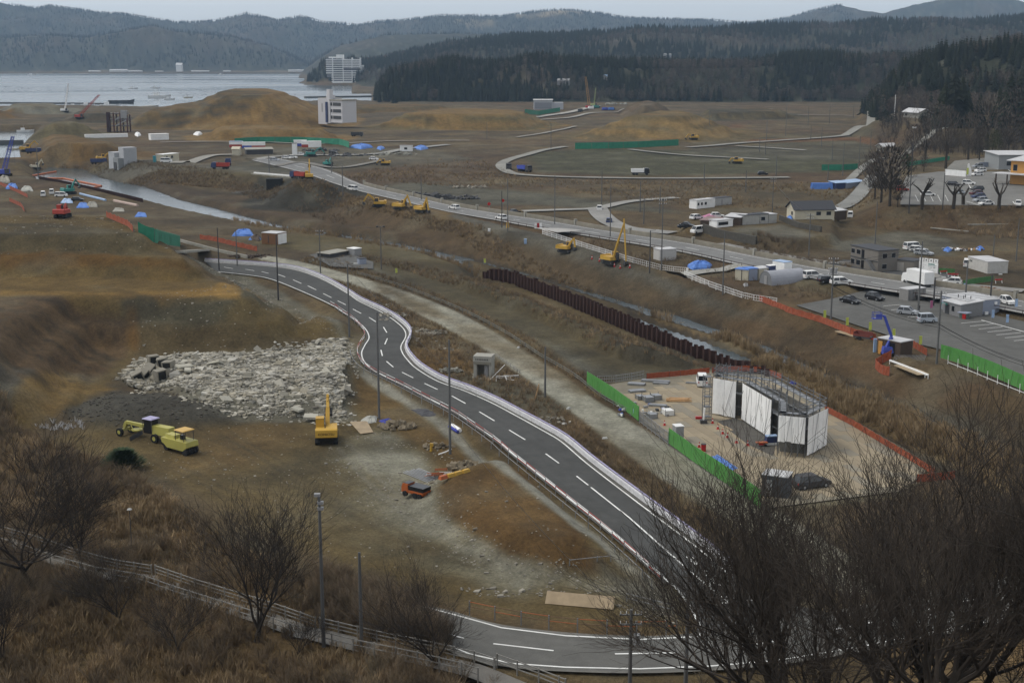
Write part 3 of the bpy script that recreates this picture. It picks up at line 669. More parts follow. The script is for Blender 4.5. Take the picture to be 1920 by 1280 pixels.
for a, b in (((820,1182),(870,1196)),((925,1206),(1038,1219)),((1153,1225),(1268,1223)),((1380,1212),(1462,1200)),((1560,1180),(1640,1165)),((1740,1142),(1830,1122))):
    strip(mk, [P(*a, ZR), P(*b, ZR)], .2, .014)
# arrow and letters painted on the lane before the junction
for a, b in (((1288,1043),(1312,1057)),((1289,1052),(1304,1051)),((1297,1044),(1305,1058)),((1318,1068),(1344,1080)),((1322,1078),(1340,1072)),((1326,1088),(1352,1096)),((1336,1084),(1330,1098)),((1362,1118),(1380,1122)),((1366,1128),(1396,1126)),((1352,1130),(1440,1121))):
    strip(mk, [P(*a, ZR), P(*b, ZR)], .3, .012)
mo = mk.build('road_markings', M_paint); mo['kind'] = 'structure'
# far national road, with its markings
def flat(c): return lambda t, i: c
sheet('road', NA, NB, 0, lanecol((.16, .16, .155), (.19, .18, .165)), M_asph, 8)
mk = MB(); NM = [(np.array(a) + np.array(b)) / 2 for a, b in zip(NA, NB)]
for i in range(0, len(NM) - 1, 2): strip(mk, [NM[i], NM[i] * .4 + NM[i + 1] * .6], .2, .01)
strip(mk, [a * .93 + b * .07 for a, b in zip(NA, NB)], .2, .01); strip(mk, [a * .12 + b * .88 for a, b in zip(NA, NB)], .2, .01)
o = mk.build('road_markings', M_paint); o['kind'] = 'structure'
# draped ribbons for the many small roads of the plain
def drape(name, pts, wd, c, off=.12, n=3, zr=2.6):
    q = [P(a, b, zr) for a, b in pts]; q = catmull(q, 8)
    L, Rr = [], []
    for i, p in enumerate(q):
        d = q[min(i + 1, len(q) - 1)] - q[max(i - 1, 0)]; nn = np.array((-d[1], d[0], 0)) / (np.hypot(d[0], d[1]) + 1e-9)
        for s_, out in ((-1, L), (1, Rr)):
            e = p + nn * s_ * wd / 2; e[2] = Hs(e[0], e[1]) + off + abs(e[1]) * .0006; out.append(e)
    z0 = [max(a[2], b[2]) for a, b in zip(L, Rr)]
    for a, b, z_ in zip(L, Rr, z0): a[2] = z_; b[2] = z_
    return sheet(name, L, Rr, 0, flat(c), M_asph, n)
CONC = (.22, .215, .19)
drape('side_road', [(1060,276),(1010,284),(960,298),(940,310),(950,322),(985,329),(1100,333),(1300,334),(1480,333)], 5.0, CONC)
drape('side_road', [(1290,277),(1400,268),(1560,257),(1625,246),(1632,232)], 5.5, CONC)
drape('side_road', [(1180,281),(1280,291),(1440,300)], 4.0, CONC)
drape('side_road', [(1380,274),(1430,277),(1510,282)], 4.0, (.24,.235,.21))
drape('side_road', [(980,397),(1060,394),(1120,391),(1180,378),(1270,371)], 4.5, (.25,.245,.225))
drape('side_road', [(1120,391),(1128,404),(1150,420),(1185,430),(1262,437)], 6.5, (.235,.23,.215))
drape('side_road', [(1345,457),(1390,466),(1490,484),(1580,494),(1700,500),(1780,530),(1920,545)], 4.5, (.215,.21,.195))
drape('side_road', [(1560,392),(1600,380),(1625,355),(1640,340)], 5.5, (.2,.2,.185))
drape('side_road', [(1590,340),(1640,300),(1700,296),(1800,284),(1870,270)], 3.5, CONC)
drape('side_road', [(470,303),(500,296),(560,292),(700,290),(760,280),(840,272)], 5.5, (.24,.235,.215))
drape('side_road', [(330,316),(370,300),(400,292),(450,290)], 6, (.25,.24,.21))
drape('side_road', [(300,268),(420,266),(600,270),(720,266),(880,264)], 4.0, (.22,.21,.185))
drape('side_road', [(1000,222),(1060,214),(1100,206),(1120,202)], 8.0, (.30,.29,.26))
drape('side_road', [(1010,226),(1070,222),(1110,214),(1170,213)], 5.0, (.26,.25,.22))
drape('side_road', [(970,258),(1030,248),(1080,238)], 3.0, (.24,.23,.2))
drape('side_road', [(1440,218),(1560,218),(1640,221)], 4.0, CONC)
drape('side_road', [(520,316),(560,309),(640,314),(720,300)], 4.0, (.17,.16,.14))
drape('side_road', [(1260,520),(1300,512),(1340,508),(1400,506)], 4.5, (.26,.255,.23), .2)
# parking lot, school yard and smaller paved places
def lot(name, pts, z, c, off=.02, m_=None):
    mb = MB(); q = PP(pts, z); mb.poly([(a, b, z + off) for a, b, _ in q]); me = mb.mesh(name, m_ or M_asph)
    vcol(me, np.tile(np.array(c), (len(me.vertices), 1))); o = bpy.data.objects.new(name, me); C.objects.link(o); o['kind'] = 'structure'; return o
lot('parking_lot', LOT[:-1], ZL, (.10, .099, .092))
lot('parking_lot', [(1688,384),(1920,386),(2200,386),(2200,330),(1900,322),(1760,322),(1700,330),(1690,352)], ZS, (.16, .157, .145), .06)
lot('parking_lot', [(1770,320),(1900,318),(2000,300),(1850,296),(1790,302)], ZS, (.19, .185, .165), .06)
def drape_patch(name, pts, c, off=.1):
    q = GG(pts); cx = sum(p[0] for p in q) / len(q); cy = sum(p[1] for p in q) / len(q); zz = max(float(Hs(p[0], p[1])) for p in q + [(cx, cy)]) + off
    mb = MB(); mb.poly([(p[0], p[1], zz) for p in q]); me = mb.mesh(name, M_asph); vcol(me, np.tile(np.array(c), (len(me.vertices), 1)))
    o = bpy.data.objects.new(name, me); C.objects.link(o); o['kind'] = 'structure'; return o
drape_patch('pavement', [(1555,500),(1640,508),(1700,520),(1800,528),(1780,508),(1700,492),(1580,488)], (.085,.085,.085), .15)
mk = MB()
def lotline(a, b, z, w_=.15, o=.03): strip(mk, [P(*a, z), P(*b, z)], w_, o)
for k in range(7): lotline((1802 + 16.5 * k, 606 + 5.5 * k), (1846 + 17 * k, 602 + 5.4 * k), ZL)
for k in range(4): lotline((1656 + 15 * k, 574 + 7 * k), (1690 + 15 * k, 571 + 7 * k), ZL)
lotline((1840,600),(1920,622), ZL, .25)
for a, b in (((1812,378),(1838,386)),((1810,336),(1838,384)),((1856,300),(1870,318)),((1905,330),(1890,318)),((1905,386),(1899,378))): lotline(a, b, ZS, .25, .075)
for k in range(5): lotline((1722 + 14 * k, 378), (1716 + 14 * k, 366), ZS, .12, .075)
o = mk.build('parking_lines', M_paint); o['kind'] = 'structure'
# ---------------------------------------------------------------- plants
def leafmat(name, cols, rough=.9, vari=.35):
    """colour picked per instance and varied along the world"""
    m = bpy.data.materials.new(name); ns, ln = nodes_of(m); b = ns['Principled BSDF']
    b.inputs['Roughness'].default_value = rough; b.inputs['Specular IOR Level'].default_value = .1
    oi = ns.new('ShaderNodeObjectInfo'); cr = ns.new('ShaderNodeValToRGB'); el = cr.color_ramp.elements
    while len(el) < len(cols): el.new(.5)
    for k, c in enumerate(cols): el[k].position = k / max(1, len(cols) - 1); el[k].color = (*c, 1)
    gp = ns.new('ShaderNodeNewGeometry'); n = ns.new('ShaderNodeTexNoise'); n.inputs['Scale'].default_value = .12; n.inputs['Detail'].default_value = 3
    ln.new(gp.outputs['Position'], n.inputs['Vector'])
    mr = ns.new('ShaderNodeMapRange'); mr.inputs['From Min'].default_value = .3; mr.inputs['From Max'].default_value = .7
    mr.inputs['To Min'].default_value = 1 - vari; mr.inputs['To Max'].default_value = 1 + vari; ln.new(n.outputs['Fac'], mr.inputs['Value'])
    ln.new(oi.outputs['Random'], cr.inputs['Fac']); vm = ns.new('ShaderNodeVectorMath'); vm.operation = 'SCALE'
    ln.new(cr.outputs['Color'], vm.inputs[0]); ln.new(mr.outputs[0], vm.inputs['Scale']); ln.new(vm.outputs[0], b.inputs['Base Color'])
    MATS[name] = m; return m
M_conif = leafmat('conifer_needles', [(.013,.018,.011), (.021,.025,.014), (.018,.021,.016)])
M_decid = leafmat('bare_twigs_far', [(.105,.086,.072), (.075,.062,.053), (.125,.098,.078), (.085,.078,.06)])
M_dry = leafmat('dry_grass', [(.27,.195,.115), (.185,.135,.08), (.35,.26,.15), (.14,.108,.068)])
M_reed = leafmat('reed_straw', [(.29,.215,.125), (.22,.16,.09), (.33,.25,.15)])
M_weed = leafmat('dead_weeds', [(.165,.125,.085), (.115,.092,.067), (.21,.155,.10), (.14,.12,.085)])
M_bark = mat('bark', (.045, .038, .030), .95, .35, 4.0)
M_twig = mat('twigs', (.042, .034, .027), .95, .3, .6)
M_ever = leafmat('evergreen_leaves', [(.028,.036,.018), (.045,.052,.022)])
def blades(n, h, sp, wd, lean=.35, seed=0, heads=False):
    r = random.Random(seed); mb = MB()
    for k in range(n):
        a = r.uniform(0, 6.283); d = sp * math.sqrt(r.random()); x = d * math.cos(a); y = d * math.sin(a); hh = h * r.uniform(.55, 1.05)
        a2 = a + r.uniform(-1.2, 1.2); l = lean * hh * r.uniform(.3, 1.3); t = r.uniform(0, 3.14); wx = wd * math.cos(t); wy = wd * math.sin(t)
        m1 = (x + l * .35 * math.cos(a2), y + l * .35 * math.sin(a2), hh * .6); tp = (x + l * math.cos(a2), y + l * math.sin(a2), hh)
        mb.poly([(x - wx, y - wy, -.1), (x + wx, y + wy, -.1), (m1[0] + wx * .8, m1[1] + wy * .8, m1[2]), (m1[0] - wx * .8, m1[1] - wy * .8, m1[2])])
        mb.poly([(m1[0] - wx * .8, m1[1] - wy * .8, m1[2]), (m1[0] + wx * .8, m1[1] + wy * .8, m1[2]), tp])
        if heads: mb.poly([(tp[0] - wx * 2, tp[1] - wy * 2, tp[2] - .3 * h), (tp[0] + wx * 2.4, tp[1], tp[2] - .2 * h), (tp[0], tp[1], tp[2] + .1 * h)])
    return mb
def shrub(h, n, seed, wd=.02):
    r = random.Random(seed); mb = MB()
    for k in range(n):
        a = r.uniform(0, 6.283); l = r.uniform(.15, .6) * h; z = h * r.uniform(.6, 1.0); p0 = Vector((r.uniform(-.1, .1), r.uniform(-.1, .1), -.1))
        p1 = Vector((l * .6 * math.cos(a), l * .6 * math.sin(a), z * .6)); p2 = Vector((l * math.cos(a), l * math.sin(a), z))
        mb.bar(p0, p1, wd, wd * .6, 3, False); mb.bar(p1, p2, wd * .6, wd * .2, 3, False)
        for j in range(4):
            t = r.uniform(.3, 1); q = p0.lerp(p2, t); b = a + r.uniform(-1.5, 1.5); e = q + Vector((math.cos(b), math.sin(b), r.uniform(.3, 1.2))) * h * .22
            mb.bar(q, e, wd * .4, wd * .15, 3, False)
    return mb
def conifer(h, seed, tiers=9, n=9, w_=.2, base=.12):
    r = random.Random(seed); mb = MB(); mb.m = 1; mb.bar((0, 0, -1), (0, 0, h * .9), h * .018, h * .004, 5); mb.m = 0
    for i in range(tiers):
        t = i / (tiers - 1); z = h * (base + (1 - base) * t * .93); rad = h * w_ * (1 - t) ** .75 + h * .02
        a0 = r.uniform(0, 6)
        for k in range(n):
            a = a0 + 6.283 * k / n + r.uniform(-.25, .25); q = rad * r.uniform(.7, 1.15); dz = -q * r.uniform(.15, .5); s_ = .34 * q + .1
            c, s__ = math.cos(a), math.sin(a); top = h * .05 + h * .08 * (1 - t)
            e = (c * q, s__ * q, z + dz); l = (c * q * .6 - s__ * s_, s__ * q * .6 + c * s_, z + dz * .7); rr = (c * q * .6 + s__ * s_, s__ * q * .6 - c * s_, z + dz * .7)
            u = (c * q * .1, s__ * q * .1, z + top)
            mb.poly([u, l, e]); mb.poly([u, e, rr])
    return mb
def twigball(h, seed, n=170, cr=.26, base=.3):
    """bare broadleaf seen from far: trunk, limbs and a haze of twigs"""
    r = random.Random(seed); mb = MB(); mb.m = 1; mb.bar((0, 0, -1), (0, 0, h * .45), h * .018, h * .01, 4, False)
    for k in range(7):
        a = r.uniform(0, 6.283); mb.bar((0, 0, h * r.uniform(.2, .45)), (h * cr * .7 * math.cos(a), h * cr * .7 * math.sin(a), h * r.uniform(.6, .9)), h * .009, h * .003, 3, False)
    mb.m = 0
    for k in range(n):
        a = r.uniform(0, 6.283); z = r.uniform(base, 1.0); prof = math.sqrt(max(.02, 1 - ((z - .62) / .42) ** 2)); d = h * cr * prof * r.uniform(.35, 1.1)
        p = Vector((d * math.cos(a), d * math.sin(a), h * z)); u = Vector((math.cos(a) * .6, math.sin(a) * .6, 1)).normalized() * h * r.uniform(.05, .12); s_ = Vector((-math.sin(a), math.cos(a), r.uniform(-.5, .5))) * h * .012
        mb.poly([p - s_, p + s_, p + u])
    return mb
def scatter(name, protos, pts, sc, kind='stuff'):
    """one object whose modifier sets plants on points"""
    pts = np.asarray(pts, float)
    if len(pts) == 0: return None
    col_ = bpy.data.collections.new(name + '_kinds')
    for i, (mb, mats_) in enumerate(protos):
        me = mb.mesh(name + '_plant', mats_); o = bpy.data.objects.new('%s_%02d' % (name + '_plant', i), me); col_.objects.link(o)
    me = bpy.data.meshes.new(name); me.vertices.add(len(pts)); me.vertices.foreach_set('co', pts.astype(np.float32).ravel())
    a = me.attributes.new('sc', 'FLOAT', 'POINT'); a.data.foreach_set('value', np.asarray(sc, np.float32))
    a = me.attributes.new('rt', 'FLOAT_VECTOR', 'POINT'); rv = np.stack([npr.uniform(-.08, .08, len(pts)), npr.uniform(-.08, .08, len(pts)), npr.uniform(0, 6.28, len(pts))], 1)
    a.data.foreach_set('vector', rv.astype(np.float32).ravel())
    a = me.attributes.new('pk', 'INT', 'POINT'); a.data.foreach_set('value', npr.randint(0, len(protos), len(pts)).astype(np.int32))
    me.update(); o = bpy.data.objects.new(name, me); C.objects.link(o); o['kind'] = kind
    ng = bpy.data.node_groups.new(name + '_scatter', 'GeometryNodeTree')
    ng.interface.new_socket('Geometry', in_out='INPUT', socket_type='NodeSocketGeometry'); ng.interface.new_socket('Geometry', in_out='OUTPUT', socket_type='NodeSocketGeometry')
    N = ng.nodes; L = ng.links; gi = N.new('NodeGroupInput'); go_ = N.new('NodeGroupOutput'); ip = N.new('GeometryNodeInstanceOnPoints'); ci = N.new('GeometryNodeCollectionInfo')
    ci.inputs['Collection'].default_value = col_; ci.inputs['Separate Children'].default_value = True; ci.inputs['Reset Children'].default_value = True
    def na(nm, ty): q = N.new('GeometryNodeInputNamedAttribute'); q.data_type = ty; q.inputs['Name'].default_value = nm; return [s for s in q.outputs if s.name == 'Attribute' and s.enabled][0]
    L.new(gi.outputs[0], ip.inputs['Points']); L.new(ci.outputs[0], ip.inputs['Instance']); ip.inputs['Pick Instance'].default_value = True
    L.new(na('pk', 'INT'), ip.inputs['Instance Index']); L.new(na('sc', 'FLOAT'), ip.inputs['Scale'])
    rot = N.new('FunctionNodeEulerToRotation'); L.new(na('rt', 'FLOAT_VECTOR'), rot.inputs[0]); L.new(rot.outputs[0], ip.inputs['Rotation'])
    L.new(ip.outputs[0], go_.inputs[0]); md = o.modifiers.new('scatter', 'NODES'); md.node_group = ng; return o
AVOID = [road_poly, cross_poly, PP(JUNC, ZR), path_poly, track_poly, nroad_poly, lot_poly, yard_poly, PP(SCHOOL[:5], ZS)]
FLOOR = GG([(60,800),(200,750),(215,700),(330,650),(560,640),(650,640),(670,700),(800,770),(960,880),(1100,990),(1250,1100),(1290,1190),(1000,1165),(850,1135),(700,1085),(560,1035),(430,965),(300,890),(150,835)])
def inpoly(poly, dens, seed, clump=.0, avoid=True, edge=0.0, sc=18, lim=None):
    p = np.array([q[:2] for q in poly]); lo = p.min(0); hi = p.max(0); r = np.random.RandomState(seed); n = int(np.prod(hi - lo) * dens)
    if lim: n = min(n, lim)
    x = r.uniform(lo[0], hi[0], n); y = r.uniform(lo[1], hi[1], n)
    k = sdf(x, y, [q[:2] for q in poly]) < -edge; x = x[k]; y = y[k]
    if clump: k = (fbm(x, y, sc, 3, seed) * 1.6 + r.uniform(-.5, .5, len(x))) > clump; x = x[k]; y = y[k]
    if avoid:
        for a in AVOID:
            k = sdf_far(x, y, a, 3) > .6; x = x[k]; y = y[k]
        k = sdf_far(x, y, FLOOR, 3) > .5; x = x[k]; y = y[k]
    z = Hs(x, y); return np.stack([x, y, z - .03], 1)
tuft = [(blades(26, 1.0, .32, .022, .5, s), M_dry) for s in range(4)]
tall = [(blades(30, 1.9, .45, .026, .25, s + 9, True), M_reed) for s in range(4)]
weed = [(shrub(1.1, 7, s + 20, .018), M_weed) for s in range(4)] + [(blades(18, .9, .3, .022, .4, 30), M_weed)]
bush = [(shrub(1.9, 26, s + 40, .018), M_weed) for s in range(4)]
# hillside in front of the viewer
HB = HILLTOE[:13] + [(10, 60, 0), (12, 30, 0), (-22, 36, 0), (-62, 95, 0), (-95, 160, 0)]
HR = [HILLTOE[k] for k in range(10, 19)] + [(60, 62, 0), (30, 38, 0), (0, 45, 0)]
a = inpoly(HB, 2.2, 101, -.25); scatter('hillside_grass', tuft, a, npr.uniform(.7, 1.6, len(a)))
a = inpoly(HB, .8, 102, -.05, sc=9); scatter('hillside_brush', bush, a, npr.uniform(.5, 1.25, len(a)))
a = inpoly(PP([(600,1066),(700,1092),(776,1122),(800,1150),(850,1215),(800,1215),(700,1160),(600,1110)], ZR), 3.0, 113, -.9, avoid=False); a[:, 2] = Hs(a[:, 0], a[:, 1]); scatter('road_end_brush', bush, a, npr.uniform(.7, 1.5, len(a)))
a = inpoly(HR, .45, 103, -.1); scatter('roadside_brush', bush + tuft, a, npr.uniform(.5, 1.1, len(a)))
# reeds by the river
a = inpoly(REEDS, 1.5, 104, -.3, False, sc=12); scatter('reeds', tall, a, npr.uniform(.6, 1.15, len(a)))
a = inpoly(MARSH, .55, 105, -.1, False, sc=10); scatter('marsh_grass', tall + tuft, a, npr.uniform(.5, .9, len(a)))
# embankment slopes and rough ground between the roads
SL = PP([(180,338),(420,356),(600,395),(800,440),(920,480),(1080,530),(1280,590),(1430,645),(1560,705),(1750,790),(1920,845),(2050,900),(2050,860)], -.5) + PP([(1920,775),(1683,690),(1515,604),(1280,547),(1100,490),(905,425),(790,398),(600,352),(420,322),(160,309)], ZE)
a = inpoly(SL, 1.5, 106, -.45, sc=10); scatter('bank_scrub', weed + tuft, a, npr.uniform(.5, 1.2, len(a)))
NS = PP([(560,485),(700,478),(900,520),(1130,610),(1340,690),(1200,706),(1100,705),(1130,745),(1260,905),(1400,1000),(1600,1110),(1500,1140),(1370,1070),(1200,940),(1000,800),(850,722),(765,680),(770,630),(700,570),(600,510)], .3)
a = inpoly(NS, 1.1, 107, .0, sc=9); scatter('roadside_scrub', weed + tuft, a, npr.uniform(.4, 1.1, len(a)))
FP = PP([(560,395),(700,440),(860,475),(1000,440),(1280,480),(1640,545),(1920,600),(2000,560),(1700,440),(1560,400),(1290,400),(1000,385),(700,345)], 3)
a = inpoly(PP([(1020,440),(1180,455),(1400,505),(1640,560),(1640,545),(1400,565),(1260,512),(1130,480)], 3), .5, 108, -.1, sc=10); scatter('field_scrub', weed, a, npr.uniform(.6, 1.2, len(a)))
a = inpoly(PP([(1300,470),(1420,450),(1560,480),(1600,500),(1500,490),(1380,470)], 3) , .6, 109, -.3, sc=12); scatter('field_scrub', bush, a, npr.uniform(.5, .9, len(a)))
a = inpoly(PP([(640,335),(860,350),(1000,350),(1280,385),(1700,400),(1640,345),(1300,338),(980,335),(900,300),(760,300)], 2.6), .22, 110, -.1, sc=25); scatter('plain_scrub', weed + tuft, a, npr.uniform(.7, 1.3, len(a)))
a = inpoly(GG([(1640,400),(1700,388),(1920,388),(2100,400),(2100,470),(1920,450),(1780,440),(1620,425)]), .45, 111, -.25, sc=14); scatter('slope_scrub', weed + tuft, a, npr.uniform(.8, 1.6, len(a)))
a = inpoly([(x, y, 0) for x, y, z in GG([(100,306),(170,310),(420,322),(600,356),(690,386),(640,425),(400,350),(180,330)])], .4, 112, -.2, sc=14); scatter('bank_scrub', weed, a, npr.uniform(.8, 1.5, len(a)))
# woods on the hills
con = [(conifer(16, s), [M_conif, M_bark]) for s in range(4)]; dec = [(twigball(14, s + 60), [M_decid, M_bark]) for s in range(4)]
def wood(name, x0, x1, y0, y1, step, zmin, seed, mixs=.0, sc=(.75, 1.15), hmin=None):
    r = np.random.RandomState(seed); n = int((x1 - x0) * (y1 - y0) / step ** 2)
    x = r.uniform(x0, x1, n); y = r.uniform(y0, y1, n); z = Hs(x, y); k = z > zmin
    px_ = 960 + F * x / (y * ct + (CH - z) * st); k &= (px_ > -60) & (px_ < 1990); x, y, z = x[k], y[k], z[k]
    t = fbm(x, y, 110, 3, seed) * 1.3 + r.uniform(-.25, .25, len(x)) > mixs
    s_ = r.uniform(*sc, len(x)) * (1 + .15 * fbm(x, y, 60, 2, seed + 1))
    pts = np.stack([x, y, z - .3], 1)
    scatter(name + '_conifers', con, pts[~t], s_[~t]); scatter(name + '_bare_trees', dec, pts[t], s_[t] * .85)
wood('near_ridge_wood', -170, 720, 1438, 1700, 6.5, 2.5, 201, .22)
wood('far_ridge_wood', -340, 1400, 2150, 3050, 12, 6, 202, .10, (.9, 1.3))
wood('headland_wood', -440, -230, 2612, 2760, 9, 2.5, 203, .1)
wood('hill_wood', 240, 760, 790, 1330, 7, 6.0, 204, -.02, (.7, 1.1))

wood('distant_slope_wood', -2600, 1700, 4760, 7300, 21, 14, 205, .05, (.7, 1.15))
# ---------------------------------------------------------------- paints and stuffs
def paint_mat(name, c, r=.45, metal=0.0, dirt=.15): return mat(name, c, r, .06, .8, metal=metal, spec=.4, dirt=dirt)
M_white = paint_mat('white_paint', (.72, .72, .70)); M_silver = paint_mat('silver_paint', (.38, .40, .42), .35, .3); M_black = paint_mat('black_paint', (.012, .012, .014), .3, dirt=.05)
M_grey = paint_mat('grey_paint', (.28, .28, .28)); M_dgrey = paint_mat('dark_grey', (.05, .05, .052), .7); M_red = paint_mat('red_paint', (.35, .04, .025)); M_blue = paint_mat('blue_paint', (.045, .07, .36))
M_dblue = paint_mat('dark_blue_paint', (.03, .045, .12)); M_yel = paint_mat('machine_yellow', (.50, .30, .04), .5, dirt=.35); M_lime = paint_mat('faded_yellow', (.40, .37, .09), .5, dirt=.35); M_orange = paint_mat('orange_paint', (.40, .10, .025), .5, dirt=.3)
M_tealp = paint_mat('teal_paint', (.03, .20, .17)); M_cream = paint_mat('cream_wall', (.50, .46, .35), .7); M_pink = paint_mat('pink_paint', (.42, .12, .24)); M_sky = paint_mat('pale_blue', (.30, .42, .60))
M_glass = mat('dark_glass', (.015, .018, .022), .12, .05, 1, spec=.6); M_rub = mat('rubber', (.018, .018, .018), .9); M_steel = mat('galvanised_steel', (.30, .31, .32), .45, .15, 2.0, metal=.5)
M_tube = mat('scaffold_tube', (.17, .175, .18), .5, .2, 2, metal=.4); M_conc = mat('concrete', (.30, .29, .25), .9, .18, 1.2, dirt=.35, bump=.2); M_pole = mat('pole_concrete', (.115, .115, .112), .85, .1, 1.0)
M_wood = mat('weathered_wood', (.16, .10, .06), .85, .25, 3); M_ply = mat('plywood', (.34, .265, .17), .8, .12, 2.0, dirt=.35); M_timber = mat('fresh_timber', (.48, .30, .15), .8, .2, 3)
M_rust = mat('rusty_steel', (.045, .022, .017), .85, .35, 1.5, bump=.2); M_green = mat('green_sheet', (.075, .25, .055), .7, .2, .9, dirt=.25); M_gnet = mat('green_net', (.035, .21, .125), .8, .2, .5)
M_onet = mat('orange_net', (.30, .075, .035), .8, .3, 1.2, dirt=.25); M_tarp = mat('blue_tarp', (.09, .20, .52), .6, .15, 1.2); M_dtarp = mat('deep_blue_tarp', (.03, .04, .26), .6, .2, 1.2); M_sheet = mat('white_sheet', (.80, .80, .78), .75, .08, .9, dirt=.08)
M_roofd = mat('dark_roof', (.048, .05, .056), .7, .15, 2); M_roofl = mat('light_metal_roof', (.50, .50, .50), .5, .1, 1.0, dirt=.25); M_bwall = mat('brown_wall', (.065, .045, .032), .7, .15, 2); M_taupe = mat('taupe_wall', (.17, .155, .135), .7, .08, 1.5)
M_bluew = mat('pale_blue_wall', (.27, .30, .37), .7, .06, 1.2, dirt=.12); M_lila = mat('lilac_plastic', (.36, .34, .50), .6, .2, 2.5); M_gravel = mat('crushed_stone', (.24, .235, .20), .95, .35, 1.5); M_dsoil = mat('dark_soil', (.055, .05, .04), .95, .3, 1.0)
M_amber = paint_mat('amber_wall', (.50, .25, .06)); M_toil = paint_mat('toilet_teal', (.03, .22, .26)); M_lamp = mat('lamp_glass', (.55, .55, .52), .3); M_redl = mat('red_lens', (.4, .02, .02), .3)
# ---------------------------------------------------------------- vehicles (facing +X)
def car(name, label, cat, loc, rz, paint, L=4.3, W=1.7, H=1.5, prof='hatch', group=None, detail=True):
    t = thing(name, label, cat, loc, rz, group); h = L / 2; g = .25; b = MB(); hb = H * .56
    bw = W / 2
    sections = {'hatch': ([-h, -h + .05, h - 1.0, h - .05, h], [hb * .9, hb + .02, hb, hb * .82, hb * .6], (-h + .12, -h + .5, h - 1.75, h - .95)),
                'sedan': ([-h, -h + .05, h - 1.1, h - .05, h], [hb * .85, hb, hb, hb * .8, hb * .6], (-h + .55, -h + 1.3, h - 1.9, h - 1.1)),
                'van': ([-h, -h + .05, h - .6, h - .05, h], [hb, hb + .02, hb, hb * .9, hb * .6], (-h + .05, -h + .2, h - 1.0, h - .45)),
                'wagon': ([-h, -h + .05, h - 1.0, h - .05, h], [hb * .9, hb + .02, hb, hb * .82, hb * .6], (-h + .15, -h + .4, h - 1.9, h - 1.0))}[prof]
    xs, zs, cab = sections
    pts = [(xs[0], g), *zip(xs, zs), (xs[-1], g)]
    A = [b.pv((x, -bw, z)) for x, z in pts]; B = [b.pv((x, bw, z)) for x, z in pts]; n = len(pts)
    for k in range(n): b.face((A[k], A[(k + 1) % n], B[(k + 1) % n], B[k]))
    b.face(A[::-1]); b.face(B)
    b.build('body', paint, t)
    x0, x1, x2, x3 = cab; zr = H; ins = .13
    c = MB(); lo = [(x0, -bw + .04), (x3, -bw + .04), (x3, bw - .04), (x0, bw - .04)]; hi = [(x1, -bw + ins + .06), (x2, -bw + ins + .06), (x2, bw - ins - .06), (x1, bw - ins - .06)]
    I = [c.pv((x, y, hb * .97)) for x, y in lo]; J = [c.pv((x, y, zr - .07)) for x, y in hi]
    for k in range(4): c.face((I[k], I[(k + 1) % 4], J[(k + 1) % 4], J[k]))
    c.build('window', M_glass, t)
    r = MB(); r.box((x1 + x2) / 2, 0, zr - .075, x2 - x1 + .06, 2 * (bw - ins) - .04, .075, bev=.05)
    for sx in (-1, 1):
        for (a, bq) in (((x0, 0), (x1, 1)), ((x3, 0), (x2, 1))): r.bar((a[0], sx * (bw - .03), hb * .97), (bq[0], sx * (bw - ins - .04), zr - .04), .045, n=4)
        xm = (x1 + x2) / 2; r.bar((xm, sx * (bw - .03), hb * .97), (xm, sx * (bw - ins - .05), zr - .04), .045, n=4)
    r.build('roof', paint, t)
    for sx in (-1, 1):
        for sy in (-1, 1):
            w_ = MB().wheel(0, 0, 0, .31, .2, 12); o = w_.build('wheel', M_rub, t); o.location = (sx * (h - .78), sy * (bw - .09), .31)
            if detail: q = MB().wheel(0, 0, 0, .18, .215, 8).build('rim', M_steel, o)
    if detail:
        for sy in (-1, 1):
            MB().box(h - .01, sy * (bw - .28), hb * .62, .06, .34, .14).build('headlight', M_lamp, t)
            MB().box(-h + .0, sy * (bw - .18), hb * .7, .05, .2, .2).build('taillight', M_redl, t)
    return t
def box_truck(label, loc, rz, group=None):
    t = thing('box_truck', label, 'truck', loc, rz, group)
    MB().box(-1.1, 0, .95, 6.4, 2.3, 2.5).build('cargo_box', M_white, t)
    b = MB(); b.prism([(2.2, .5), (2.2, 2.3), (2.5, 2.4), (3.5, 2.35), (3.9, 1.5), (3.95, .5)], -1.05, 1.05); b.build('cab', M_white, t)
    MB().box(3.72, 0, 1.5, .22, 1.8, .7).build('windscreen', M_glass, t)
    MB().box(-.3, 0, .6, 7.6, .9, .3).build('chassis', M_dgrey, t)
    for x in (-3.0, 2.7):
        for sy in (-1, 1): o = MB().wheel(0, 0, 0, .45, .3).build('wheel', M_rub, t); o.location = (x, sy * .95, .45)
    return t
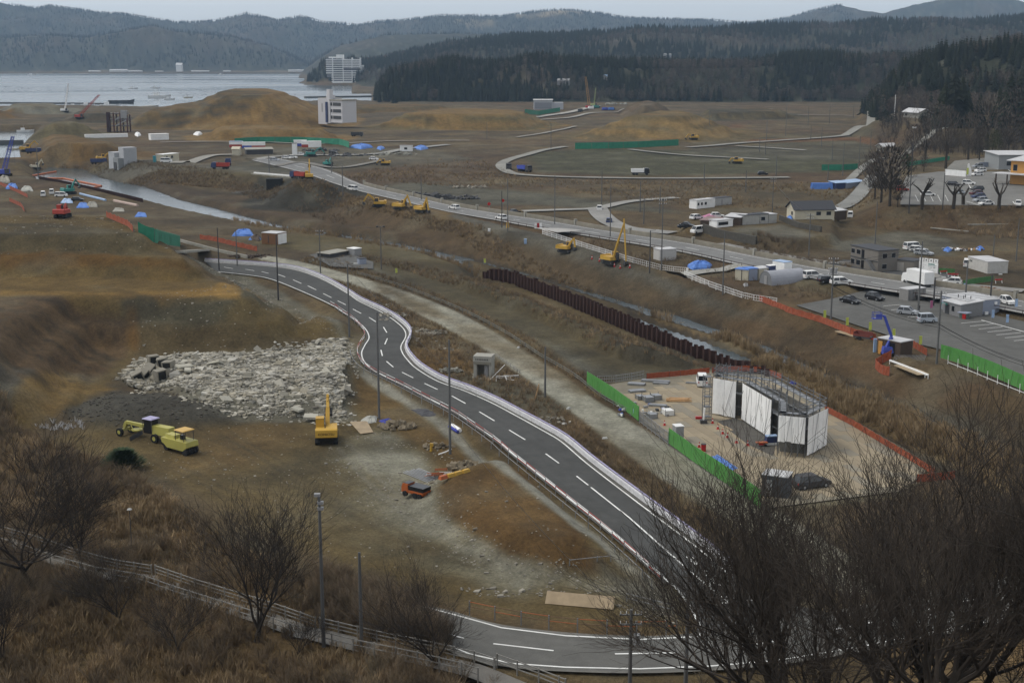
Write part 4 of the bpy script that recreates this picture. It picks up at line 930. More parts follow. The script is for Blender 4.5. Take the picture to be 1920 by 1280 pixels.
def dump_truck(label, loc, rz, cab=M_red, bed=M_red, load=None, group=None, L=7.6):
    t = thing('dump_truck', label, 'truck', loc, rz, group)
    b = MB(); b.prism([(1.6, .7), (1.6, 2.7), (1.9, 2.85), (3.2, 2.8), (3.6, 1.8), (3.65, .7)], -1.2, 1.2); b.build('cab', cab, t)
    MB().box(3.42, 0, 1.75, .2, 2.0, .8).build('windscreen', M_glass, t)
    b = MB(); b.prism([(-3.8, 1.3), (-4.0, 2.6), (1.3, 2.6), (1.3, 1.1), (-3.4, 1.1)], -1.22, -1.12); b.prism([(-3.8, 1.3), (-4.0, 2.6), (1.3, 2.6), (1.3, 1.1), (-3.4, 1.1)], 1.12, 1.22)
    b.box(-1.2, 0, 1.1, 5.0, 2.24, .15); b.box(1.3, 0, 1.1, .12, 2.3, 1.7); b.box(-3.85, 0, 1.3, .12, 2.3, 1.2); b.build('dump_bed', bed, t)
    if load:
        l = MB(); l.prism([(-3.6, 1.3), (-3.4, 2.5), (-2.2, 2.95), (-.4, 3.0), (1.1, 2.6), (1.2, 1.3)], -1.05, 1.05); l.build('load', load, t)
    MB().box(-.2, 0, .7, 7.4, .9, .4).build('chassis', M_dgrey, t)
    for x in (-2.9, -1.6, 2.5):
        for sy in (-1, 1): o = MB().wheel(0, 0, 0, .52, .35).build('wheel', M_rub, t); o.location = (x, sy * 1.0, .52)
    return t
def excavator(label, loc, rz, paint, pose=((4.4, 3.2), (6.6, 1.6), 'down'), sc=1.0, group=None, turn=0.0, text=False, cat='excavator', thin=1.0):
    """pose: boom elbow (x,z), stick end (x,z)"""
    t = thing('excavator', label, cat, loc, rz, group, sc); T = Matrix.Rotation(turn, 4, 'Z')
    for sy in (-1, 1):
        b = MB(); b.prism([(-2.0, .35), (-1.7, .85), (1.7, .85), (2.0, .35), (1.7, .02), (-1.7, .02)], sy * 1.1 - .28, sy * 1.1 + .28); o = b.build('track', M_rub, t)
        for x in (-1.55, 1.55): MB().wheel(x, sy * 1.1, .45, .28, .6, 10).build('track_wheel', M_dgrey, o)
    MB().box(0, 0, .4, 1.6, 1.9, .5).build('undercarriage', M_dgrey, t)
    b = MB(); b.T = T; b.bar((0, 0, .85), (0, 0, 1.05), .75, n=14); b.build('slew_ring', M_dgrey, t)
    b = MB(); b.T = T; b.box(-.35, -.62, 1.05, 3.4, 1.45, .85, bev=.06); b.box(-.35, .1, 1.05, 3.4, .2, .5); b.box(-.9, .75, 1.05, 2.3, 1.1, .8, bev=.06); b.build('engine_house', paint, t)
    b = MB(); b.T = T; b.prism([(-2.55, 1.15), (-2.45, 2.0), (-2.1, 2.15), (-1.75, 2.12), (-1.75, 1.05), (-2.35, 1.02)], -1.32, 1.32); cw = b.build('counterweight', paint, t)
    if text:
        cu = bpy.data.curves.new('lettering', 'FONT'); cu.body = 'KOMATSU'; cu.size = .42; cu.align_x = 'CENTER'; cu.extrude = .006; cu.materials.append(M_black)
        tmp = bpy.data.objects.new('lettering', cu); o = bpy.data.objects.new('lettering', bpy.data.meshes.new_from_object(tmp)); bpy.data.objects.remove(tmp); C.objects.link(o); o.parent = cw; o.matrix_local = T @ Matrix.Translation((-2.54, 0, 1.38)) @ Matrix.Rotation(-math.pi / 2, 4, 'Z') @ Matrix.Rotation(R(84), 4, 'X')
    b = MB(); b.T = T; b.prism([(-.1, 1.05), (-.1, 2.75), (.1, 2.85), (1.0, 2.85), (1.3, 2.3), (1.4, 1.05)], .32, 1.28); cb = b.build('cab', M_dgrey if True else paint, t)
    b = MB(); b.T = T; b.box(.45, .8, 2.84, 1.2, 1.02, .08); b.box(-.08, .8, 1.05, .1, 1.0, 1.75); b.bar((1.38, .33, 1.1), (1.05, .33, 2.85), .05); b.bar((1.38, 1.27, 1.1), (1.05, 1.27, 2.85), .05); b.box(.65, 1.29, 1.05, 1.5, .04, .75); b.build('cab_frame', paint, cb)
    (ex, ez), (sx_, sz), bk = pose; w_ = .36 * thin
    b = MB(); b.T = T; mx_ = .5 * (.9 + ex); mz = .5 * (1.4 + ez) + .5 * thin
    b.beam((.8, -.15, 1.4), (mx_, -.15, mz), w_ + .1, .55 * thin); b.beam((mx_, -.15, mz), (ex, -.15, ez), w_, .45 * thin); b.bar((.9, .1, 1.5), (mx_, .05, mz - .1), .09); b.build('boom', paint, t)
    b = MB(); b.T = T; b.beam((ex - (sx_ - ex) * .12, -.15, ez - (sz - ez) * .12), (sx_, -.15, sz), w_ * .85, .38 * thin); b.bar((mx_ * .6 + ex * .4, -.15, mz * .6 + ez * .4 + .35), (ex + .1, -.15, ez + .35), .08); b.build('stick', paint, t)
    if bk:
        b = MB(); b.T = T; k = -1 if bk == 'down' else 1
        b.prism([(sx_ - .15, sz + .1), (sx_ + .25, sz), (sx_ + .2, sz - .75), (sx_ - .45, sz - .95), (sx_ - .75, sz - .55), (sx_ - .35, sz - .35)], -.65, .35); b.build('bucket', M_dgrey, t)
    return t
# ---------------------------------------------------------------- poles and fences
def mpp(p): return (p[1] * ct - (p[2] - CH) * st) / F
def pole(label, bx, by, ty, kind='plain', r=.17, group=None, cat='utility pole', m_=None, base=None, name='utility_pole', tx=None):
    p = Vector(base) if base else at(bx, by); top = zray(ty, p.y); h = max(3.0, top - p.z)
    t = thing(name, label, cat, tuple(p), 0, group); m_ = m_ or M_pole
    ln = (tx - bx) * mpp(p) if tx else 0
    MB().bar((0, 0, -.6), (ln, 0, h), r, r * .62, 8).build('pole', m_, t)
    if kind in ('arms', 'trans', 'busy'):
        for k, z in enumerate((h - .5, h - 1.3) if kind != 'busy' else (h - .4, h - 1.2, h - 2.2, h - 3.2)):
            b = MB(); b.beam((-.9, .15, z), (.9, .15, z), .1, .1); o = b.build('crossarm', M_tube, t)
            q = MB()
            for x in (-.8, -.35, .35, .8): q.bar((x, .15, z + .05), (x, .15, z + .3), .06, .03, 5)
            q.build('insulator', M_white, o)
    if kind in ('trans', 'busy'):
        for s_ in ((-1, 1) if kind == 'busy' else (1,)): MB().bar((s_ * .45, -.1, h - 2.9), (s_ * .45, -.1, h - 2.0), .28, n=10).build('transformer', M_grey, t)
    if kind == 'lamp':
        MB().bar((ln, 0, h - .1), (ln + 1.3, -.3, h + .15), .05).build('lamp_arm', m_, t); MB().box(ln + 1.5, -.35, h + .08, .7, .3, .14).build('lamp_head', M_lamp, t)
    if kind == 'tee':
        MB().beam((-.8, 0, h), (.8, 0, h), .1, .1).build('crossarm', M_tube, t)
        for s_ in (-1, 1): MB().box(s_ * .8, 0, h - .15, .5, .4, .35).build('floodlight', M_dgrey, t)
    if kind == 'globe':
        MB().bar((0, 0, h), (0, 0, h + .1), .28, .2, 12).build('lamp_shade', mat('dull_lamp', (.36, .36, .34), .5), t)
    if kind == 'speaker':
        for a in (0, 2.1, 4.2): MB().bar((.15 * math.cos(a), .15 * math.sin(a), h), (.6 * math.cos(a), .6 * math.sin(a), h + .1), .08, .28, 8).build('horn', M_grey, t)
    if kind == 'hooks':
        for z in (h, h - .7, h - 1.2): MB().box(.1 if z < h else -.15, 0, z, .5, .35, .25).build('camera_box', M_grey, t)
    return t
def rail_fence(name, label, pts, hts, step, post_h, m_, cat='fence', r=.04, rail_r=None, mats2=None, group=None, panels=None, part='rail', balus=0):
    """posts and rails as parts along a polyline"""
    o0 = Vector(pts[0]); t = thing(name, label, cat, tuple(o0), 0, group); A = [(p - o0, d) for p, d in along(pts, step)] + [(Vector(pts[-1]) - o0, None)]
    pm = MB().bar((0, 0, -.3), (0, 0, post_h), r, n=5).mesh('post', m_)
    for p, d in A:
        o = bpy.data.objects.new('post', pm); C.objects.link(o); o.parent = t; o.location = p
    rr = rail_r or r * .8
    for k in range(len(A) - 1):
        a, b = A[k][0], A[k + 1][0]
        if (b - a).length < .15: continue
        for j, h_ in enumerate(hts):
            mm = (mats2[(k + j) % len(mats2)] if mats2 else m_); q = MB(); q.bar(Vector((0, 0, h_)), b - a + Vector((0, 0, h_)), rr, n=4)
            o = q.build(part, mm, t); o.location = a
        if balus:
            q = MB(); n = int(balus)
            for i in range(1, n): c = (b - a) * (i / n); q.bar(c + Vector((0, 0, hts[-1])), c + Vector((0, 0, hts[0])), rr * .6, n=3, cap=False)
            o = q.build('baluster', m_, t); o.location = a
    return t
def sheet_fence(name, label, pts, step, H, m_, frame=None, cat='fence', group=None, th=.04, part='panel', z0=.1, sag=0.0, posts=True, rag=0):
    """panel after panel along a polyline; each panel its own mesh"""
    o0 = Vector(pts[0]); t = thing(name, label, cat, tuple(o0), 0, group); A = [p - o0 for p, d in along(pts, step)] + [Vector(pts[-1]) - o0]; r = random.Random(len(pts) * 7 + int(H * 10))
    pm = MB().bar((0, 0, -.3), (0, 0, H + .12), .035, n=4).mesh('post', frame or M_tube)
    for k in range(len(A)):
        if posts:
            o = bpy.data.objects.new('post', pm); C.objects.link(o); o.parent = t; o.location = A[k] + Vector((0, .05, 0))
        if k == len(A) - 1: break
        a, b = A[k], A[k + 1]; L = (b - a).length
        if L < .2: continue
        d = (b - a).normalized(); nn = Vector((-d.y, d.x, 0)).normalized(); q = MB(); n = 4; h0 = z0; rows = []
        for i in range(n + 1):
            u = i / n; p = d * (L * (u * .985 + .0075)); wv = nn * (r.uniform(-.05, .05) + .05 * math.sin(u * 9)); top = H - sag * math.sin(u * math.pi) * r.uniform(.6, 1.2) - (r.uniform(0, rag) if rag else 0)
            rows.append((p + wv * .4 + Vector((0, 0, h0)), p + wv + Vector((0, 0, h0 + (top - h0) * .5)), p + Vector((0, 0, top))))
        for s_ in (0, th):
            for i in range(n):
                for j in range(2):
                    f = [rows[i][j], rows[i + 1][j], rows[i + 1][j + 1], rows[i][j + 1]]; f = [v - nn * s_ for v in f]; q.poly(f if s_ else f[::-1])
        for i in range(n): q.poly([rows[i][2], rows[i + 1][2], rows[i + 1][2] - nn * th, rows[i][2] - nn * th])
        o = q.build(part, m_, t); o.location = a
    return t
def lumpy(name, poly_px, h, m_, label, cat, z=None, seed=1, res=7, group=None, edge=.6, world=None, kind=None):
    """a draped heap or tarpaulin over a footprint given by its corners"""
    q = world or [tuple(at(a, b, z=z)) if z is not None else tuple(at(a, b)) for a, b in poly_px]
    cx = sum(p[0] for p in q) / len(q); cy = sum(p[1] for p in q) / len(q); z0 = min(p[2] for p in q); r = random.Random(seed); mb = MB(); rings = [(1.0, 0), (.93, .35), (.72, .75), (.4, .95), (.12, 1.0)]
    pts = []
    for i in range(len(q)):
        a, b = q[i], q[(i + 1) % len(q)]
        for k in range(res): t = k / res; pts.append((a[0] * (1 - t) + b[0] * t - cx, a[1] * (1 - t) + b[1] * t - cy))
    R_ = []
    for s_, hz in rings: R_.append([mb.pv((x * s_ * r.uniform(.95, 1.05), y * s_ * r.uniform(.95, 1.05), hz * h * r.uniform(.75, 1.15) - (.05 if hz == 0 else 0))) for x, y in pts])
    n = len(pts)
    for a, b in zip(R_[:-1], R_[1:]):
        for k in range(n): mb.face((a[k], a[(k + 1) % n], b[(k + 1) % n], b[k]))
    c = mb.pv((0, 0, h))
    for k in range(n): mb.face((R_[-1][k], R_[-1][(k + 1) % n], c))
    o = mb.build(name, m_); o.location = (cx, cy, z0); tag(o, label, cat, group, kind)
    return o
# ---------------------------------------------------------------- buildings
def corner(A, B, z=None):
    """origin at the front-left foot, yaw and length of the front wall from two pixels"""
    a = at(*A, z=z); b = at(B[0], B[1], z=a.z); d = b - a; return a, math.atan2(d.y, d.x), d.length
SIDES = {'f': (0, -1), 'r': (1, 0), 'b': (0, 1), 'l': (-1, 0)}
def opening(parent, side, L, D, u, z, w_, h, name='window', m_=None, frame=None, sub=True):
    """a window or door standing 3 cm proud of a wall; u along the wall"""
    m_ = m_ or M_glass; frame = frame or M_grey
    def bx(e, t_, g):
        q = MB()
        if side == 'f': q.box(u, -g, z - e, w_ + 2 * e, t_, h + 2 * e)
        elif side == 'b': q.box(u, D + g, z - e, w_ + 2 * e, t_, h + 2 * e)
        elif side == 'l': q.box(-g, u, z - e, t_, w_ + 2 * e, h + 2 * e)
        else: q.box(L + g, u, z - e, t_, w_ + 2 * e, h + 2 * e)
        return q
    o = bx(.06, .06, .01).build(name, frame if name == 'window' else m_, parent)
    if name == 'window' and sub: bx(0, .06, .03).build('pane', m_, o)
    return o
def house(name, label, A, B, D, H, wall, roof, rtype='flat', rise=1.2, over=.3, wins=(), doors=(), cat='building', z=None, group=None, L=None, base_z=None):
    a, rz, L0 = corner(A, B, z); L = L or L0; t = thing(name, label, cat, (a.x, a.y, a.z if base_z is None else base_z), rz, group)
    b = MB()
    if rtype == 'gable': b.prism([(0, -.4), (0, H), (D / 2, H + rise), (D, H), (D, -.4)], 0, L, 'x')
    elif rtype == 'shed': b.prism([(0, -.4), (0, H), (D, H + rise), (D, -.4)], 0, L, 'x')
    else: b.box(L / 2, D / 2, -.4, L, D, H + .4)
    b.build('wall', wall, t); r = MB(); e = over
    if rtype == 'gable':
        k = rise / (D / 2); r.prism([(-e, H - e * k + .04), (D / 2, H + rise + .04), (D / 2, H + rise + .2), (-e, H - e * k + .2)], -e, L + e, 'x'); r.prism([(D + e, H - e * k + .04), (D + e, H - e * k + .2), (D / 2, H + rise + .2), (D / 2, H + rise + .04)], -e, L + e, 'x')
    elif rtype == 'shed': k = rise / D; r.prism([(-e, H - e * k + .03), (D + e, H + rise + e * k + .03), (D + e, H + rise + e * k + .18), (-e, H - e * k + .18)], -e, L + e, 'x')
    else: r.box(L / 2, D / 2, H + .005, L + 2 * e, D + 2 * e, .14)
    r.build('roof', roof, t)
    for w_ in wins: opening(t, w_[0], L, D, w_[1], w_[2], w_[3], w_[4])
    for w_ in doors: opening(t, w_[0], L, D, w_[1], w_[2], w_[3], w_[4], 'door', w_[5] if len(w_) > 5 else M_white)
    return t, L
def crane(label, bx, by, tx, ty, paint, group=None, body=None, w0=1.0, name='crawler_crane'):
    """lattice boom crawler crane; boom from foot to the pixel given at the same distance"""
    p = at(bx, by); top = PY(tx, ty, p.y); t = thing(name, label, 'crane', tuple(p), 0, group)
    MB().box(0, 0, 0, 5.5, 4.2, 1.0).build('track', M_rub, t); MB().box(-.8, 0, 1.05, 6, 3, 1.8, bev=.1).build('body', body or paint, t); MB().box(1.7, -1.2, 1.3, 1.6, 1.2, 1.8).build('cab', M_dgrey, t)
    a = Vector((0, 0, 2.2)); b = Vector(top) - p; m_ = MB(); n = 14; c = []
    for k in range(n + 1):
        q = a.lerp(b, k / n); w_ = w0 * (1 - .4 * k / n) * (.35 if k in (0,) else 1); c.append([q + Vector((sx * w_, sy * w_, 0)) for sx, sy in ((-1, -1), (1, -1), (1, 1), (-1, 1))])
    for k in range(n):
        for j in range(4): m_.bar(c[k][j], c[k + 1][j], .13, n=3, cap=False); m_.bar(c[k][j], c[k + 1][(j + 1) % 4], .08, n=3, cap=False)
    m_.build('boom', paint, t); MB().bar(b, (b.x, b.y, max(b.z * .25, 3)), .05, n=3).build('hoist_cable', M_dgrey, t); MB().bar((-3, 0, 2.6), b, .05, n=3).build('stay', M_dgrey, t)
    return t
def boat(label, px, py, L, m_=None, group=None, rz=0, cabin=True):
    p = P(px, py, Z_WATER); t = thing('fishing_boat', label, 'boat', (p[0], p[1], Z_WATER), rz, group); b = MB(); w_ = L * .14
    lo = [(-L / 2, -w_ * .8), (L * .25, -w_ * .8), (L * .45, 0), (L * .25, w_ * .8), (-L / 2, w_ * .8)]; hi = [(-L / 2, -w_), (L * .28, -w_), (L / 2, 0), (L * .28, w_), (-L / 2, w_)]
    I = [b.pv((x, y, -.3)) for x, y in lo]; J = [b.pv((x, y, L * .12 + (.04 * L if k == 2 else 0))) for k, (x, y) in enumerate(hi)]
    for k in range(5): b.face((I[k], I[(k + 1) % 5], J[(k + 1) % 5], J[k]))
    b.face(J); b.face(I[::-1]); b.build('hull', m_ or M_white, t)
    if cabin: MB().box(-L * .15, 0, L * .12, L * .22, w_ * 1.3, L * .13).build('cabin', M_white, t); MB().bar((-L * .1, 0, L * .2), (-L * .1, 0, L * .42), .07, n=4).build('mast', M_steel, t)
    return t
# ---------------------------------------------------------------- trees with limbs of their own
def limbs(h, seed, r0=.16, spread=.5, fork=.22, lv=6, up=.25, kids=3, twig=.010, crook=.18, cap=4200):
    """trunk and limbs grown level by level, thinning to twigs"""
    r = random.Random(seed); tr = MB(); br = MB(); cnt = 0
    queue = [(Vector((0, 0, -.4)), Vector((r.gauss(0, .08), r.gauss(0, .08), 1)), h * fork + .4, r0, 0)]
    while queue and cnt < cap:
        nxt = []
        for p, d, L, rad, k in queue:
            n = 4 if k < 3 else (3 if k < 5 else 2); q = p; mb = tr if k == 0 else br; pts = [(p, rad)]
            for i in range(n):
                d = (d + Vector((r.gauss(0, crook), r.gauss(0, crook), r.gauss(0, crook * .5) + up * .22))).normalized(); e = q + d * (L / n); r2 = max(twig * .5, rad * (1 - .5 * (i + 1) / n))
                mb.bar(q, e, max(twig * .6, pts[-1][1]), r2, 6 if k < 2 else (4 if k == 2 else 3), False); cnt += 1; q = e; pts.append((e, r2))
            if k >= lv: continue
            nk = kids + (1 if r.random() < .5 else 0) + (1 if k == 1 else 0) - (1 if k > 3 else 0)
            if k == 0: nk = kids + 2
            base = r.uniform(0, 6.283)
            for j in range(nk):
                f = (.35 + .65 * (j + r.random()) / nk) if k else (.6 + .4 * r.random()); i = f * n; a = min(int(i), n - 1); f2 = i - a; s_ = pts[a][0].lerp(pts[a + 1][0], min(f2, 1)); rr = pts[a][1] * (1 - f2) + pts[a + 1][1] * f2
                az = base + j * 2.4 + r.uniform(-.4, .4); side = Vector((math.cos(az), math.sin(az), 0)); side = (side - d * side.dot(d)); side = side.normalized() if side.length > .01 else Vector((1, 0, 0))
                nd = (d + side * spread * r.uniform(.7, 1.5) + Vector((0, 0, up * r.uniform(0, .6)))).normalized()
                nxt.append((s_, nd, L * r.uniform(.55, .85) if k else h * r.uniform(.2, .3), rr * r.uniform(.58, .74), k + 1))
            if k: nxt.append((q, d, L * r.uniform(.6, .85), pts[-1][1], k + 1))
        queue = nxt
    return tr, br
def tree_meshes(h, seed, **k):
    tr, br = limbs(h, seed, **k); zs = [v[2] for v in br.v]; top = max(zs)
    return tr.mesh('trunk', M_bark), br.mesh('branches', M_twig), top
def bare_tree(label, base, h, kind, rz=0, group=None, name='bare_tree', cat='tree'):
    tm, bm_, top = kind; t = thing(name, label, cat, base, rz, group, h / top)
    for nm, me in (('trunk', tm), ('branches', bm_)): o = bpy.data.objects.new(nm, me); C.objects.link(o); o.parent = t
    return t
# ---------------------------------------------------------------- along the winding road
LV = [Vector(p) for p in RL]; RV = [Vector(p) for p in RR]
def offs(A_, B_, m):
    return [a + (a - b).normalized() * m for a, b in zip(A_, B_)]
lf = offs(LV, RV, .75)[24:]
rail_fence('pipe_barrier', 'red and white pipe barrier along the left edge of the winding road', lf, (.85, .5), 3.2, .95, M_steel, r=.05, rail_r=.045, mats2=[M_white, M_red, paint_mat('pale_pink', (.5, .36, .34))])
lf2 = offs(LV, RV, 1.9)[60:]
rail_fence('pipe_barrier', 'low grey pipe barrier outside the red and white one', lf2, (.6,), 3.6, .7, M_steel, r=.05)
rg = offs(RV, LV, .85)
t = thing('guard_rail', 'white guard rail wrapped in lilac plastic along the right side of the winding road', 'guard rail', tuple(rg[0])); o0 = rg[0]
A = [p for p, d in along(rg, 3.0)]
for k in range(len(A) - 1):
    a, b = A[k] - o0, A[k + 1] - o0; d = (b - a).normalized(); nn = Vector((-d.y, d.x, 0))
    q = MB(); q.beam(a + Vector((0, 0, .42)), b + Vector((0, 0, .42)), .30, .34); q.beam(a + Vector((0, 0, .1)), b + Vector((0, 0, .1)), .45, .16); q.build('rail', mat('wrapped_rail', (.58, .58, .585), .6, .18, 2.2, dirt=.15), t)
    q = MB(); q.beam(a + nn * .22 + Vector((0, 0, .72)), b + nn * .22 + Vector((0, 0, .72)), .10, .14); q.build('plastic_cover', M_lila, t)
    q = MB(); q.bar(a + nn * .2, a + nn * .2 + Vector((0, 0, .95)), .05); q.build('post', M_steel, t)
# fence of the pale path
pf = [Vector(p) for p in PB]; pf = [p + (p - Vector(q)).normalized() * 1.6 for p, q in zip(PB and [Vector(x) for x in PB], PA)]
pf = [Vector((p.x, p.y, float(Hs(p.x, p.y)))) for p in pf]
rail_fence('path_fence', 'long weathered pipe fence beside the pale concrete path', pf[6:32], (.8, .45), 3.0, .9, mat('weathered_pipe', (.14, .15, .135), .7, .3, 1), r=.05, rail_r=.05)
# bottom road fence: orange and grey
ff = [Vector(P(a, b, ZR)) + Vector((0, .6, 0)) for a, b in [(880,1152),(960,1169),(1060,1184),(1180,1191),(1270,1189)]]
rail_fence('orange_fence', 'orange and grey pipe fence at the inner edge of the lower road', ff, (1.0, .55), 2.6, 1.1, M_steel, r=.06, rail_r=.035, mats2=[M_orange, M_wood])
rail_fence('pipe_barrier', 'short pair of silver pipe rails lying beside the road junction', [at(1175, 1128), at(1262, 1150)], (.85, .4), 3.0, .9, M_steel, r=.05)
rail_fence('pipe_barrier', 'single silver pipe rail at the toe of the brown fill', [at(1068, 1060), at(1145, 1052)], (.6,), 3.0, .7, M_steel, r=.05)
# plank board beside the lower road
a = at(1022, 1131); b = at(1150, 1143); d = b - a; t_ = MB(); L = d.length
t_.T = Matrix.Translation(a) @ Matrix.Rotation(math.atan2(d.y, d.x), 4, 'Z') @ Matrix.Rotation(R(38), 4, 'X'); t_.box(L / 2, .65, 0, L, 1.35, .07)
tag(t_.build('board', M_ply), 'long pale board leaning beside the lower road fence', 'board')
# walkway on the hillside with its two fences
W1 = [(-40,992),(0,1006),(70,1026),(140,1050),(210,1070),(285,1082)]; W2 = [(292,1082),(360,1106),(430,1128),(520,1156),(592,1182)]; W3 = [(600,1182),(700,1206),(800,1226),(900,1250),(928,1260)]; W4 = [(932,1252),(960,1262),(1010,1280),(1060,1300)]
M_rail = mat('grey_rail_concrete', (.26, .255, .235), .85, .3, 1.5, dirt=.4)
WALK = W1 + W2 + W3 + [(1000, 1290)]
wl = [at(a, b) for a, b in WALK]; wr = []
for i, p in enumerate(wl):
    d = (wl[min(i + 1, len(wl) - 1)] - wl[max(i - 1, 0)]).normalized(); nn = Vector((d.y, -d.x, 0)); q = p + nn * 2.4; wr.append(Vector((q.x, q.y, p.z)))
sheet('walkway', [tuple(p) for p in wl], [tuple(p) for p in wr], .25, flat((.19, .18, .16)), M_asph, 3)
lab = ['grey three-rail fence of the hillside walkway at the far left', 'grey three-rail fence of the walkway behind the twiggy shrubs', 'grey three-rail fence of the walkway near the bottom left trees', 'white-grey rail fence at the bottom edge of the picture']
for k, w_ in enumerate((W1, W2, W3, W4)):
    rail_fence('rail_fence', lab[k], [at(a, b, .1) for a, b in w_], (1.15, .8, .45), 2.0, 1.25, M_rail, r=.075, rail_r=.055)
lo = [Vector((p.x, p.y, p.z + .2)) for p in wr]
rail_fence('rail_fence', 'grey rail fence on the near side of the hillside walkway', lo[:-1], (1.1, .6), 2.2, 1.2, M_rail, r=.07, rail_r=.05)
# ---------------------------------------------------------------- poles
PO = [(655,632,495,'lamp','thin grey lamp pole left of the bend in the road'),(711,785,585,'plain','tall grey pole left of the road, standing by the blue scrap of tarpaulin'),(844,851,637,'plain','tall grey pole standing across the road from the ruined gate house'),
 (522,563,441,'plain','dark pole at the edge of the big fill, below the brown container'),(411,508,427,'plain','dark pole at the far end of the winding road'),(445,500,430,'plain','thin pole just right of the dark pole at the road end'),
 (601,512,430,'arms','pole with crossarm beside the grey scrap yard'),(715,505,425,'tee','steel floodlight mast between the path and the river'),(1022,745,650,'plain','short dark pole between pale path and track'),
 (1285,1300,1032,'plain','tall grey pole at the road junction, in front of the markings'),(607,1212,930,'hooks','tall pole with cameras on top at the bottom left'),(678,1215,1035,'plain','thin dark pole left of the forked bottom tree'),
 (1180,1330,1142,'trans','pole with transformer at the bottom edge, before the lower road'),(1557,612,482,'busy','pole crowded with fittings at the edge of the car park'),(1756,682,545,'trans','pole with a round coil of cable in front of the blue prefab shop'),
 (1721,590,452,'plain','grey pole behind the grey storage lockers'),(1355,553,435,'plain','thin grey pole by the white railing, left of the cream cabins'),(1240,508,372,'arms','pole by the white shed near the blue tarpaulin'),
 (1218,512,432,'lamp','black lamp post on the dike next to the long excavator'),(1144,445,345,'plain','grey pole at the bend where the side road meets the main road'),(952,435,335,'plain','grey pole beside the white car on the main road'),(941,427,358,'plain','dark thin pole with a red light beside the main road'),
 (1040,422,330,'plain','thin grey pole left of the road fork'),(1448,398,333,'arms','pole between the long trailer and the dark-roofed house'),(1516,485,400,'arms','pole standing before the low wall of the dark-roofed house'),(1640,470,378,'plain','thin pole below the brown bank'),
 (1905,490,410,'plain','grey pole at the right edge beyond the toilet cabins'),(1861,495,440,'plain','slim pole by the white portable office'),(1857,560,515,'lamp','short dark lamp on the verge right of the white car'),(1750,575,520,'lamp','short black lamp beside the roof signs'),
 (1810,560,490,'plain','white post near the white box truck'),(1685,345,290,'plain','thin pole in front of the round shrub'),(1704,400,240,'speaker','loudspeaker post among the round-crowned trees'),(1767,395,325,'plain','thin black post in the upper car park'),
 (1120,330,180,'plain','pale pole on the plain')]
poles = {}
for bx, by, ty, kind, lb in PO[:-1]: poles[bx] = pole(lb, bx, by, ty, kind, r=.16 if by < 560 else .19, name='lamp_post' if kind in ('lamp', 'tee') else 'utility_pole', cat='lamp post' if kind in ('lamp', 'tee') else 'utility pole', m_=M_dgrey if bx in (1218,1857,1750,522,411,941,1767,1704) else None)
pole('small park lamp with a pale round top on the left hillside', 248, 1040, 955, 'globe', .06, name='lamp_post', cat='lamp post', m_=M_dgrey)
FARP = [(913,262,228,'left'),(1033,280,232,''),(1320,345,308,''),(1424,285,258,''),(1437,265,225,''),(1473,255,195,''),(1515,236,200,''),(1555,232,198,''),(1600,222,196,''),(1560,300,262,''),(1580,330,268,''),(1610,320,255,''),(1632,280,245,''),(1455,330,290,''),(1435,290,268,''),(1520,262,235,''),(1540,275,240,''),(1128,385,320,''),(1200,398,340,''),(1237,400,350,''),(1207,420,372,''),(622,325,285,''),(505,325,288,''),(790,375,330,''),(643,370,310,''),(1330,235,210,''),(72,330,275,''),(1398,360,320,''),(1552,340,308,'')]
fp0 = None
for i, (bx, by, ty, _) in enumerate(FARP):
    p = at(bx, by)
    if fp0 is None:
        fp0 = pole('thin distant pole standing on the levelled plain', bx, by, ty, 'plain', .18, group='thin poles across the levelled plain', base=p); hh = zray(ty, p.y) - p.z; fh = hh
    else:
        o = dup(fp0, tuple(p), 0, 'thin distant pole standing on the levelled plain', 'thin poles across the levelled plain'); s_ = max(.5, (zray(ty, p.y) - p.z) / fh); o.scale = (1.1, 1.1, s_)
# cables
def cable(label, pts, off=((0, 0),), sag=.8, r=.03):
    mb = MB(); o0 = Vector(pts[0])
    for dx, dz in off:
        for a, b in zip(pts[:-1], pts[1:]):
            a = Vector(a) - o0 + Vector((dx, 0, dz)); b = Vector(b) - o0 + Vector((dx, 0, dz)); n = 8; q = [a.lerp(b, k / n) - Vector((0, 0, sag * 4 * (k / n) * (1 - k / n))) for k in range(n + 1)]; mb.path(q, r, 3)
    o = mb.build('power_cable', M_black); o.location = o0; tag(o, label, 'cable'); return o
def ptop(bx, f=.92):
    t = poles[bx]; return Vector(t.location) + Vector((0, 0, (max(v[2] for v in [c for c in t.children if c.name.startswith('pole')][0].bound_box)) * f))
p1 = ptop(1557, .9); p2 = ptop(1756, .5); p3 = p2 + (p2 - p1) * .9
cable('three dark cables sagging over the car park to the coil pole', [ptop(1557, .55), p2, Vector((p3.x, p3.y, p2.z - 1.5))], ((0, 0), (.3, .35), (-.2, .7)), .9, .035)
cable('thin cables between the crowded pole and the pole behind the lockers', [ptop(1557, .95), ptop(1721, .95)], ((0, 0), (.4, -.5)), .7, .03)
cable('dark cable strung from the lamp pole over the road bend', [ptop(655, .95), Vector(P(900, 748, 3)) ], ((0, 0),), .5, .025)
cable('thin cable dropping across the lower stretch of road', [ptop(844, .3), ptop(1180, .9)], ((0, 0),), 1.0, .025)
cable('thin cable slung between two poles beyond the main road', [ptop(1144, .95), ptop(1240, .95), ptop(1448, .95)], ((0, 0), (.3, -.4)), .8, .03)
cable('thin cable from the trailer pole past the dark-roofed house', [ptop(1448, .9), ptop(1516, .95), ptop(1721, .9)], ((0, 0), (.3, -.4)), .9, .03)
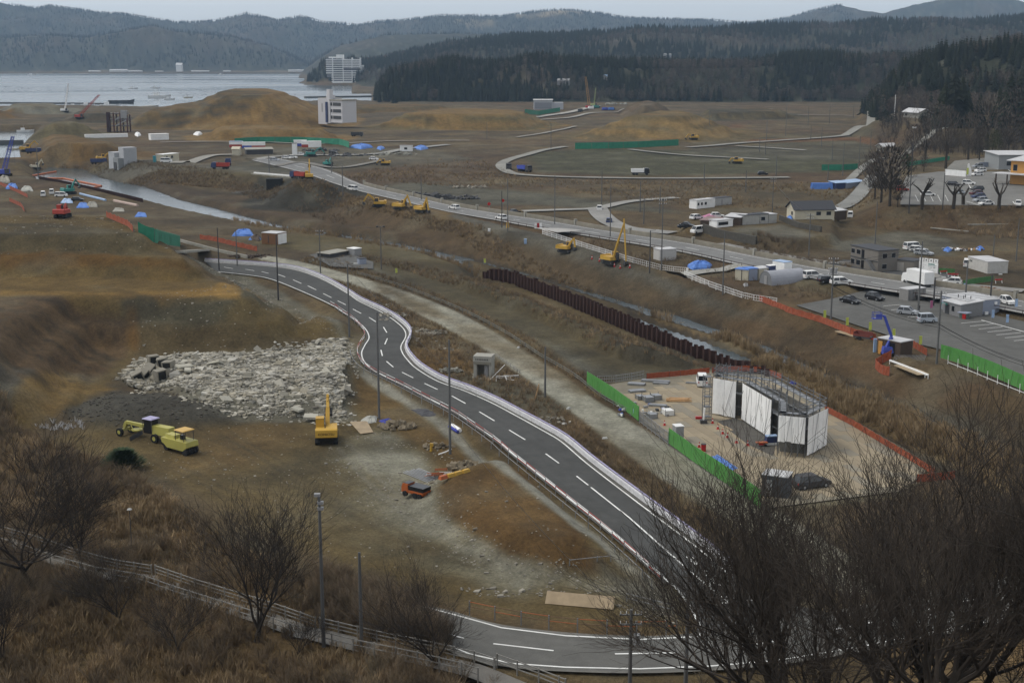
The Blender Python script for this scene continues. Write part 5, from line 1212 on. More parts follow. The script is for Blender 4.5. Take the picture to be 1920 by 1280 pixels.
# ---------------------------------------------------------------- sheet pile wall in the river
t = thing('sheet_pile_wall', 'rusty brown sheet pile wall between the grassy rise and the river', 'wall', wall_w[0]); o0 = Vector(wall_w[0]); r = random.Random(5)
ws = [Vector(p) for p in wall_w]; pile = MB(); s_ = .42
prof = [(0, 0), (.1, .16), (.32, .16), (.42, 0), (.42, -.03), (.30, .12), (.12, .12), (0, -.03)]
n = len(prof); A_ = [pile.pv((x, y, -3)) for x, y in prof]; B_ = [pile.pv((x, y, 1.0)) for x, y in prof]
for k in range(n): pile.face((A_[k], A_[(k + 1) % n], B_[(k + 1) % n], B_[k]))
pile.face(B_); pm = pile.mesh('pile', M_rust); W_ = along(ws, .84); tot = len(W_)
for i, (p, d) in enumerate(W_):
    u = i / tot; h = 2.7 * min(1, u / .06 + .35) if u < .62 else 2.7 - (u - .62) / .38 * 1.5
    o = bpy.data.objects.new('pile', pm); C.objects.link(o); o.parent = t; o.location = p - o0; o.rotation_euler = (0, 0, math.atan2(d.y, d.x)); o.scale = (2.0, 2.0 * (-1 if i % 2 else 1), h + r.choice((0, -.25, .12, -.15, .3)))
# same kind of wall along the dark cofferdam upstream
ws2 = [at(a, b, z=-1.2) for a, b in [(74,341),(130,352),(200,368),(264,384)]]
t = thing('sheet_pile_wall', 'low dark sheet pile wall along the river at the far left', 'wall', tuple(ws2[0])); o0 = ws2[0]
for i, (p, d) in enumerate(along(ws2, 1.7)):
    o = bpy.data.objects.new('pile', pm); C.objects.link(o); o.parent = t; o.location = p - o0; o.rotation_euler = (0, 0, math.atan2(d.y, d.x)); o.scale = (4.0, 3, 2.3)
# ---------------------------------------------------------------- rubble
RUB = GG([(222,706),(250,680),(330,664),(440,668),(560,648),(600,642),(650,634),(640,655),(657,676),(640,704),(654,730),(640,758),(652,782),(600,783),(540,780),(470,776),(400,768),(372,748),(330,722),(250,728)])
def rockmesh(seed, flat_=1.0):
    r = random.Random(seed); mb = MB(); v = []
    for x in (-1, 1):
        for y in (-1, 1):
            for z in (-1, 1): v.append(mb.pv((x * r.uniform(.3, .6), y * r.uniform(.3, .6), z * r.uniform(.15, .45) * flat_)))
    for f in ((0, 1, 3, 2), (4, 6, 7, 5), (0, 4, 5, 1), (2, 3, 7, 6), (0, 2, 6, 4), (1, 5, 7, 3)): mb.face([v[k] for k in f])
    return mb
M_rub1 = leafmat('rubble_concrete', [(.30, .28, .23), (.40, .38, .32), (.18, .17, .14), (.33, .30, .23), (.48, .465, .41), (.12, .11, .09)], .95, .15)
rt = thing('rubble_pile', 'grey heap of broken concrete rubble below the big earth fill', 'rubble', (RUB[0][0], RUB[0][1], 0)); rt0 = Vector((RUB[0][0], RUB[0][1], 0))
rm = [rockmesh(s, 1 if s % 3 else .35).mesh('chunk', M_rub1) for s in range(14)]
a = inpoly(RUB, 1.2, 301, avoid=False); r = random.Random(3)
a = a[npr.permutation(len(a))[:290]]
for x, y, z in a:
    o = bpy.data.objects.new('chunk', r.choice(rm)); C.objects.link(o); o.parent = rt; o.location = (x - rt0.x, y - rt0.y, z + r.uniform(0, .4) + .8 * float(fbm(x, y, 4.5, 2, 7)) + .2); s_ = r.choice((.6, .8, .9, 1.0, 1.2, 1.7)) * r.uniform(.8, 1.1); o.scale = (s_ * r.uniform(.7, 1.3), s_, s_ * r.uniform(.6, 1.0)); o.rotation_euler = (r.uniform(-.9, .9), r.uniform(-.9, .9), r.uniform(0, 6))
rocks = [(rockmesh(s + 50, 1 if s % 3 else .4), M_rub1) for s in range(8)]
a = inpoly(RUB, 17, 302, avoid=False); a[:, 2] += npr.uniform(0, .25, len(a)) + .8 * fbm(a[:, 0], a[:, 1], 4.5, 2, 7) + .2; sc_ = npr.uniform(.2, .5, len(a)) ** 1.0 * (1 + 1.1 * (npr.uniform(0, 1, len(a)) > .9)); scatter('rubble_fragments', rocks, a, sc_)
RB2 = [(x * 1.0, y, z) for x, y, z in GG([(210,712),(250,672),(330,655),(440,660),(560,640),(662,628),(672,700),(668,800),(600,796),(540,792),(470,786),(380,776),(300,740),(225,730)])]; a = inpoly(RB2, 1.6, 333, .05, avoid=False, sc=4); scatter('rubble_spill', rocks, a, npr.uniform(.15, .6, len(a)))
SLAB = [(355,686,2.6,1.8,.1,'pale square slab lying flat on the upper rubble'),(345,694,2.8,1.2,.2,'long thin slab below the pale square slab'),(352,701,2.6,1.0,.1,'grey slab lowest of the stacked flat slabs'),(407,690,2.4,2.0,.5,'tilted tan slab right of the stacked flat slabs'),(430,681,1.6,1.2,.6,'broken pointed slab right of the tilted tan one'),(557,775,2.2,1.4,-.3,'flat slab at the lower edge of the rubble'),(612,705,1.8,1.2,.8,'white upturned slab at the right of the rubble'),(583,789,2.0,1.6,.1,'large flat block beside the rear-facing excavator'),(424,756,1.8,1.2,.5,'slab at the foot of the rubble near dark soil')]
for i, (px, py, lx, ly, tilt, lb) in enumerate(SLAB):
    o = MB().box(0, 0, 0, lx, ly, .28, bev=.04).build('concrete_slab', mat('pale_concrete', (.40, .385, .32), .9, .15, 1.5, dirt=.2)); o.location = at(px, py, .55); o.rotation_euler = (tilt, tilt * .5, i * .9); tag(o, lb, 'slab')
CUL = [(288,688,.3,.0,'upright'),(308,692,-.1,.2,''),(283,705,1.0,.5,''),(302,716,.5,.1,''),(316,708,1.8,-.3,''),(272,714,.9,.6,''),(318,700,-.5,.1,''),(262,718,.3,.4,'')]
CL = ['square concrete culvert standing on top of the dumped group','square concrete culvert with its dark opening facing the camera','tilted concrete culvert in the middle of the dumped group','large square culvert leaning at the front of the group','small culvert with a round hole at the right of the group','culvert lying on its side at the front left','culvert half hidden right of the open one','leftmost culvert with a dark mouth']
for i, (px, py, yaw, tl, _) in enumerate(CUL):
    t = thing('box_culvert', CL[i], 'culvert', tuple(at(px, py, .3)), yaw, 'dumped box culverts'); s_ = .9 if i != 4 else .6; q = MB(); T_ = .22
    for (cx, cz, w_, h_) in ((0, 0, 1.9, T_), (0, 1.9 - T_, 1.9, T_)): q.box(0, cx, cz, 1.5, w_, h_)
    for yy in (-1, 1): q.box(0, yy * (.95 - T_ / 2), T_, 1.5, T_, 1.9 - 2 * T_)
    o = q.build('shell', mat('culvert_concrete', (.24, .225, .185), .9, .15, 1.5, dirt=.3), t); MB().box(.1, 0, T_ + .01, 1.2, 1.4, 1.4).build('hollow', mat('dark_hollow', (.02, .02, .018), 1), t)  # solid near-black block painted as the shade inside the culvert
    t.rotation_euler = (tl, tl * .4, yaw - 1.3); t.scale = (s_, s_, s_)
# dark soil and bits in front of it
a = inpoly(GG([(110,775),(200,735),(300,720),(370,750),(420,775),(350,790),(200,800)]), 1.6, 303, avoid=False)
scatter('dark_clods', [(rockmesh(s + 80), M_dsoil) for s in range(4)] , a, npr.uniform(.1, .45, len(a)))
a = inpoly(GG([(70,790),(150,785),(170,800),(150,808),(60,800)]), 1.2, 304, avoid=False); scatter('scrap_sticks', [(shrub(.6, 5, s + 5, .03), M_roofl) for s in range(3)], a, npr.uniform(.6, 1.3, len(a)))
# stones strewn over the work floor
M_stone = leafmat('pale_stones', [(.24, .225, .185), (.18, .165, .135), (.32, .30, .25), (.14, .12, .09)], .95, .1)
stn = [(rockmesh(s + 120), M_stone) for s in range(5)]
for k, (pl, dn, lo_, hi_) in enumerate(((GG([(620,830),(720,800),(800,850),(830,930),(900,1000),(1000,1040),(1150,1085),(1260,1110),(1270,1160),(1100,1120),(960,1100),(850,1050),(700,960),(600,900)]), 2.6, .08, .3), (GG([(90,830),(330,790),(450,790),(650,780),(700,960),(850,1060),(700,1080),(430,960),(300,890)]), .5, .06, .25),
                       (GG([(850,1100),(1020,1105),(1120,1125),(1020,1118),(900,1118)]), 6, .12, .35), (GG([(1170,1140),(1270,1150),(1280,1175),(1200,1160)]), 3.5, .12, .4), (GG([(820,930),(1000,900),(1140,1060),(1040,1070),(900,1010)]), .35, .08, .28), (GG([(240,560),(560,590),(650,640),(480,655),(260,665)]), .35, .1, .4), (GG([(0,410),(260,430),(330,475),(0,478)]), .2, .15, .45), (GG([(330,470),(420,500),(560,580),(660,640),(640,640),(500,570),(400,515)]), 1.2, .1, .4), (GG([(680,550),(760,610),(780,640),(840,690),(870,660),(780,590),(720,560)]), 1.0, .1, .4),
                       (GG([(750,780),(900,870),(880,890),(760,800)]), 1.5, .1, .35))):
    b_ = inpoly(pl, dn, 310 + k, -.2, False, sc=5); scatter('loose_stones', stn, b_, npr.uniform(lo_, hi_, len(b_)) * (.8 + .9 * (npr.uniform(0, 1, len(b_)) > .93)))
# rock heaps
def heap(label, px, py, rx, ry, n, smin, smax, m_=None, cat='rock pile', name='rock_pile', h=.6):
    p = at(px, py); t = thing(name, label, cat, tuple(p)); r = random.Random(int(px)); ms = [rockmesh(s + px).mesh('rock', m_ or M_stone) for s in range(4)]
    for k in range(n):
        a = r.uniform(0, 6.283); d = math.sqrt(r.random()); o = bpy.data.objects.new('rock', r.choice(ms)); C.objects.link(o); o.parent = t; s_ = r.uniform(smin, smax)
        o.location = (rx * d * math.cos(a), ry * d * math.sin(a), .1 + h * (1 - d) * r.random()); o.scale = (s_, s_, s_ * .8); o.rotation_euler = (r.uniform(-.6, .6), r.uniform(-.6, .6), r.uniform(0, 6))
    return t
heap('low heap of brown rocks beside the blue tarpaulin scrap', 745, 800, 2.6, 1.9, 60, .5, 1.0, mat('brown_rock', (.17, .14, .095), .95, .3, 2))
heap('heap of mossy rocks above the yellow barrier', 875, 876, 2.3, 1.5, 40, .5, .95, mat('brown_rock', (.17, .14, .095), .95, .3, 2))
heap('scattered rocks beside the small yellow post', 820, 838, 2.2, 1.0, 26, .3, .6, mat('brown_rock', (.17, .14, .095), .95, .3, 2))
heap('pale broken stones on the slope behind the gate house', 800, 625, 3.5, 2.6, 60, .4, .9)
heap('grey boulders left of the ruined gate house', 845, 697, 1.8, 1.3, 22, .5, .9, M_gravel)
heap('row of crushed stone beside the guard rail bend', 735, 595, 3.0, 5.0, 50, .3, .8)
heap('litter and stones where the pale path meets the verge', 1020, 790, 4, 2, 30, .25, .6, M_stone)
# boards, tarpaulins, small things on the floor
a = [at(*q) for q in ((656,793),(688,791),(700,812),(676,815))]; q = MB(); q.poly([v - a[0] + Vector((0, 0, .18)) for v in a]); q.poly([v - a[0] + Vector((0, 0, .1)) for v in a][::-1])
for k in range(4): q.poly([a[k] - a[0] + Vector((0, 0, .1)), a[(k + 1) % 4] - a[0] + Vector((0, 0, .1)), a[(k + 1) % 4] - a[0] + Vector((0, 0, .18)), a[k] - a[0] + Vector((0, 0, .18))])
o = q.build('board', M_ply); o.location = a[0]; tag(o, 'square pale board lying on gravel near the tall pole', 'board')
lumpy('tarpaulin', [(675,789),(692,780),(708,782),(706,792),(690,794)], .45, mat('grey_tarp', (.36, .36, .32), .7, .2, 2), 'crumpled grey tarpaulin beside the square pale board', 'tarpaulin', seed=4)
lumpy('tarpaulin', [(709,789),(730,784),(738,789),(722,796)], .25, M_dtarp, 'dark blue scrap of tarpaulin at the foot of the tall pole', 'tarpaulin', seed=5)
lumpy('gravel_heap', [(770,768),(800,760),(830,770),(836,778),(790,780)], .35, mat('dark_gravel', (.07, .07, .075), .95, .3, 2), 'flat patch of dark blue-grey gravel beside the road', 'gravel', seed=6)
t = thing('water_pipe_roll', 'blue and white plastic roll lying beside the road barrier', 'plastic roll', tuple(at(855, 806)), heading(855, 806, 14, 9)); MB().bar((-1.4, 0, .3), (1.4, 0, .3), .3, n=10).build('roll', M_sheet, t); MB().bar((-1.5, -.35, .2), (1.5, -.35, .2), .22, n=8).build('cover', M_dtarp, t)
t = thing('marker_post', 'small bright yellow bent post among rocks', 'post', tuple(at(808, 846))); MB().bar((0, 0, 0), (.1, 0, 1.1), .16, n=6).build('post', M_yel, t); MB().box(.1, 0, .7, .45, .2, .4).build('plate', M_yel, t)
o = MB().path([Vector((0, 0, .1)), Vector((1.0, .6, .3)), Vector((1.6, 1.6, .35))], .09, 6).build('bent_pipe', M_sheet); o.location = at(822, 853); tag(o, 'short bent white pipe lying on the stones', 'pipe')
# bundle of pipes, orange and yellow barriers, dumper
p = at(793, 893); t = thing('pipe_bundle', 'bundle of long galvanised pipes behind the orange dumper', 'pipes', tuple(p), heading(793, 893, 30, 12))
for k in range(14): o = MB().bar((-2.6, 0, 0), (2.6, 0, 0), .06, n=6).build('pipe', M_steel, t); o.location = (.1 * (k % 3), -1.1 + k * .17, .12 + .12 * (k % 2))
p = at(828, 893)
t = thing('barrier_heap', 'heap of orange and white folding barriers beside the pipes', 'barriers', tuple(p), .3); r = random.Random(9)
for k in range(9):
    q = MB(); q.T = Matrix.Rotation(r.uniform(-.3, .3), 4, 'Z') @ Matrix.Rotation(r.uniform(.9, 1.4), 4, 'X'); q.bar((-.7, 0, 0), (-.7, 0, 1), .05); q.bar((.7, 0, 0), (.7, 0, 1), .05); q.beam((-.7, 0, .9), (.7, 0, .9), .05, .2); q.beam((-.7, 0, .5), (.7, 0, .5), .05, .12)
    o = q.build('barrier', M_orange if k % 3 else M_white, t); o.location = (r.uniform(-1.6, 1.6), r.uniform(-.8, .6), .15 + .1 * k % .5)
t = thing('road_plate_stack', 'yellow and orange water barriers laid end to end', 'barriers', tuple(at(858, 890)), heading(858, 890, 22, -6))
for k in range(4): MB().box(-2.2 + k * 1.15, 0, 0, 1.08, .55, .42, bev=.08).build('barrier', M_yel if k > 0 else M_orange, t)
p = at(780, 930); t = thing('tracked_dumper', 'small orange-red dump truck with a black tub parked on gravel', 'dumper', tuple(p), heading(780, 930, -20, -5), sc=.78)
MB().box(0, 0, .55, 3.9, 1.5, .35).build('chassis', M_orange, t); q = MB(); q.prism([(-2.0, 1.0), (-2.15, 1.75), (.7, 1.75), (.6, .95)], -.95, .95); q.build('tub', M_black, t); q = MB(); q.prism([(-2.05, .85), (-2.1, 1.1), (.6, 1.1), (.6, .85)], -1.0, 1.0); q.build('side_board', M_orange, t)
q = MB(); q.prism([(.9, .6), (.9, 1.9), (1.9, 1.9), (2.15, 1.2), (2.15, .6)], -.8, .8); q.build('cab', M_orange, t); MB().box(1.95, 0, 1.25, .25, 1.3, .5).build('windscreen', M_glass, t); MB().box(1.35, 0, 1.9, 1.0, 1.3, .06).build('cab_roof', M_black, t)
for x in (-1.4, -.5, 1.4):
    for sy in (-1, 1): o = MB().wheel(0, 0, 0, .42, .35).build('wheel', M_rub, t); o.location = (x, sy * .8, .42)
# yellow excavator seen from behind
e = excavator('yellow excavator seen from behind, its arm reaching over the rubble', tuple(at(613, 826)), heading(613, 826, 2, -30), M_yel, ((3.9, 4.6), (6.3, 2.5), 'down'), text=True, sc=1.08)
# motor grader and tyre roller
p = at(288, 824); t = thing('motor_grader', 'faded yellow motor grader with a dark cab behind the roller', 'grader', tuple(p), heading(288, 824, -30, -6))
q = MB(); q.beam((.6, 0, 1.7), (5.0, 0, 1.75), .35, .4); q.beam((4.9, 0, 1.75), (5.3, 0, 1.0), .5, .45); q.beam((5.25, -.95, .75), (5.25, .95, .75), .3, .3); q.build('frame', M_lime, t)
q = MB(); q.box(-1.9, 0, 1.0, 3.3, 1.3, 1.15, bev=.1); q.build('engine_cover', M_lime, t); q = MB(); q.box(.3, 0, 1.0, 1.5, 1.4, 1.9, bev=.1); c_ = q.build('cab', M_black, t); MB().box(.3, 0, 2.9, 1.8, 1.6, .12, bev=.1).build('cab_roof', M_lila, c_)
for x, y in ((-.48, -.72), (1.08, -.72), (-.48, .72), (1.08, .72)): MB().bar((x, y, 1.4), (x, y, 2.9), .05).build('cab_post', M_dgrey, c_)
q = MB(); q.T = Matrix.Rotation(.35, 4, 'Z'); q.prism([(2.4, .15), (2.55, .45), (2.5, .75), (2.42, .45)], -1.8, 1.8); q.build('blade', M_dgrey, t); q = MB(); q.bar((3.0, 0, .9), (3.0, 0, 1.05), .75, n=14); q.bar((3.6, -.5, 1.6), (2.9, -.7, .9), .07); q.bar((3.6, .5, 1.6), (2.9, .7, .9), .07); q.build('blade_circle', M_lime, t)
for x, rr in ((-3.0, .6), (-1.3, .6), (5.25, .55)):
    for sy in (-1, 1): o = MB().wheel(0, 0, 0, rr, .4, 16).build('wheel', M_rub, t); o.location = (x, sy * 1.0, rr); MB().wheel(0, 0, 0, rr * .5, .42, 10).build('rim', M_lime, o)
p = at(338, 846); t = thing('tyre_roller', 'pale yellow pneumatic tyre roller in front of the grader', 'roller', tuple(p), heading(338, 846, 30, 8))
q = MB(); q.prism([(-2.6, 1.5), (-2.5, 1.75), (2.4, 1.75), (2.5, 1.1), (1.7, .55), (-1.4, .55), (-2.2, 1.1)], -1.0, 1.0); q.build('body', M_lime, t); MB().box(-1.3, 0, 1.76, 1.9, 1.2, .4, bev=.08).build('engine_cover', M_lime, t)
MB().box(1.0, 0, 3.1, 1.9, 1.9, .09, bev=.1).build('canopy', paint_mat('canopy_orange', (.55, .34, .07)), t)
for x, y in ((.2, -.8), (1.8, -.8), (.2, .8), (1.8, .8)): MB().bar((x, y, 1.7), (x, y, 3.1), .04).build('canopy_post', M_dgrey, t)
MB().box(.6, 0, 1.76, .5, .5, .6, bev=.05).build('seat', M_black, t); MB().bar((1.3, 0, 1.7), (1.15, 0, 2.4), .04).build('steering_column', M_black, t)
for x, n in ((2.0, 5), (-1.9, 4)):
    for k in range(n): o = MB().wheel(0, 0, 0, .5, .3, 14).build('wheel', M_rub, t); o.location = (x, (k - (n - 1) / 2) * .42, .5)
# ---------------------------------------------------------------- ruined gate house and what lies by it
a, rz, L = corner((888, 708), (925, 710)); L = 2.9; t = thing('gate_house', 'small ruined concrete gate house with dark lettering above its opening', 'ruin', tuple(a), rz)
H = 3.6; D = 2.3; M_gate = mat('gate_concrete', (.33, .32, .28), .9, .12, 1.5, dirt=.25)
q = MB(); q.box(.25, D / 2, 0, .5, D, H - .9); q.box(L - .2, D / 2, 0, .4, D, H - .9); q.box(L / 2, D - .1, 0, L, .2, H - .9); q.build('wall', M_gate, t)
q = MB(); q.box(L / 2, D / 2 - .05, H - .9, L + .1, D + .2, .9); q.build('parapet', M_gate, t); q = MB(); q.box(L / 2, -.02, H - 1.35, L - .1, .25, .5); q.build('lintel', mat('stained_concrete', (.20, .19, .155), .9, .2, 2), t)
MB().box(L / 2, D / 2, -.3, L + 1.6, D + 1.2, .3).build('floor', M_conc, t); MB().box(L * .68, .5, 0, .6, .12, 2.0).build('inner_panel', M_grey, t)
q = MB()                                        # row of dark brushed characters on the parapet
r = random.Random(21)
for k in range(8):
    x0 = .42 + k * .27
    for j in range(3): q.box(x0, -.175, H - .62 + j * .085, .2 if (j + k) % 2 else .13, .02, .03)
    q.box(x0 - .05 + .05 * (k % 3), -.175, H - .63, .03, .024, .23)
    if k % 2: q.box(x0 + .08, -.175, H - .63, .03, .022, .2)
q.build('lettering', M_black, t)
p = at(945, 712); t = thing('twisted_wreckage', 'twisted pale metal frame lying right of the gate house', 'wreckage', tuple(p), .2); r = random.Random(2)
for a_, b_ in (((-2.3, 0, .1), (.6, 2.4, 1.9)), ((-1.2, .4, .5), (2.4, .2, .6)), ((.4, -.3, .0), (.4, -.1, .75)), ((.2, .3, .6), (.2, -1.6, .1)), ((-1.2, .4, .5), (-1.5, -1.2, .1)), ((.5, 0, .1), (1.8, -1.2, .1))): MB().bar(a_, b_, .05, n=5).build('bar', M_sheet, t)
for k in range(7): o = MB().box(0, 0, 0, r.uniform(.5, 1.1), r.uniform(.2, .4), .06).build('scrap', r.choice((M_sheet, M_dgrey, M_sky, M_roofl)), t); o.location = (r.uniform(-.8, 2.2), r.uniform(.3, 1.2), r.uniform(.1, .4)); o.rotation_euler = (r.uniform(-.4, .4), 0, r.uniform(0, 3))
rail_fence('broken_railing', 'broken railing leaning toward the pale path above the gate house', [at(930, 668), at(975, 700)], (.5, .2), 2, .5, M_rail, r=.05)
o = MB().box(0, 0, 0, .14, .14, 2.4).build('stake', M_timber); o.location = at(1003, 748); o.rotation_euler = (0, .25, 0); tag(o, 'leaning bare wooden stake on the brown verge', 'stake')
for px, py, lb in ((972, 652, 'white torn box lying beside the pale path fence'), (1134, 822, 'white crumpled sheet on the verge near the junction of paths'), (1066, 766, 'small white box on the tip of the verge'), (1058, 795, 'flat white scrap beside the path bend')):
    o = MB().box(0, 0, 0, .75, .45, .22, bev=.1).build('scrap_box', mat('scrap_white', (.40, .40, .38), .7)); o.location = at(px, py); o.rotation_euler = (.1, .1, px); tag(o, lb, 'scrap')
# ---------------------------------------------------------------- the yard
yd = lot('yard', [(1133,722),(1215,709),(1330,697),(1440,702),(1545,764),(1640,816),(1738,882),(1690,920),(1440,952),(1256,822),(1203,790)], .3, (.20, .18, .135), 0)
r = random.Random(31); a0 = Vector(P(1133, 722, .3)); ax = (Vector(P(1540, 760, .3)) - Vector(P(1215, 708, .3))).normalized(); dirx = (Vector(P(1425, 950, .3)) - Vector(P(1200, 790, .3))).normalized(); diry = Vector((-dirx.y, dirx.x, 0))
yp = [q[:2] for q in PP([(1165,745),(1215,726),(1330,706),(1440,708),(1545,770),(1640,822),(1720,880),(1690,915),(1440,945),(1256,830),(1215,795)], .3)]
pl = [MB().box(0, 0, 0, 3.02, 1.49, .03 + .006 * k).mesh('plate', mat('plate_%s' % nm, c, .85, .10, .7, dirt=.3)) for k, (nm, c) in enumerate((('tan', (.265, .22, .15)), ('sand', (.30, .25, .17)), ('grey', (.235, .21, .16))))]
ang = math.atan2(dirx.y, dirx.x)
for i in range(-12, 40):
    for j in range(-8, 34):
        c = a0 + dirx * (i * 3.05 + (j % 2) * 1.5) + diry * (j * 1.52)
        if sdf(np.array([c.x]), np.array([c.y]), yp)[0] < -.5:
            o = bpy.data.objects.new('plate', r.choice(pl)); C.objects.link(o); o.parent = yd; o.location = (c.x, c.y, .302); o.rotation_euler = (r.uniform(-.003, .003), r.uniform(-.003, .003), ang + r.uniform(-.008, .008))
def zf(pts, z): return [Vector(P(a, b, z)) for a, b in pts]
sheet_fence('green_hoarding', 'bright green panel hoarding at the upper left corner of the yard', zf([(1101,722),(1148,752),(1198,790)], .3), 1.5, 2.2, M_green, th=.05)
sheet_fence('green_hoarding', 'long bright green panel hoarding in front of the yard', zf([(1254,832),(1300,866),(1360,906),(1427,954)], .3), 1.5, 2.2, M_green, th=.05)
for px, py in ((1184, 770),): q = MB(); q.box(0, 0, 0, 1.0, .03, 1.6); o = q.build('notice', M_sky); o.location = Vector(P(px, py + 10, .3)) + Vector((.1, -.2, .3)); o.rotation_euler = (0, 0, ang); tag(o, 'pale blue notice sheet hung on the green hoarding', 'notice')
rail_fence('mesh_gate', 'grey wire gate between the two green hoardings', zf([(1199,792),(1225,812),(1253,834)], .3), (1.7, 1.0, .2), 1.6, 1.8, M_steel, r=.035, rail_r=.03, balus=9, cat='gate')
rail_fence('mesh_fence', 'low grey mesh fence along the back left of the yard', zf([(1120,718),(1165,716),(1207,708)], .3), (1.1, .6, .1), 3.0, 1.2, M_steel, r=.04, rail_r=.035, balus=8)
sheet_fence('orange_net_fence', 'orange net fence along the back of the yard, left of the scaffold', zf([(1212,711),(1270,706),(1330,700)], .3), 2.0, 1.0, M_onet, sag=.05)
sheet_fence('orange_net_fence', 'orange net fence rising to a corner behind the scaffold', zf([(1335,700),(1400,696),(1432,700),(1465,712)], .3), 2.0, 1.0, M_onet, sag=.05)
sheet_fence('orange_net_fence', 'long orange net fence running right from the scaffold beside the reeds', zf([(1547,772),(1600,800),(1660,836),(1720,872),(1752,892)], .3), 2.0, 1.0, M_onet, sag=.08)
sheet_fence('orange_net_fence', 'orange barrier net across the far right corner of the yard', zf([(1718,905),(1752,903),(1790,898)], .3), 2.0, 1.1, M_onet, sag=.05)
# scaffold round the ruin
SZ = .34
def V3(px, py): return Vector(P(px, py, SZ))
t = thing('scaffolded_ruin', 'ruin wrapped in scaffolding and hung with white sheets in the yard', 'scaffold', tuple(V3(1335, 776))); o0 = V3(1335, 776)
front = [V3(1336,776), V3(1392,787), V3(1457,829), V3(1457,853), V3(1508,858), V3(1546,838)]; back = [V3(1546,838), V3(1452,784), V3(1346,766), V3(1336,776)]
Hh = 5.6; dark = mat('ruin_concrete', (.14, .135, .12), .9, .3, 1.2)
def inset(ps, m): c = sum(ps, Vector()) / len(ps); return [p + (c - p).normalized() * m for p in ps]
ring = [V3(1336,776), V3(1392,787), V3(1457,829), V3(1457,853), V3(1508,858), V3(1546,838), V3(1452,784), V3(1346,766)]
core = [V3(a, b) for a, b in ((1346,770),(1394,780),(1463,822),(1463,846),(1506,850),(1536,838),(1456,790),(1352,768))]; q = MB(); n = len(core)
for k in range(n):
    a, b = core[k] - o0, core[(k + 1) % n] - o0; q.poly([a, b, b + Vector((0, 0, Hh - 1.0)), a + Vector((0, 0, Hh - 1.0))])
    a2, b2 = inset(core, .35)[k] - o0, inset(core, .35)[(k + 1) % n] - o0; q.poly([a2, a2 + Vector((0, 0, Hh - 1.0)), b2 + Vector((0, 0, Hh - 1.0)), b2]); q.poly([a + Vector((0, 0, Hh - 1.0)), b + Vector((0, 0, Hh - 1.0)), b2 + Vector((0, 0, Hh - 1.0)), a2 + Vector((0, 0, Hh - 1.0))])
q.build('ruin_wall', dark, t)
pm = MB().bar((0, 0, 0), (0, 0, Hh + 1.3), .055, n=5).mesh('post', M_tube)
def scaff(A_, B_, w_=.9):
    d = (B_ - A_); L = d.length; n = max(1, round(L / 1.8)); d.normalize(); nn = Vector((-d.y, d.x, 0))
    for k in range(n + 1):
        for s_ in (0, w_): o = bpy.data.objects.new('post', pm); C.objects.link(o); o.parent = t; o.location = A_ + d * (L * k / n) + nn * s_ - o0
    for k in range(n):
        a = A_ + d * (L * k / n) - o0; b = A_ + d * (L * (k + 1) / n) - o0
        for z in (1.8, 3.6, Hh, Hh + .5, Hh + 1.0):
            q = MB()
            for s_ in (0, w_): q.bar(a + nn * s_ + Vector((0, 0, z)), b + nn * s_ + Vector((0, 0, z)), .04, n=4, cap=False)
            q.bar(a + Vector((0, 0, z)), a + nn * w_ + Vector((0, 0, z)), .03, n=3, cap=False); q.build('ledger', M_tube, t)
        q = MB()
        q.bar(a + nn * w_, b + nn * w_ + Vector((0, 0, 1.8)), .03, n=3); q.bar(a + nn * w_ + Vector((0, 0, 1.8)), b + nn * w_ + Vector((0, 0, 3.6)), .03, n=3); q.build('brace', M_tube, t)
        e = nn * .08; m0 = nn * (w_ - .08)
        for z in (Hh - .02, 3.6):
            q = MB(); q.poly([a + e + Vector((0, 0, z)), b + e + Vector((0, 0, z)), b + m0 + Vector((0, 0, z)), a + m0 + Vector((0, 0, z))]); q.poly([a + e + Vector((0, 0, z - .05)), a + m0 + Vector((0, 0, z - .05)), b + m0 + Vector((0, 0, z - .05)), b + e + Vector((0, 0, z - .05))])
            q.build('deck', M_steel, t)
for a, b in zip(ring, ring[1:] + ring[:1]): scaff(a, b, 1.0)
def hang(A_, B_, n, z0=.15, z1=None, gap=()):
    z1 = z1 or Hh - .25; d = B_ - A_; dn = d.normalized(); nn = Vector((dn.y, -dn.x, 0)); r = random.Random(int(A_.x * 10))
    for k in range(n):
        if k in gap: continue
        a = A_ + d * (k / n + .004) + nn * .28 - o0; b = A_ + d * ((k + 1) / n - .004) + nn * .28 - o0; q = MB(); m_, l_ = 6, 5; zz0 = z0 + r.uniform(-.05, .12); G_ = []
        for i in range(m_ + 1):
            u = i / m_; col_ = []
            for j in range(l_ + 1):
                v = j / l_; bulge = nn * (.10 * math.sin(u * math.pi) * (1 - v * .6) * r.uniform(.3, 1.2) + r.uniform(-.015, .015)); col_.append(q.pv(a.lerp(b, u) + bulge + Vector((0, 0, zz0 + (z1 - zz0) * v + .06 * math.sin(u * math.pi) * (v == 0)))))
            G_.append(col_)
        for i in range(m_):
            for j in range(l_): q.face((G_[i][j], G_[i + 1][j], G_[i + 1][j + 1], G_[i][j + 1]))
        q.build('white_sheet', M_sheet, t)
        q = MB(); q.bar(a + nn * .12 + Vector((0, 0, .1)), b.lerp(a, .2) + nn * .12 + Vector((0, 0, z1)), .03, n=3); q.build('brace', M_tube, t) if k % 2 else None
hang(V3(1337,776), V3(1380,784), 2); hang(V3(1393,787), V3(1457,829), 7, gap=(6,)); hang(V3(1457.5,853), V3(1508,858), 4, z0=1.9); hang(V3(1508.5,858), V3(1546,838), 4, z0=.3)
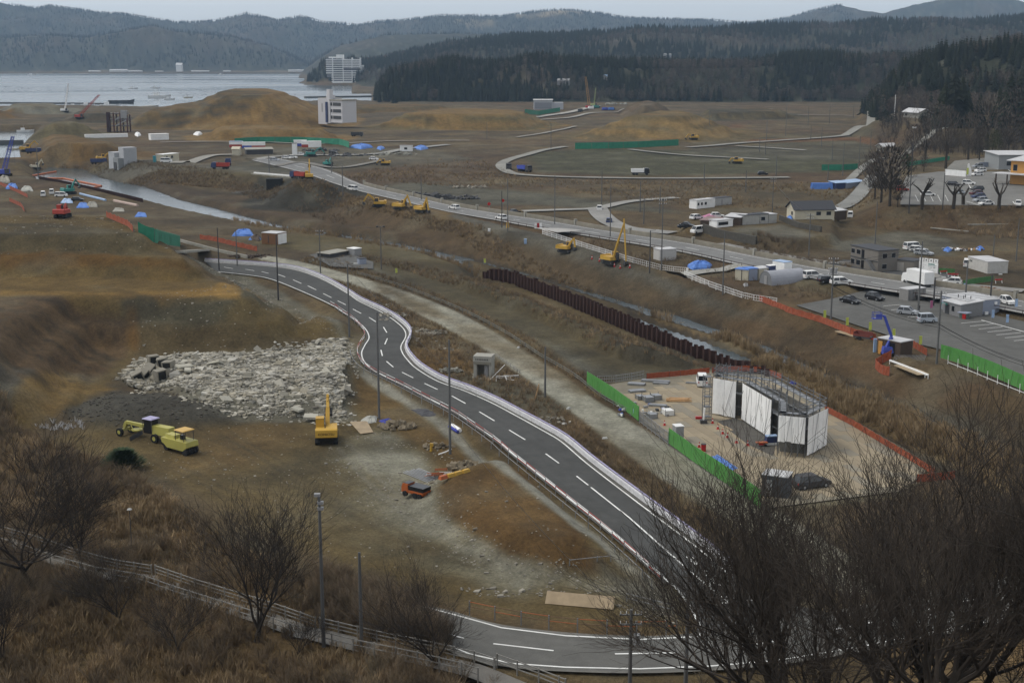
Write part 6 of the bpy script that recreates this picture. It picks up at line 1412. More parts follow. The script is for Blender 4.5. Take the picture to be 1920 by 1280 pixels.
o = lumpy('tarpaulin', None, .3, M_dtarp, 'small blue bag on the top deck of the scaffold', 'bag', world=[(V3(1478,793) + Vector((dx, dy, Hh + .02)))[:] for dx, dy in ((0, 0), (.9, 0), (.9, .6), (0, .6))])
# stair tower at the left of it
t = thing('scaffold_tower', 'narrow scaffold tower standing left of the white-sheeted ruin', 'scaffold', tuple(V3(1320, 789)), .1)
for x in (0, 1.0):
    for y in (0, 1.2): MB().bar((x, y, 0), (x, y, 6.4), .05, n=5).build('post', M_tube, t)
for k in range(13):
    q = MB(); z = .5 + k * .48 if k < 14 else 0
    for y in (0, 1.2): q.bar((0, y, z), (1.0, y, z), .03)
    for x in (0, 1.0): q.bar((x, 0, z), (x, 1.2, z), .03)
    if k % 3 == 0: q.box(.5, .6, z, .9, 1.1, .05)
    q.build('rung', M_tube, t)
# things standing about the yard
def yat(px, py): return tuple(P(px, py, .335))
car('van', 'white minivan parked at the back of the yard beside the scaffold tower', 'van', yat(1316, 722), heading(1316, 722, -6, -20, .3), M_white, 3.4, 1.6, 1.9, 'van')
t = thing('storage_cabinet', 'tall white-topped grey cabinet behind the green hoarding', 'cabinet', yat(1271, 826), ang + 1.57); MB().box(0, 0, 0, 1.1, 1.3, 2.1).build('body', M_grey, t); MB().box(0, 0, 2.1, 1.2, 1.4, .08).build('roof', M_white, t)
t = thing('site_office', 'dark grey container with white roof behind the bare twigs', 'container', yat(1456, 926), heading(1456, 926, 30, 4, .3)); MB().box(0, 0, 0, 3.0, 2.4, 2.5).build('wall', mat('charcoal_wall', (.06, .063, .068), .7), t); MB().box(0, 0, 2.5, 3.1, 2.5, .1).build('roof', M_roofl, t); MB().box(-.7, -1.22, .1, .8, .06, 1.9).build('door', M_grey, t)
car('parked_car', 'dark estate car parked beside the white-roofed container', 'car', yat(1521, 912), heading(1521, 912, 30, -4, .3), M_dgrey, 4.5, 1.75, 1.6, 'wagon')
o = lumpy('tarpaulin', [(1322,860),(1345,852),(1384,878),(1362,884)], .3, M_tarp, 'flat bright blue tarpaulin inside the long green hoarding', 'tarpaulin', z=.34, seed=8)
t = thing('timber_stack', 'loose stack of fresh timber boards on the plates', 'timber', yat(1272, 751), heading(1272, 751, 40, 0, .3)); r = random.Random(6)
for k in range(16): o = MB().box(0, 0, 0, r.uniform(2.4, 3.6), .16, .09).build('board', M_timber, t); o.location = (r.uniform(-.4, .4), -.7 + .1 * k, .05 + .09 * (k % 3)); o.rotation_euler = (0, 0, r.uniform(-.15, .15))
for px, py, lx, n, lb in ((1192, 722, 2.6, 4, 'stack of grey gutters nearest the mesh fence'), (1228, 716, 4.4, 3, 'long grey steel channels along the orange net'), (1196, 735, 2.6, 4, 'slanting grey steel planks in the yard corner'), (1238, 720, 2.4, 2, 'pair of short grey box beams'), (1232, 762, 2.6, 3, 'flat grey planks beside the timber stack'), (1296, 719, 1.8, 1, 'single pale beam near the white minivan')):
    t = thing('steel_stack', lb, 'steel', yat(px, py), heading(px, py, 30, 2, .3) + (.6 if py == 735 else 0))
    for k in range(n * 2): o = MB().box(0, 0, 0, lx, .26, .12).build('beam', M_steel, t); o.location = (.1 * (k % 2), .3 * (k % n), .02 + .13 * (k // n))
for px, py, s_, lb in ((1200, 748, 1.0, 'wire cage of clamps in the middle of the yard clutter'), (1215, 752, 1.3, 'large wire cage full of scaffold fittings'), (1230, 748, 1.2, 'right-hand wire cage of scaffold fittings'), (1252, 777, 1.3, 'low dark crate topped with a white bundle'), (1222, 783, 1.1, 'black crate near the wire gate')):
    t = thing('cage_box', lb, 'crate', yat(px, py), ang, 'cages and crates in the yard'); MB().box(0, 0, .05, s_ * 1.2, s_, s_ * .55).build('load', M_white if 'white' in lb else (M_steel if 'wire' in lb else M_black), t)
    for a_ in (-1, 1):
        for b_ in (-1, 1): MB().bar((a_ * s_ * .64, b_ * s_ * .54, 0), (a_ * s_ * .64, b_ * s_ * .54, s_ * .8), .04).build('corner_post', M_tube, t)
for z in (.3, .75):
    pass
r = random.Random(12); t = thing('clutter', 'scatter of small grey fittings and bags behind the hoarding', 'clutter', yat(1205, 768))
for k in range(34): o = MB().box(0, 0, 0, r.uniform(.2, .9), r.uniform(.15, .5), r.uniform(.08, .35)).build('piece', r.choice((M_steel, M_grey, M_dgrey, M_sheet, M_tube, M_blue)), t); o.location = (r.uniform(-3.6, 3.8), r.uniform(-2.6, 4.6) - 1.0, .0); o.rotation_euler = (0, 0, r.uniform(0, 3))
CONES = [(1336,793),(1346,804),(1355,813),(1364,820),(1381,830),(1402,835),(1246,797),(1311,838)]
CNL = ['first orange cone from the scaffold tower', 'second orange cone from the scaffold tower', 'third orange cone along the dark strip', 'fourth orange cone along the dark strip', 'fifth orange cone along the dark strip', 'last orange cone before the generator', 'orange cone alone near the wire gate', 'orange cone beside the red extinguisher bin']
cone0 = None
for (px, py), lb in zip(CONES, CNL):
    if cone0 is None:
        cone0 = thing('traffic_cone', lb, 'cone', yat(px, py), 0, 'orange cones in the yard'); MB().box(0, 0, 0, .42, .42, .04).build('base', M_redl, cone0); MB().bar((0, 0, .04), (0, 0, .75), .17, .03, 8).build('cone', M_redl, cone0); MB().bar((0, 0, .35), (0, 0, .5), .112, .082, 8).build('band', M_white, cone0)
    else: dup(cone0, yat(px, py), 0, lb, 'orange cones in the yard')
t = thing('generator', 'blue and white generator in front of the sheeted scaffold', 'generator', yat(1446, 833), .2); MB().box(0, 0, .35, 1.6, .9, .8, bev=.06).build('housing', M_dblue, t); MB().box(0, 0, 1.15, 1.5, .85, .12).build('top', M_sky, t); MB().box(0, 0, .05, 1.7, 1.0, .3).build('base', M_sheet, t)
t = thing('handcart', 'red handcart with an orange tray beside the generator', 'cart', yat(1428, 836), .1); MB().box(0, 0, .45, 1.5, .6, .12).build('tray', M_orange, t); MB().box(0, 0, .2, .8, .5, .25).build('base', M_redl, t)
for s_ in (-1, 1): MB().wheel(.4, s_ * .35, .2, .2, .1).build('wheel', M_rub, t)
t = thing('winch', 'red hand winch at the foot of the scaffold tower', 'winch', yat(1310, 785), 0); MB().box(0, 0, 0, .9, .45, .35).build('drum', M_redl, t); MB().bar((.3, 0, .3), (1.2, .1, .15), .06).build('handle', M_dgrey, t)
t = thing('pallet_jack', 'dark machine stand with silver foil wrapped mast by the tower', 'machine', yat(1319, 793), 0); MB().box(0, 0, 0, .9, .9, .5).build('base', M_dgrey, t); MB().bar((0, 0, .5), (.1, 0, 2.2), .12, n=6).build('mast', M_sheet, t)
t = thing('bin', 'dark red bin at the inner side of the green hoarding', 'bin', yat(1319, 845), 0); MB().bar((0, 0, 0), (0, 0, .9), .3, .34, 10).build('drum', M_redl, t); MB().bar((0, 0, .9), (0, 0, .95), .36, n=10).build('lid', M_dgrey, t)
for px, py, lx, lb in ((1352, 797, 2.2, 'first loose plank on the dark strip by the sheets'), (1366, 803, 2.2, 'second loose plank on the dark strip by the sheets')): o = MB().box(0, 0, 0, lx, .35, .06).build('plank', M_ply); o.location = yat(px, py); o.rotation_euler = (0, 0, ang); tag(o, lb, 'plank')
q = MB(); q.poly([Vector(P(a, b, .3)) - Vector(P(1360, 790, .3)) + Vector((0, 0, .052)) for a, b in ((1345,790),(1378,784),(1395,790),(1455,830),(1450,856),(1400,832))]); o = q.build('ground_sheet', mat('dark_strip', (.085, .08, .07), .9, .2, 1)); o.location = P(1360, 790, .3); o['kind'] = 'structure'  # flat patch, darker than the plates around it
# ---------------------------------------------------------------- dike top and river side of the far bank
e1 = excavator('yellow long-arm excavator with its folded boom high over the dike track', tuple(at(1146, 495)), heading(1146, 495, 30, 6), M_yel, ((4.7, 10.0), (5.6, 1.3), 'down'), sc=1.0, thin=.75)
excavator('yellow excavator with its arm curled in, standing beside the dike railing', tuple(at(1061, 473)), heading(1061, 473, 30, 3), M_yel, ((2.7, 3.9), (3.1, 1.6), 'up'), sc=.9)
excavator('left of the three yellow excavators on the dike, arm raised behind', tuple(at(710, 388)), heading(710, 388, -30, 0), M_yel, ((3.3, 3.9), (4.8, 1.6), 'down'), sc=1.0)
excavator('middle of the three yellow excavators on the dike', tuple(at(752, 393)), heading(752, 393, 30, 2), M_yel, ((2.6, 4.3), (3.9, 1.2), 'up'), sc=1.0)
excavator('right of the three yellow excavators on the dike, folded up', tuple(at(792, 399)), heading(792, 399, 30, 4), M_yel, ((2.3, 4.4), (3.2, 1.0), 'up'), sc=1.0)
excavator('yellow excavator working on top of the dark soil heap', tuple(at(580, 337)), heading(580, 337, 0, -20), M_yel, ((3.2, 6.3), (4.6, 4.6), 'down'), sc=1.15)
rail_fence('white_railing', 'white metal railing along the back of the dike track', [at(a, b) for a, b in ((1017,439),(1100,466),(1180,492),(1245,508),(1290,512))], (1.2, .65, .15), 3.2, 1.25, M_sheet, r=.06, rail_r=.045, balus=7)
rail_fence('white_railing', 'white metal railing running from the side bridge to the orange net', [at(a, b) for a, b in ((1283,518),(1330,538),(1400,562),(1456,570))], (1.2, .65, .15), 3.2, 1.25, M_sheet, r=.06, rail_r=.045, balus=6)
def G3(pts): return [at(a, b) for a, b in pts]
sheet_fence('orange_net_fence', 'long red-orange net fence between the dike track and the car park', G3([(1424,565),(1480,588),(1540,606),(1600,630),(1642,640)]), 2.6, 1.35, M_onet, sag=.12)
sheet_fence('orange_net_fence', 'red-orange net fence right of the brown container', G3([(1712,652),(1738,668)]), 2.0, 1.3, M_onet, sag=.1)
sheet_fence('orange_net_screen', 'zigzag orange net screen on the dike slope below the boom lift', G3([(1671,674),(1640,690),(1650,702),(1668,706)]), 1.6, 1.7, M_onet, sag=.15, cat='net')
sheet_fence('green_hoarding', 'bright green hoarding along the right end of the car park', [at(a, b) + Vector((0, 0, .5)) for a, b in ((1763,677),(1800,688),(1860,712),(1925,742),(1990,766))], 1.9, 2.3, M_green, sag=.03)
rail_fence('pipe_barrier', 'white posts and low rail in front of the right-hand green hoarding', [at(a, b) for a, b in ((1777,682),(1815,697),(1875,722),(1940,748))], (.3,), 2.8, 1.4, M_sheet, r=.06)
t = rail_fence('guard_rail', 'short white beam guard rail at the dike edge below the container', G3([(1668,682),(1700,694),(1740,710)]), (.6,), 3.2, .7, M_sheet, r=.07, rail_r=.17, cat='guard rail')
o = MB().box(0, 0, 0, 7, 3.2, .12).build('board', M_ply); o.location = at(1715, 695, .15); o.rotation_euler = (0, 0, heading(1715, 695, 30, 12)); tag(o, 'wide pale board behind the white beam guard rail', 'board')
o = MB().box(0, 0, 0, 6, 1.1, .1).build('board', M_ply); o.location = at(1590, 628, .1); o.rotation_euler = (0, 0, heading(1590, 628, 30, 9)); tag(o, 'long narrow board lying below the red-orange net', 'board')
# brown container shop and boom lift
t, L = house('container_shop', 'brown container with a white roof and open front beside the blue lift', (1645,664), (1681,672), 3.0, 2.75, M_bwall, M_roofl, 'flat', over=.08, L=4.6, doors=[('f', 2.6, .2, 1.6, 2.2, M_black)])
MB().box(.55, -.03, .15, .8, .08, 2.2).build('shelf', M_amber, t)
a, rz, L = corner((1640, 660), (1648, 662)); o = MB().box(0, 0, 0, .5, .35, 2.3).build('banner', M_sky); o.location = a; tag(o, 'pale blue banner at the left corner of the brown container', 'banner')
p = at(1665, 668); t = thing('boom_lift', 'blue boom lift with its basket raised above the container', 'boom lift', tuple(p), 0)
MB().box(0, 0, .4, 2.0, 1.5, .6, bev=.08).build('chassis', M_blue, t); MB().box(-.2, 0, 1.05, 1.6, 1.2, .6, bev=.1).build('turret', M_blue, t)
m1 = mpp(p); kx = (1668 - 1665) * m1; k1 = Vector(((1671 - 1665) * m1, .4, (668 - 634) * m1 + .2)); k2 = Vector(((1655 - 1665) * m1, .4, (668 - 595) * m1 + .3)); k3 = Vector(((1647 - 1665) * m1, .4, (668 - 594) * m1 + .2))
MB().beam((-.3, .1, 1.4), k1, .42, .5).build('boom', M_blue, t); MB().beam(k1, k2, .34, .4).build('upper_boom', M_blue, t); MB().beam(k2, k3, .25, .25).build('jib', M_blue, t)
q = MB(); q.box(k3.x - .5, .4, k3.z - .5, 1.5, .9, .15)
for x in (-.7, .7):
    for y in (-.4, .4): q.bar((k3.x - .5 + x, .4 + y, k3.z - .5), (k3.x - .5 + x, .4 + y, k3.z + .6), .05)
for z in (.1, .6): q.beam((k3.x - 1.2, 0, k3.z + z), (k3.x + .2, 0, k3.z + z), .06, .06); q.beam((k3.x - 1.2, .8, k3.z + z), (k3.x + .2, .8, k3.z + z), .06, .06)
q.box(k3.x - .3, .0, k3.z - .3, .9, .1, .7); bk = q.build('basket', M_blue, t)
for x in (-.95, .05): MB().bar((k3.x + x, .4, k3.z + .6), (k3.x + x, .4, k3.z + 2.3), .04).build('light_mast', M_tube, bk)
for x in (-.7, .7):
    for y in (-.65, .65): o = MB().wheel(0, 0, 0, .38, .3).build('wheel', M_rub, t); o.location = (x, y, .38)
p = at(1618, 637); t = thing('trailer', 'dark red low trailer loaded with scrap below the net fence', 'trailer', tuple(p), heading(1618, 637, 30, 4)); MB().box(0, 0, .4, 3.0, 1.5, .3).build('deck', M_dgrey, t); q = MB(); q.box(0, .7, .7, 3.0, .08, .7); q.box(0, -.7, .7, 3.0, .08, .35); q.box(-1.45, 0, .7, .08, 1.4, .7); q.build('side_board', mat('dull_red', (.16, .045, .035), .8), t); MB().beam((1.4, -.2, .5), (3.0, -.6, .5), .1, .1).build('drawbar', M_redl, t)
for sy in (-1, 1): MB().wheel(-.3, sy * .8, .35, .35, .2).build('wheel', M_rub, t)
sc = thing('picket_fence', 'low zigzag folding gate between the lift and the coil pole', 'fence', tuple(at(1675, 676))); a = at(1675, 676); b = at(1735, 676)
for k in range(24): u = k / 24; c = (b - a) * u; MB().bar(c + Vector((0, 0, 0)), c + (b - a) / 24 * 1.2 + Vector((0, 0, .95)), .035, n=3).build('slat', M_steel, sc)
# banners
def banner(px, py, h, m_, lb, base=False):
    t = thing('banner', lb, 'banner', tuple(at(px, py))); MB().bar((0, 0, 0), (0, 0, h), .035).build('pole', M_steel, t); q = MB()
    for k in range(5): z = h * .35 + h * .62 * k / 5; q.box(.28 + .03 * math.sin(k * 1.4), .03 * math.sin(k), z, .5, .03, h * .125)
    q.build('flag', m_, t)
    if base: MB().bar((0, 0, 0), (0, 0, .18), .3, .24, 10).build('base', M_sheet, t)
M_ylw = paint_mat('lime_flag', (.50, .56, .10))
for px, py, lb in ((1543, 604, 'first lime yellow flag from the left along the net fence'), (1585, 618, 'second lime yellow flag along the net fence'), (1628, 627, 'third lime yellow flag, its cloth folded over'), (1672, 640, 'lime yellow flag half hidden behind the brown container'), (1722, 654, 'lime yellow flag right of the brown container')): banner(px, py, 2.3, M_ylw, lb)
banner(1858, 604, 2.4, M_sky, 'left pale blue flag on a white foot in the car park', True); banner(1885, 613, 2.4, M_sky, 'right pale blue flag on a white foot in the car park', True); banner(1902, 583, 2.4, M_sky, 'pale blue flag on a white foot beyond the white kei car', True); banner(1743, 585, 2.3, M_pink, 'pink flag at the left corner of the blue prefab shop', True); banner(1806, 545, 1.6, M_sky, 'small pale blue flag at the orange soil bank')
for px, py, m_, lb in ((741, 516, M_ylw, 'yellow figure-like flag on the grassy track left of the poles'), (907, 497, M_ylw, 'small yellow flag by the end of the rusty wall')): banner(px, py, 1.7, m_, lb)
# car park vehicles
def hd(px, py, dx, dy): return heading(px, py, dx, dy)
CARS = [('parked_car','black sedan parked at the top left of the car park',1594,568,30,6,M_black,4.2,1.7,1.45,'sedan'),('parked_car','black hatchback right of the black sedan',1640,562,30,6,M_black,3.9,1.7,1.55,'hatch'),
 ('parked_car','silver hatchback parked left of the blue prefab shop',1702,589,30,3,M_silver,3.9,1.68,1.5,'hatch'),('parked_car','pale blue-silver boxy minicar nearest the coil pole',1738,604,30,-1,paint_mat('ice_blue', (.42,.46,.50)),3.4,1.5,1.75,'van'),
 ('parked_car','white minicar on the main road at the right edge',1888,570,30,8,M_white,3.5,1.5,1.65,'hatch'),('parked_car','white hatchback beside the red and white barriers',1785,533,-30,-2,M_white,4.0,1.7,1.55,'hatch'),
 ('parked_car','white four-wheel drive estate behind the arched tent',1523,522,30,-2,M_white,4.6,1.8,1.75,'wagon'),('parked_car','white pickup-like estate right of the crowded pole',1577,533,30,-1,M_white,4.6,1.75,1.6,'wagon'),('parked_car','dark estate car hidden behind the crowded pole',1552,530,30,-1,M_black,4.3,1.7,1.5,'wagon'),
 ('parked_van','white van, rearmost of the three beside the prefab office',1710,468,30,-2,M_white,4.6,1.7,1.95,'van'),('parked_car','white car between the white van and the silver estate',1722,472,30,2,M_white,4.4,1.7,1.5,'wagon'),('parked_car','silver estate, front one of the three beside the prefab office',1732,478,30,3,M_silver,4.6,1.7,1.45,'wagon'),
 ('parked_van','white minivan parked before the white portable office',1813,500,2,-14,M_white,4.2,1.7,1.85,'van'),('parked_van','white long van beside the low stone wall',1310,437,-30,3,M_white,4.8,1.75,2.0,'van'),('parked_car','dark car at the left of the white long van',1284,428,30,0,M_black,4.2,1.7,1.4,'sedan'),
 ('parked_van','small white van at the left end of the long trailer',1303,390,30,-3,M_white,3.8,1.6,1.8,'van'),('parked_car','white car at the far left of the cabins',1306,411,30,-3,M_white,4.2,1.7,1.5,'hatch'),('parked_car','white car standing behind the pink sheets',1345,408,30,0,M_white,4.0,1.7,1.5,'hatch'),
 ('parked_van','white minivan beside the brown shed of the house',1594,408,2,-14,M_white,3.8,1.6,1.9,'van'),('moving_car','white car on the main road by the red-lit pole',940,411,-30,-6,M_white,4.3,1.7,1.5,'hatch'),('moving_car','dark car on the grass verge above the main road',964,401,30,-3,M_black,4.3,1.7,1.5,'sedan'),
 ('moving_car','white hatchback on the main road beside the concrete parapet',852,392,-30,-5,M_white,4.3,1.7,1.5,'hatch'),('moving_car','white van at the left end of the visible main road',661,357,-30,-4,M_white,4.6,1.7,1.8,'van'),('moving_car','white car coming round the side road bend',1124,394,4,-14,M_white,4.2,1.7,1.6,'hatch'),
 ('moving_car','dark blue car on the bend nearest the main road',1142,418,3,-14,M_dblue,4.3,1.7,1.5,'hatch'),('moving_car','black car at the right of the road fork',1288,426,30,2,M_black,4.2,1.7,1.5,'sedan'),('parked_car','dark car on the middle plain near the soil track',1430,328,30,0,M_black,4.2,1.7,1.5,'hatch'),
 ('parked_car','red hatchback alone in the upper car park',1691,358,30,0,M_red,4.2,1.7,1.6,'hatch'),('parked_car','white car behind the pollarded tree in the upper car park',1740,367,30,0,M_white,4.3,1.7,1.5,'hatch'),('parked_car','dark car top of the middle row in the upper car park',1788,348,30,3,M_black,4.3,1.7,1.5,'hatch'),
 ('parked_car','silver sports car under the forked pollard',1797,363,-30,-3,M_silver,4.3,1.7,1.35,'sedan'),('parked_car','white wagon near the pale paving of the upper car park',1816,346,30,1,M_white,4.4,1.7,1.6,'wagon'),('parked_car','grey car, fifth from the front of the right row',1832,357,-30,1,M_dgrey,4.3,1.7,1.5,'hatch'),
 ('parked_car','dark red car, fourth from the front of the right row',1830,365,-30,1,mat('maroon', (.09,.02,.025), .4),4.2,1.7,1.5,'hatch'),('parked_car','silver-black car, third from the front of the right row',1834,371,-30,1,M_dblue,4.3,1.7,1.5,'hatch'),('parked_car','black and white car, second of the right row',1838,378,-30,1,M_silver,4.3,1.7,1.5,'wagon'),
 ('parked_car','white coupe at the front of the right row',1849,384,-30,1,M_white,4.4,1.75,1.4,'sedan'),('parked_car','white minicar at the right edge of the upper car park',1909,386,-6,14,M_white,4.0,1.65,1.6,'hatch'),('parked_car','white car, front one by the orange-walled school',1832,329,-30,1,M_white,4.3,1.7,1.5,'hatch'),
 ('parked_car','white car, middle one by the orange-walled school',1838,322,-30,1,M_white,4.3,1.7,1.6,'hatch'),('parked_car','silver car, rear one by the orange-walled school',1833,314,-30,1,M_silver,4.3,1.7,1.6,'wagon'),
 ('parked_van','white van on the far plain beside a low soil bank',987,320,30,0,M_white,5.0,1.8,1.9,'van'),('parked_van','left white minivan at the far left work camp',81,368,3,-10,M_white,4.4,1.7,1.9,'van'),('parked_van','second white minivan at the far left work camp',97,364,3,-10,M_white,4.4,1.7,1.9,'van'),('parked_van','third white minivan at the far left work camp',115,369,30,0,M_white,4.4,1.7,1.8,'van'),
 ('parked_car','black car parked by the blue tarp at the work camp',146,377,30,0,M_black,4.3,1.7,1.5,'hatch'),('parked_van','white van beside the pale cabin near the wrapped building',312,305,30,0,M_white,5.0,1.8,2.2,'van')]
CV = [('parked_car','white car, leftmost of the cars in the middle camp',537,298,M_white),('parked_car','white car, second from the left in the middle camp',549,297,M_white),('parked_car','white van behind the second white car of the middle camp',565,292,M_white),('parked_car','dark car near the charred rows of the middle camp',625,288,M_black),('parked_car','white car by the camp track in front of the blue sheet',701,300,M_white),('parked_car','dark teal car beside the middle camp',578,294,M_tealp),('parked_car','grey car at the left of the middle camp',515,302,M_silver)]
for nm, lb, px, py, dx, dy, pt, L, W, H, pf_ in CARS:
    g_ = at(px, py, .04)
    for pl_, z_ in ((lot_poly, ZL + .025), (nroad_poly, ZN + .01), (PP(SCHOOL, ZS), ZS + .07)):
        c_ = P(px, py, z_)
        if sdf(np.array([c_[0]]), np.array([c_[1]]), [q_[:2] for q_ in pl_])[0] < 0: g_ = Vector(c_)
    car(nm, lb, 'van' if 'van' in nm else 'car', tuple(g_), hd(px, py, dx, dy), pt, L, W, H, pf_, detail=py > 440)
for nm, lb, px, py, pt in CV: car(nm, lb, 'car', tuple(at(px, py, .03)), hd(px, py, 30, 1), pt, 4.4, 1.7, 1.6, 'hatch', detail=False)
box_truck('white box truck on the main road behind the sign board', tuple(at(1718, 536, .04)), hd(1718, 536, -30, -8))
dump_truck('black truck with a white tank crossing the levelled plain', tuple(at(1201, 328)), hd(1201, 328, 30, 0), M_black, M_sheet); dump_truck('dump truck with a blue bed on the plain road', tuple(at(984, 322)), hd(984, 322, 30, 3), M_dgrey, M_blue); dump_truck('dark truck at the left end of the plain road', tuple(at(954, 318)), hd(954, 318, 1, 12), M_dgrey, M_dgrey)
dump_truck('red dump truck on the embankment left of the bridge', tuple(at(413, 317)), hd(413, 317, -30, 0), M_dblue, M_red); dump_truck('blue truck behind the red dump truck', tuple(at(428, 310)), hd(428, 310, 3, -10), M_dblue, M_dblue); dump_truck('red and blue dump truck by the dark soil heap', tuple(at(560, 335)), hd(560, 335, -30, -2), M_dblue, M_red)
dump_truck('black dump truck beside the scattered dark soil on the far plain', tuple(at(670, 256)), hd(670, 256, 30, 0), M_dgrey, M_dgrey); dump_truck('truck on the hill road near the tall yellow crane', tuple(at(1088, 210)), hd(1088, 210, 30, -4), M_dgrey, M_dgrey)
# blue prefab shop
t, L = house('prefab_shop', 'long pale blue prefab shop with a pale sheet roof beside the car park', (1812,594), (1873,589), 7.5, 2.9, M_bluew, M_roofl, 'flat', over=.15, wins=[('f', 1.2, 1.0, 1.7, 1.3), ('l', 2.0, 1.0, 1.6, 1.3)])
MB().box(L * .86, -.15, 2.0, .5, .25, .5).build('air_unit', M_sheet, t); MB().box(2.2, -.3, 0, .7, .35, .75).build('air_unit', M_sheet, t); MB().box(4.3, -.3, 0, .7, .35, .75).build('air_unit', M_sheet, t)
for k in range(5): MB().box(L / 2, .6 + k * 1.45, 3.045, L + .2, .12, .06).build('roof_seam', M_steel, t)
t, L = house('prefab_shop', 'grey entrance hut with a sloping pale roof joined to the blue shop', (1768,588), (1800,597), 5.0, 2.5, mat('grey_cladding', (.20, .20, .20), .7), M_roofl, 'shed', rise=.45, over=.2, wins=[('f', 2.9, 1.0, .8, 1.0)], doors=[('f', 1.2, 0, 1.1, 2.0, M_dgrey)])
MB().box(.8, -.5, 1.9, 1.2, .6, .35).build('sign', M_tealp, t)
for k in range(4): MB().box(.3 + k * .8, 3 + (k % 2), 2.95, .1, .1, .7).build('vent_pipe', M_black, t)
t, L = house('ticket_counter', 'low green and grey counter at the corner of the blue shop', (1798,598), (1811,600), 1.2, 1.2, mat('sage', (.10, .13, .11), .7), M_bluew); MB().box(L * .8, -.2, .2, .6, .3, .9).build('vending_box', M_redl, t)
t = thing('person', 'person in black standing beside the silver hatchback', 'person', tuple(at(1722, 587)), 0)
def person(t, top, legs, skin=(.25, .14, .09), h=1.72, stride=0.0, arm=.0):
    me = bpy.data.meshes.new('body'); V = [(0, 0, .95), (0, 0, 1.2), (0, 0, 1.42), (0, 0, 1.52), (0, .02, 1.64), (-.19, 0, 1.42), (-.24, .02 + arm, 1.15), (-.25, .06 + arm, .90), (.19, 0, 1.42), (.24, .02 - arm, 1.15), (.25, .06 - arm, .90), (-.1, 0, .88), (-.11, stride * .5, .48), (-.11, stride, .08), (-.11, stride + .15, .03), (.1, 0, .88), (.11, -stride * .5, .48), (.11, -stride, .08), (.11, -stride + .15, .03)]
    E = [(0, 1), (1, 2), (2, 3), (3, 4), (2, 5), (5, 6), (6, 7), (2, 8), (8, 9), (9, 10), (0, 11), (11, 12), (12, 13), (13, 14), (0, 15), (15, 16), (16, 17), (17, 18)]
    me.from_pydata([tuple(c * h / 1.72 for c in v) for v in V], E, []); o = bpy.data.objects.new('body', me); C.objects.link(o); o.parent = t
    m = o.modifiers.new('skin', 'SKIN'); rr = [.15, .16, .17, .06, .105, .075, .055, .045, .075, .055, .045, .10, .07, .05, .05, .10, .07, .05, .05]
    for k, s_ in enumerate(me.skin_vertices[0].data): s_.radius = (rr[k], rr[k] * .8); s_.use_root = (k == 0)
    o.modifiers.new('sub', 'SUBSURF').levels = 1; me.materials.append(top)
    hd_ = MB()
    for k in range(4): hd_.bar((0, .02, 1.58 + k * .055), (0, .02, 1.64 + k * .055), (.085, .10, .095, .07)[k], (.10, .095, .07, .03)[k], 8)
    hd_.build('hair', M_black, t)
    l = MB()
    for s_ in (-1, 1): l.bar((s_ * .1, s_ * -stride * .3, .92), (s_ * .11, s_ * -stride, .1), .105, .075, 8)
    l.build('trousers', legs, t)
person(t, M_black, M_dgrey)
# lockers, sign wall, offices
t, L = house('storage_lockers', 'grey ribbed storage lockers behind the blue prefab shop', (1702,566), (1735,562), 2.4, 2.4, mat('rib_grey', (.22, .215, .205), .7), M_roofl, 'flat', over=.05)
for k in range(5): MB().box(.4 + k * L / 5.2, -.04, .1, .05, .06, 2.2).build('door', M_tube, t)
t, L = house('prefab_office', 'two-storey taupe prefab office with an outside stair', (1594,499), (1645,511), 5.6, 4.9, M_taupe, M_roofd, 'flat', over=.15, wins=[('f', .9, 3.3, 1.3, 1.0), ('f', 3.0, 3.3, 1.4, 1.0), ('f', .9, .8, 1.3, 1.1), ('f', 3.0, .8, 1.4, 1.1), ('r', 1.8, 3.2, 1.2, 1.0), ('r', 1.8, .8, 1.2, 1.0), ('r', 4.2, 3.2, 1.0, 1.0)], doors=[('f', 4.6, 2.55, .9, 1.9, M_black), ('f', 4.6, .1, .9, 1.9, M_black)])
MB().box(L / 2, -.05, 2.35, L, .12, .2).build('band', M_dgrey, t)
for s_ in (0, .8): MB().beam((L - 2.2, -.6 - s_, 2.5), (L + .6, -.6 - s_, .05), .08, .28).build('stair_string', M_tube, t)
for k in range(9): MB().box(L - 2.2 + k * .31, -1.0, 2.4 - k * .28, .28, .8, .05).build('stair_tread', M_tube, t)
MB().beam((L - 2.2, -1.45, 3.4), (L + .6, -1.45, 1.0), .05, .05).build('stair_rail', M_tube, t); MB().box(L - 2.6, -.6, 2.4, 1.2, 1.6, .1).build('landing', M_tube, t)
t, L = house('garage', 'low dark taupe garage with a pale shutter beside the prefab office', (1678,508), (1712,512), 4.5, 2.6, M_taupe, M_roofd, 'flat', over=.1, doors=[('f', L * 0 + 1.3, .1, 1.5, 2.0, mat('shutter', (.30, .28, .25), .6))])
a, rz, L = corner((1722, 511), (1758, 515)); t = thing('sign_wall', 'white sign wall with four square emblems above green lettering', 'sign', tuple(a), rz); H = 3.4
for i in range(4): MB().box(L * (i + .5) / 4, 0, .2, L / 4 - .06, .1, H - 1.0).build('panel', M_sheet, t)
for i in range(4): o = MB().box(L * (i + .5) / 4, 0, H - .75, L / 4 - .2, .1, .8).build('emblem_board', M_sheet, t); MB().box(L * (i + .5) / 4, -.06, H - .5, L / 16, .04, .3).build('emblem', M_dgrey, o)
q = MB()
for k in range(6): q.box(L * .52 + k * .25, -.07, H - 1.35, .18, .03, .28); q.box(L * .5 + k * .3, -.07, H - 1.7, .2, .03, .06)
q.build('lettering', M_tealp, t)
q = MB(); r = random.Random(4)
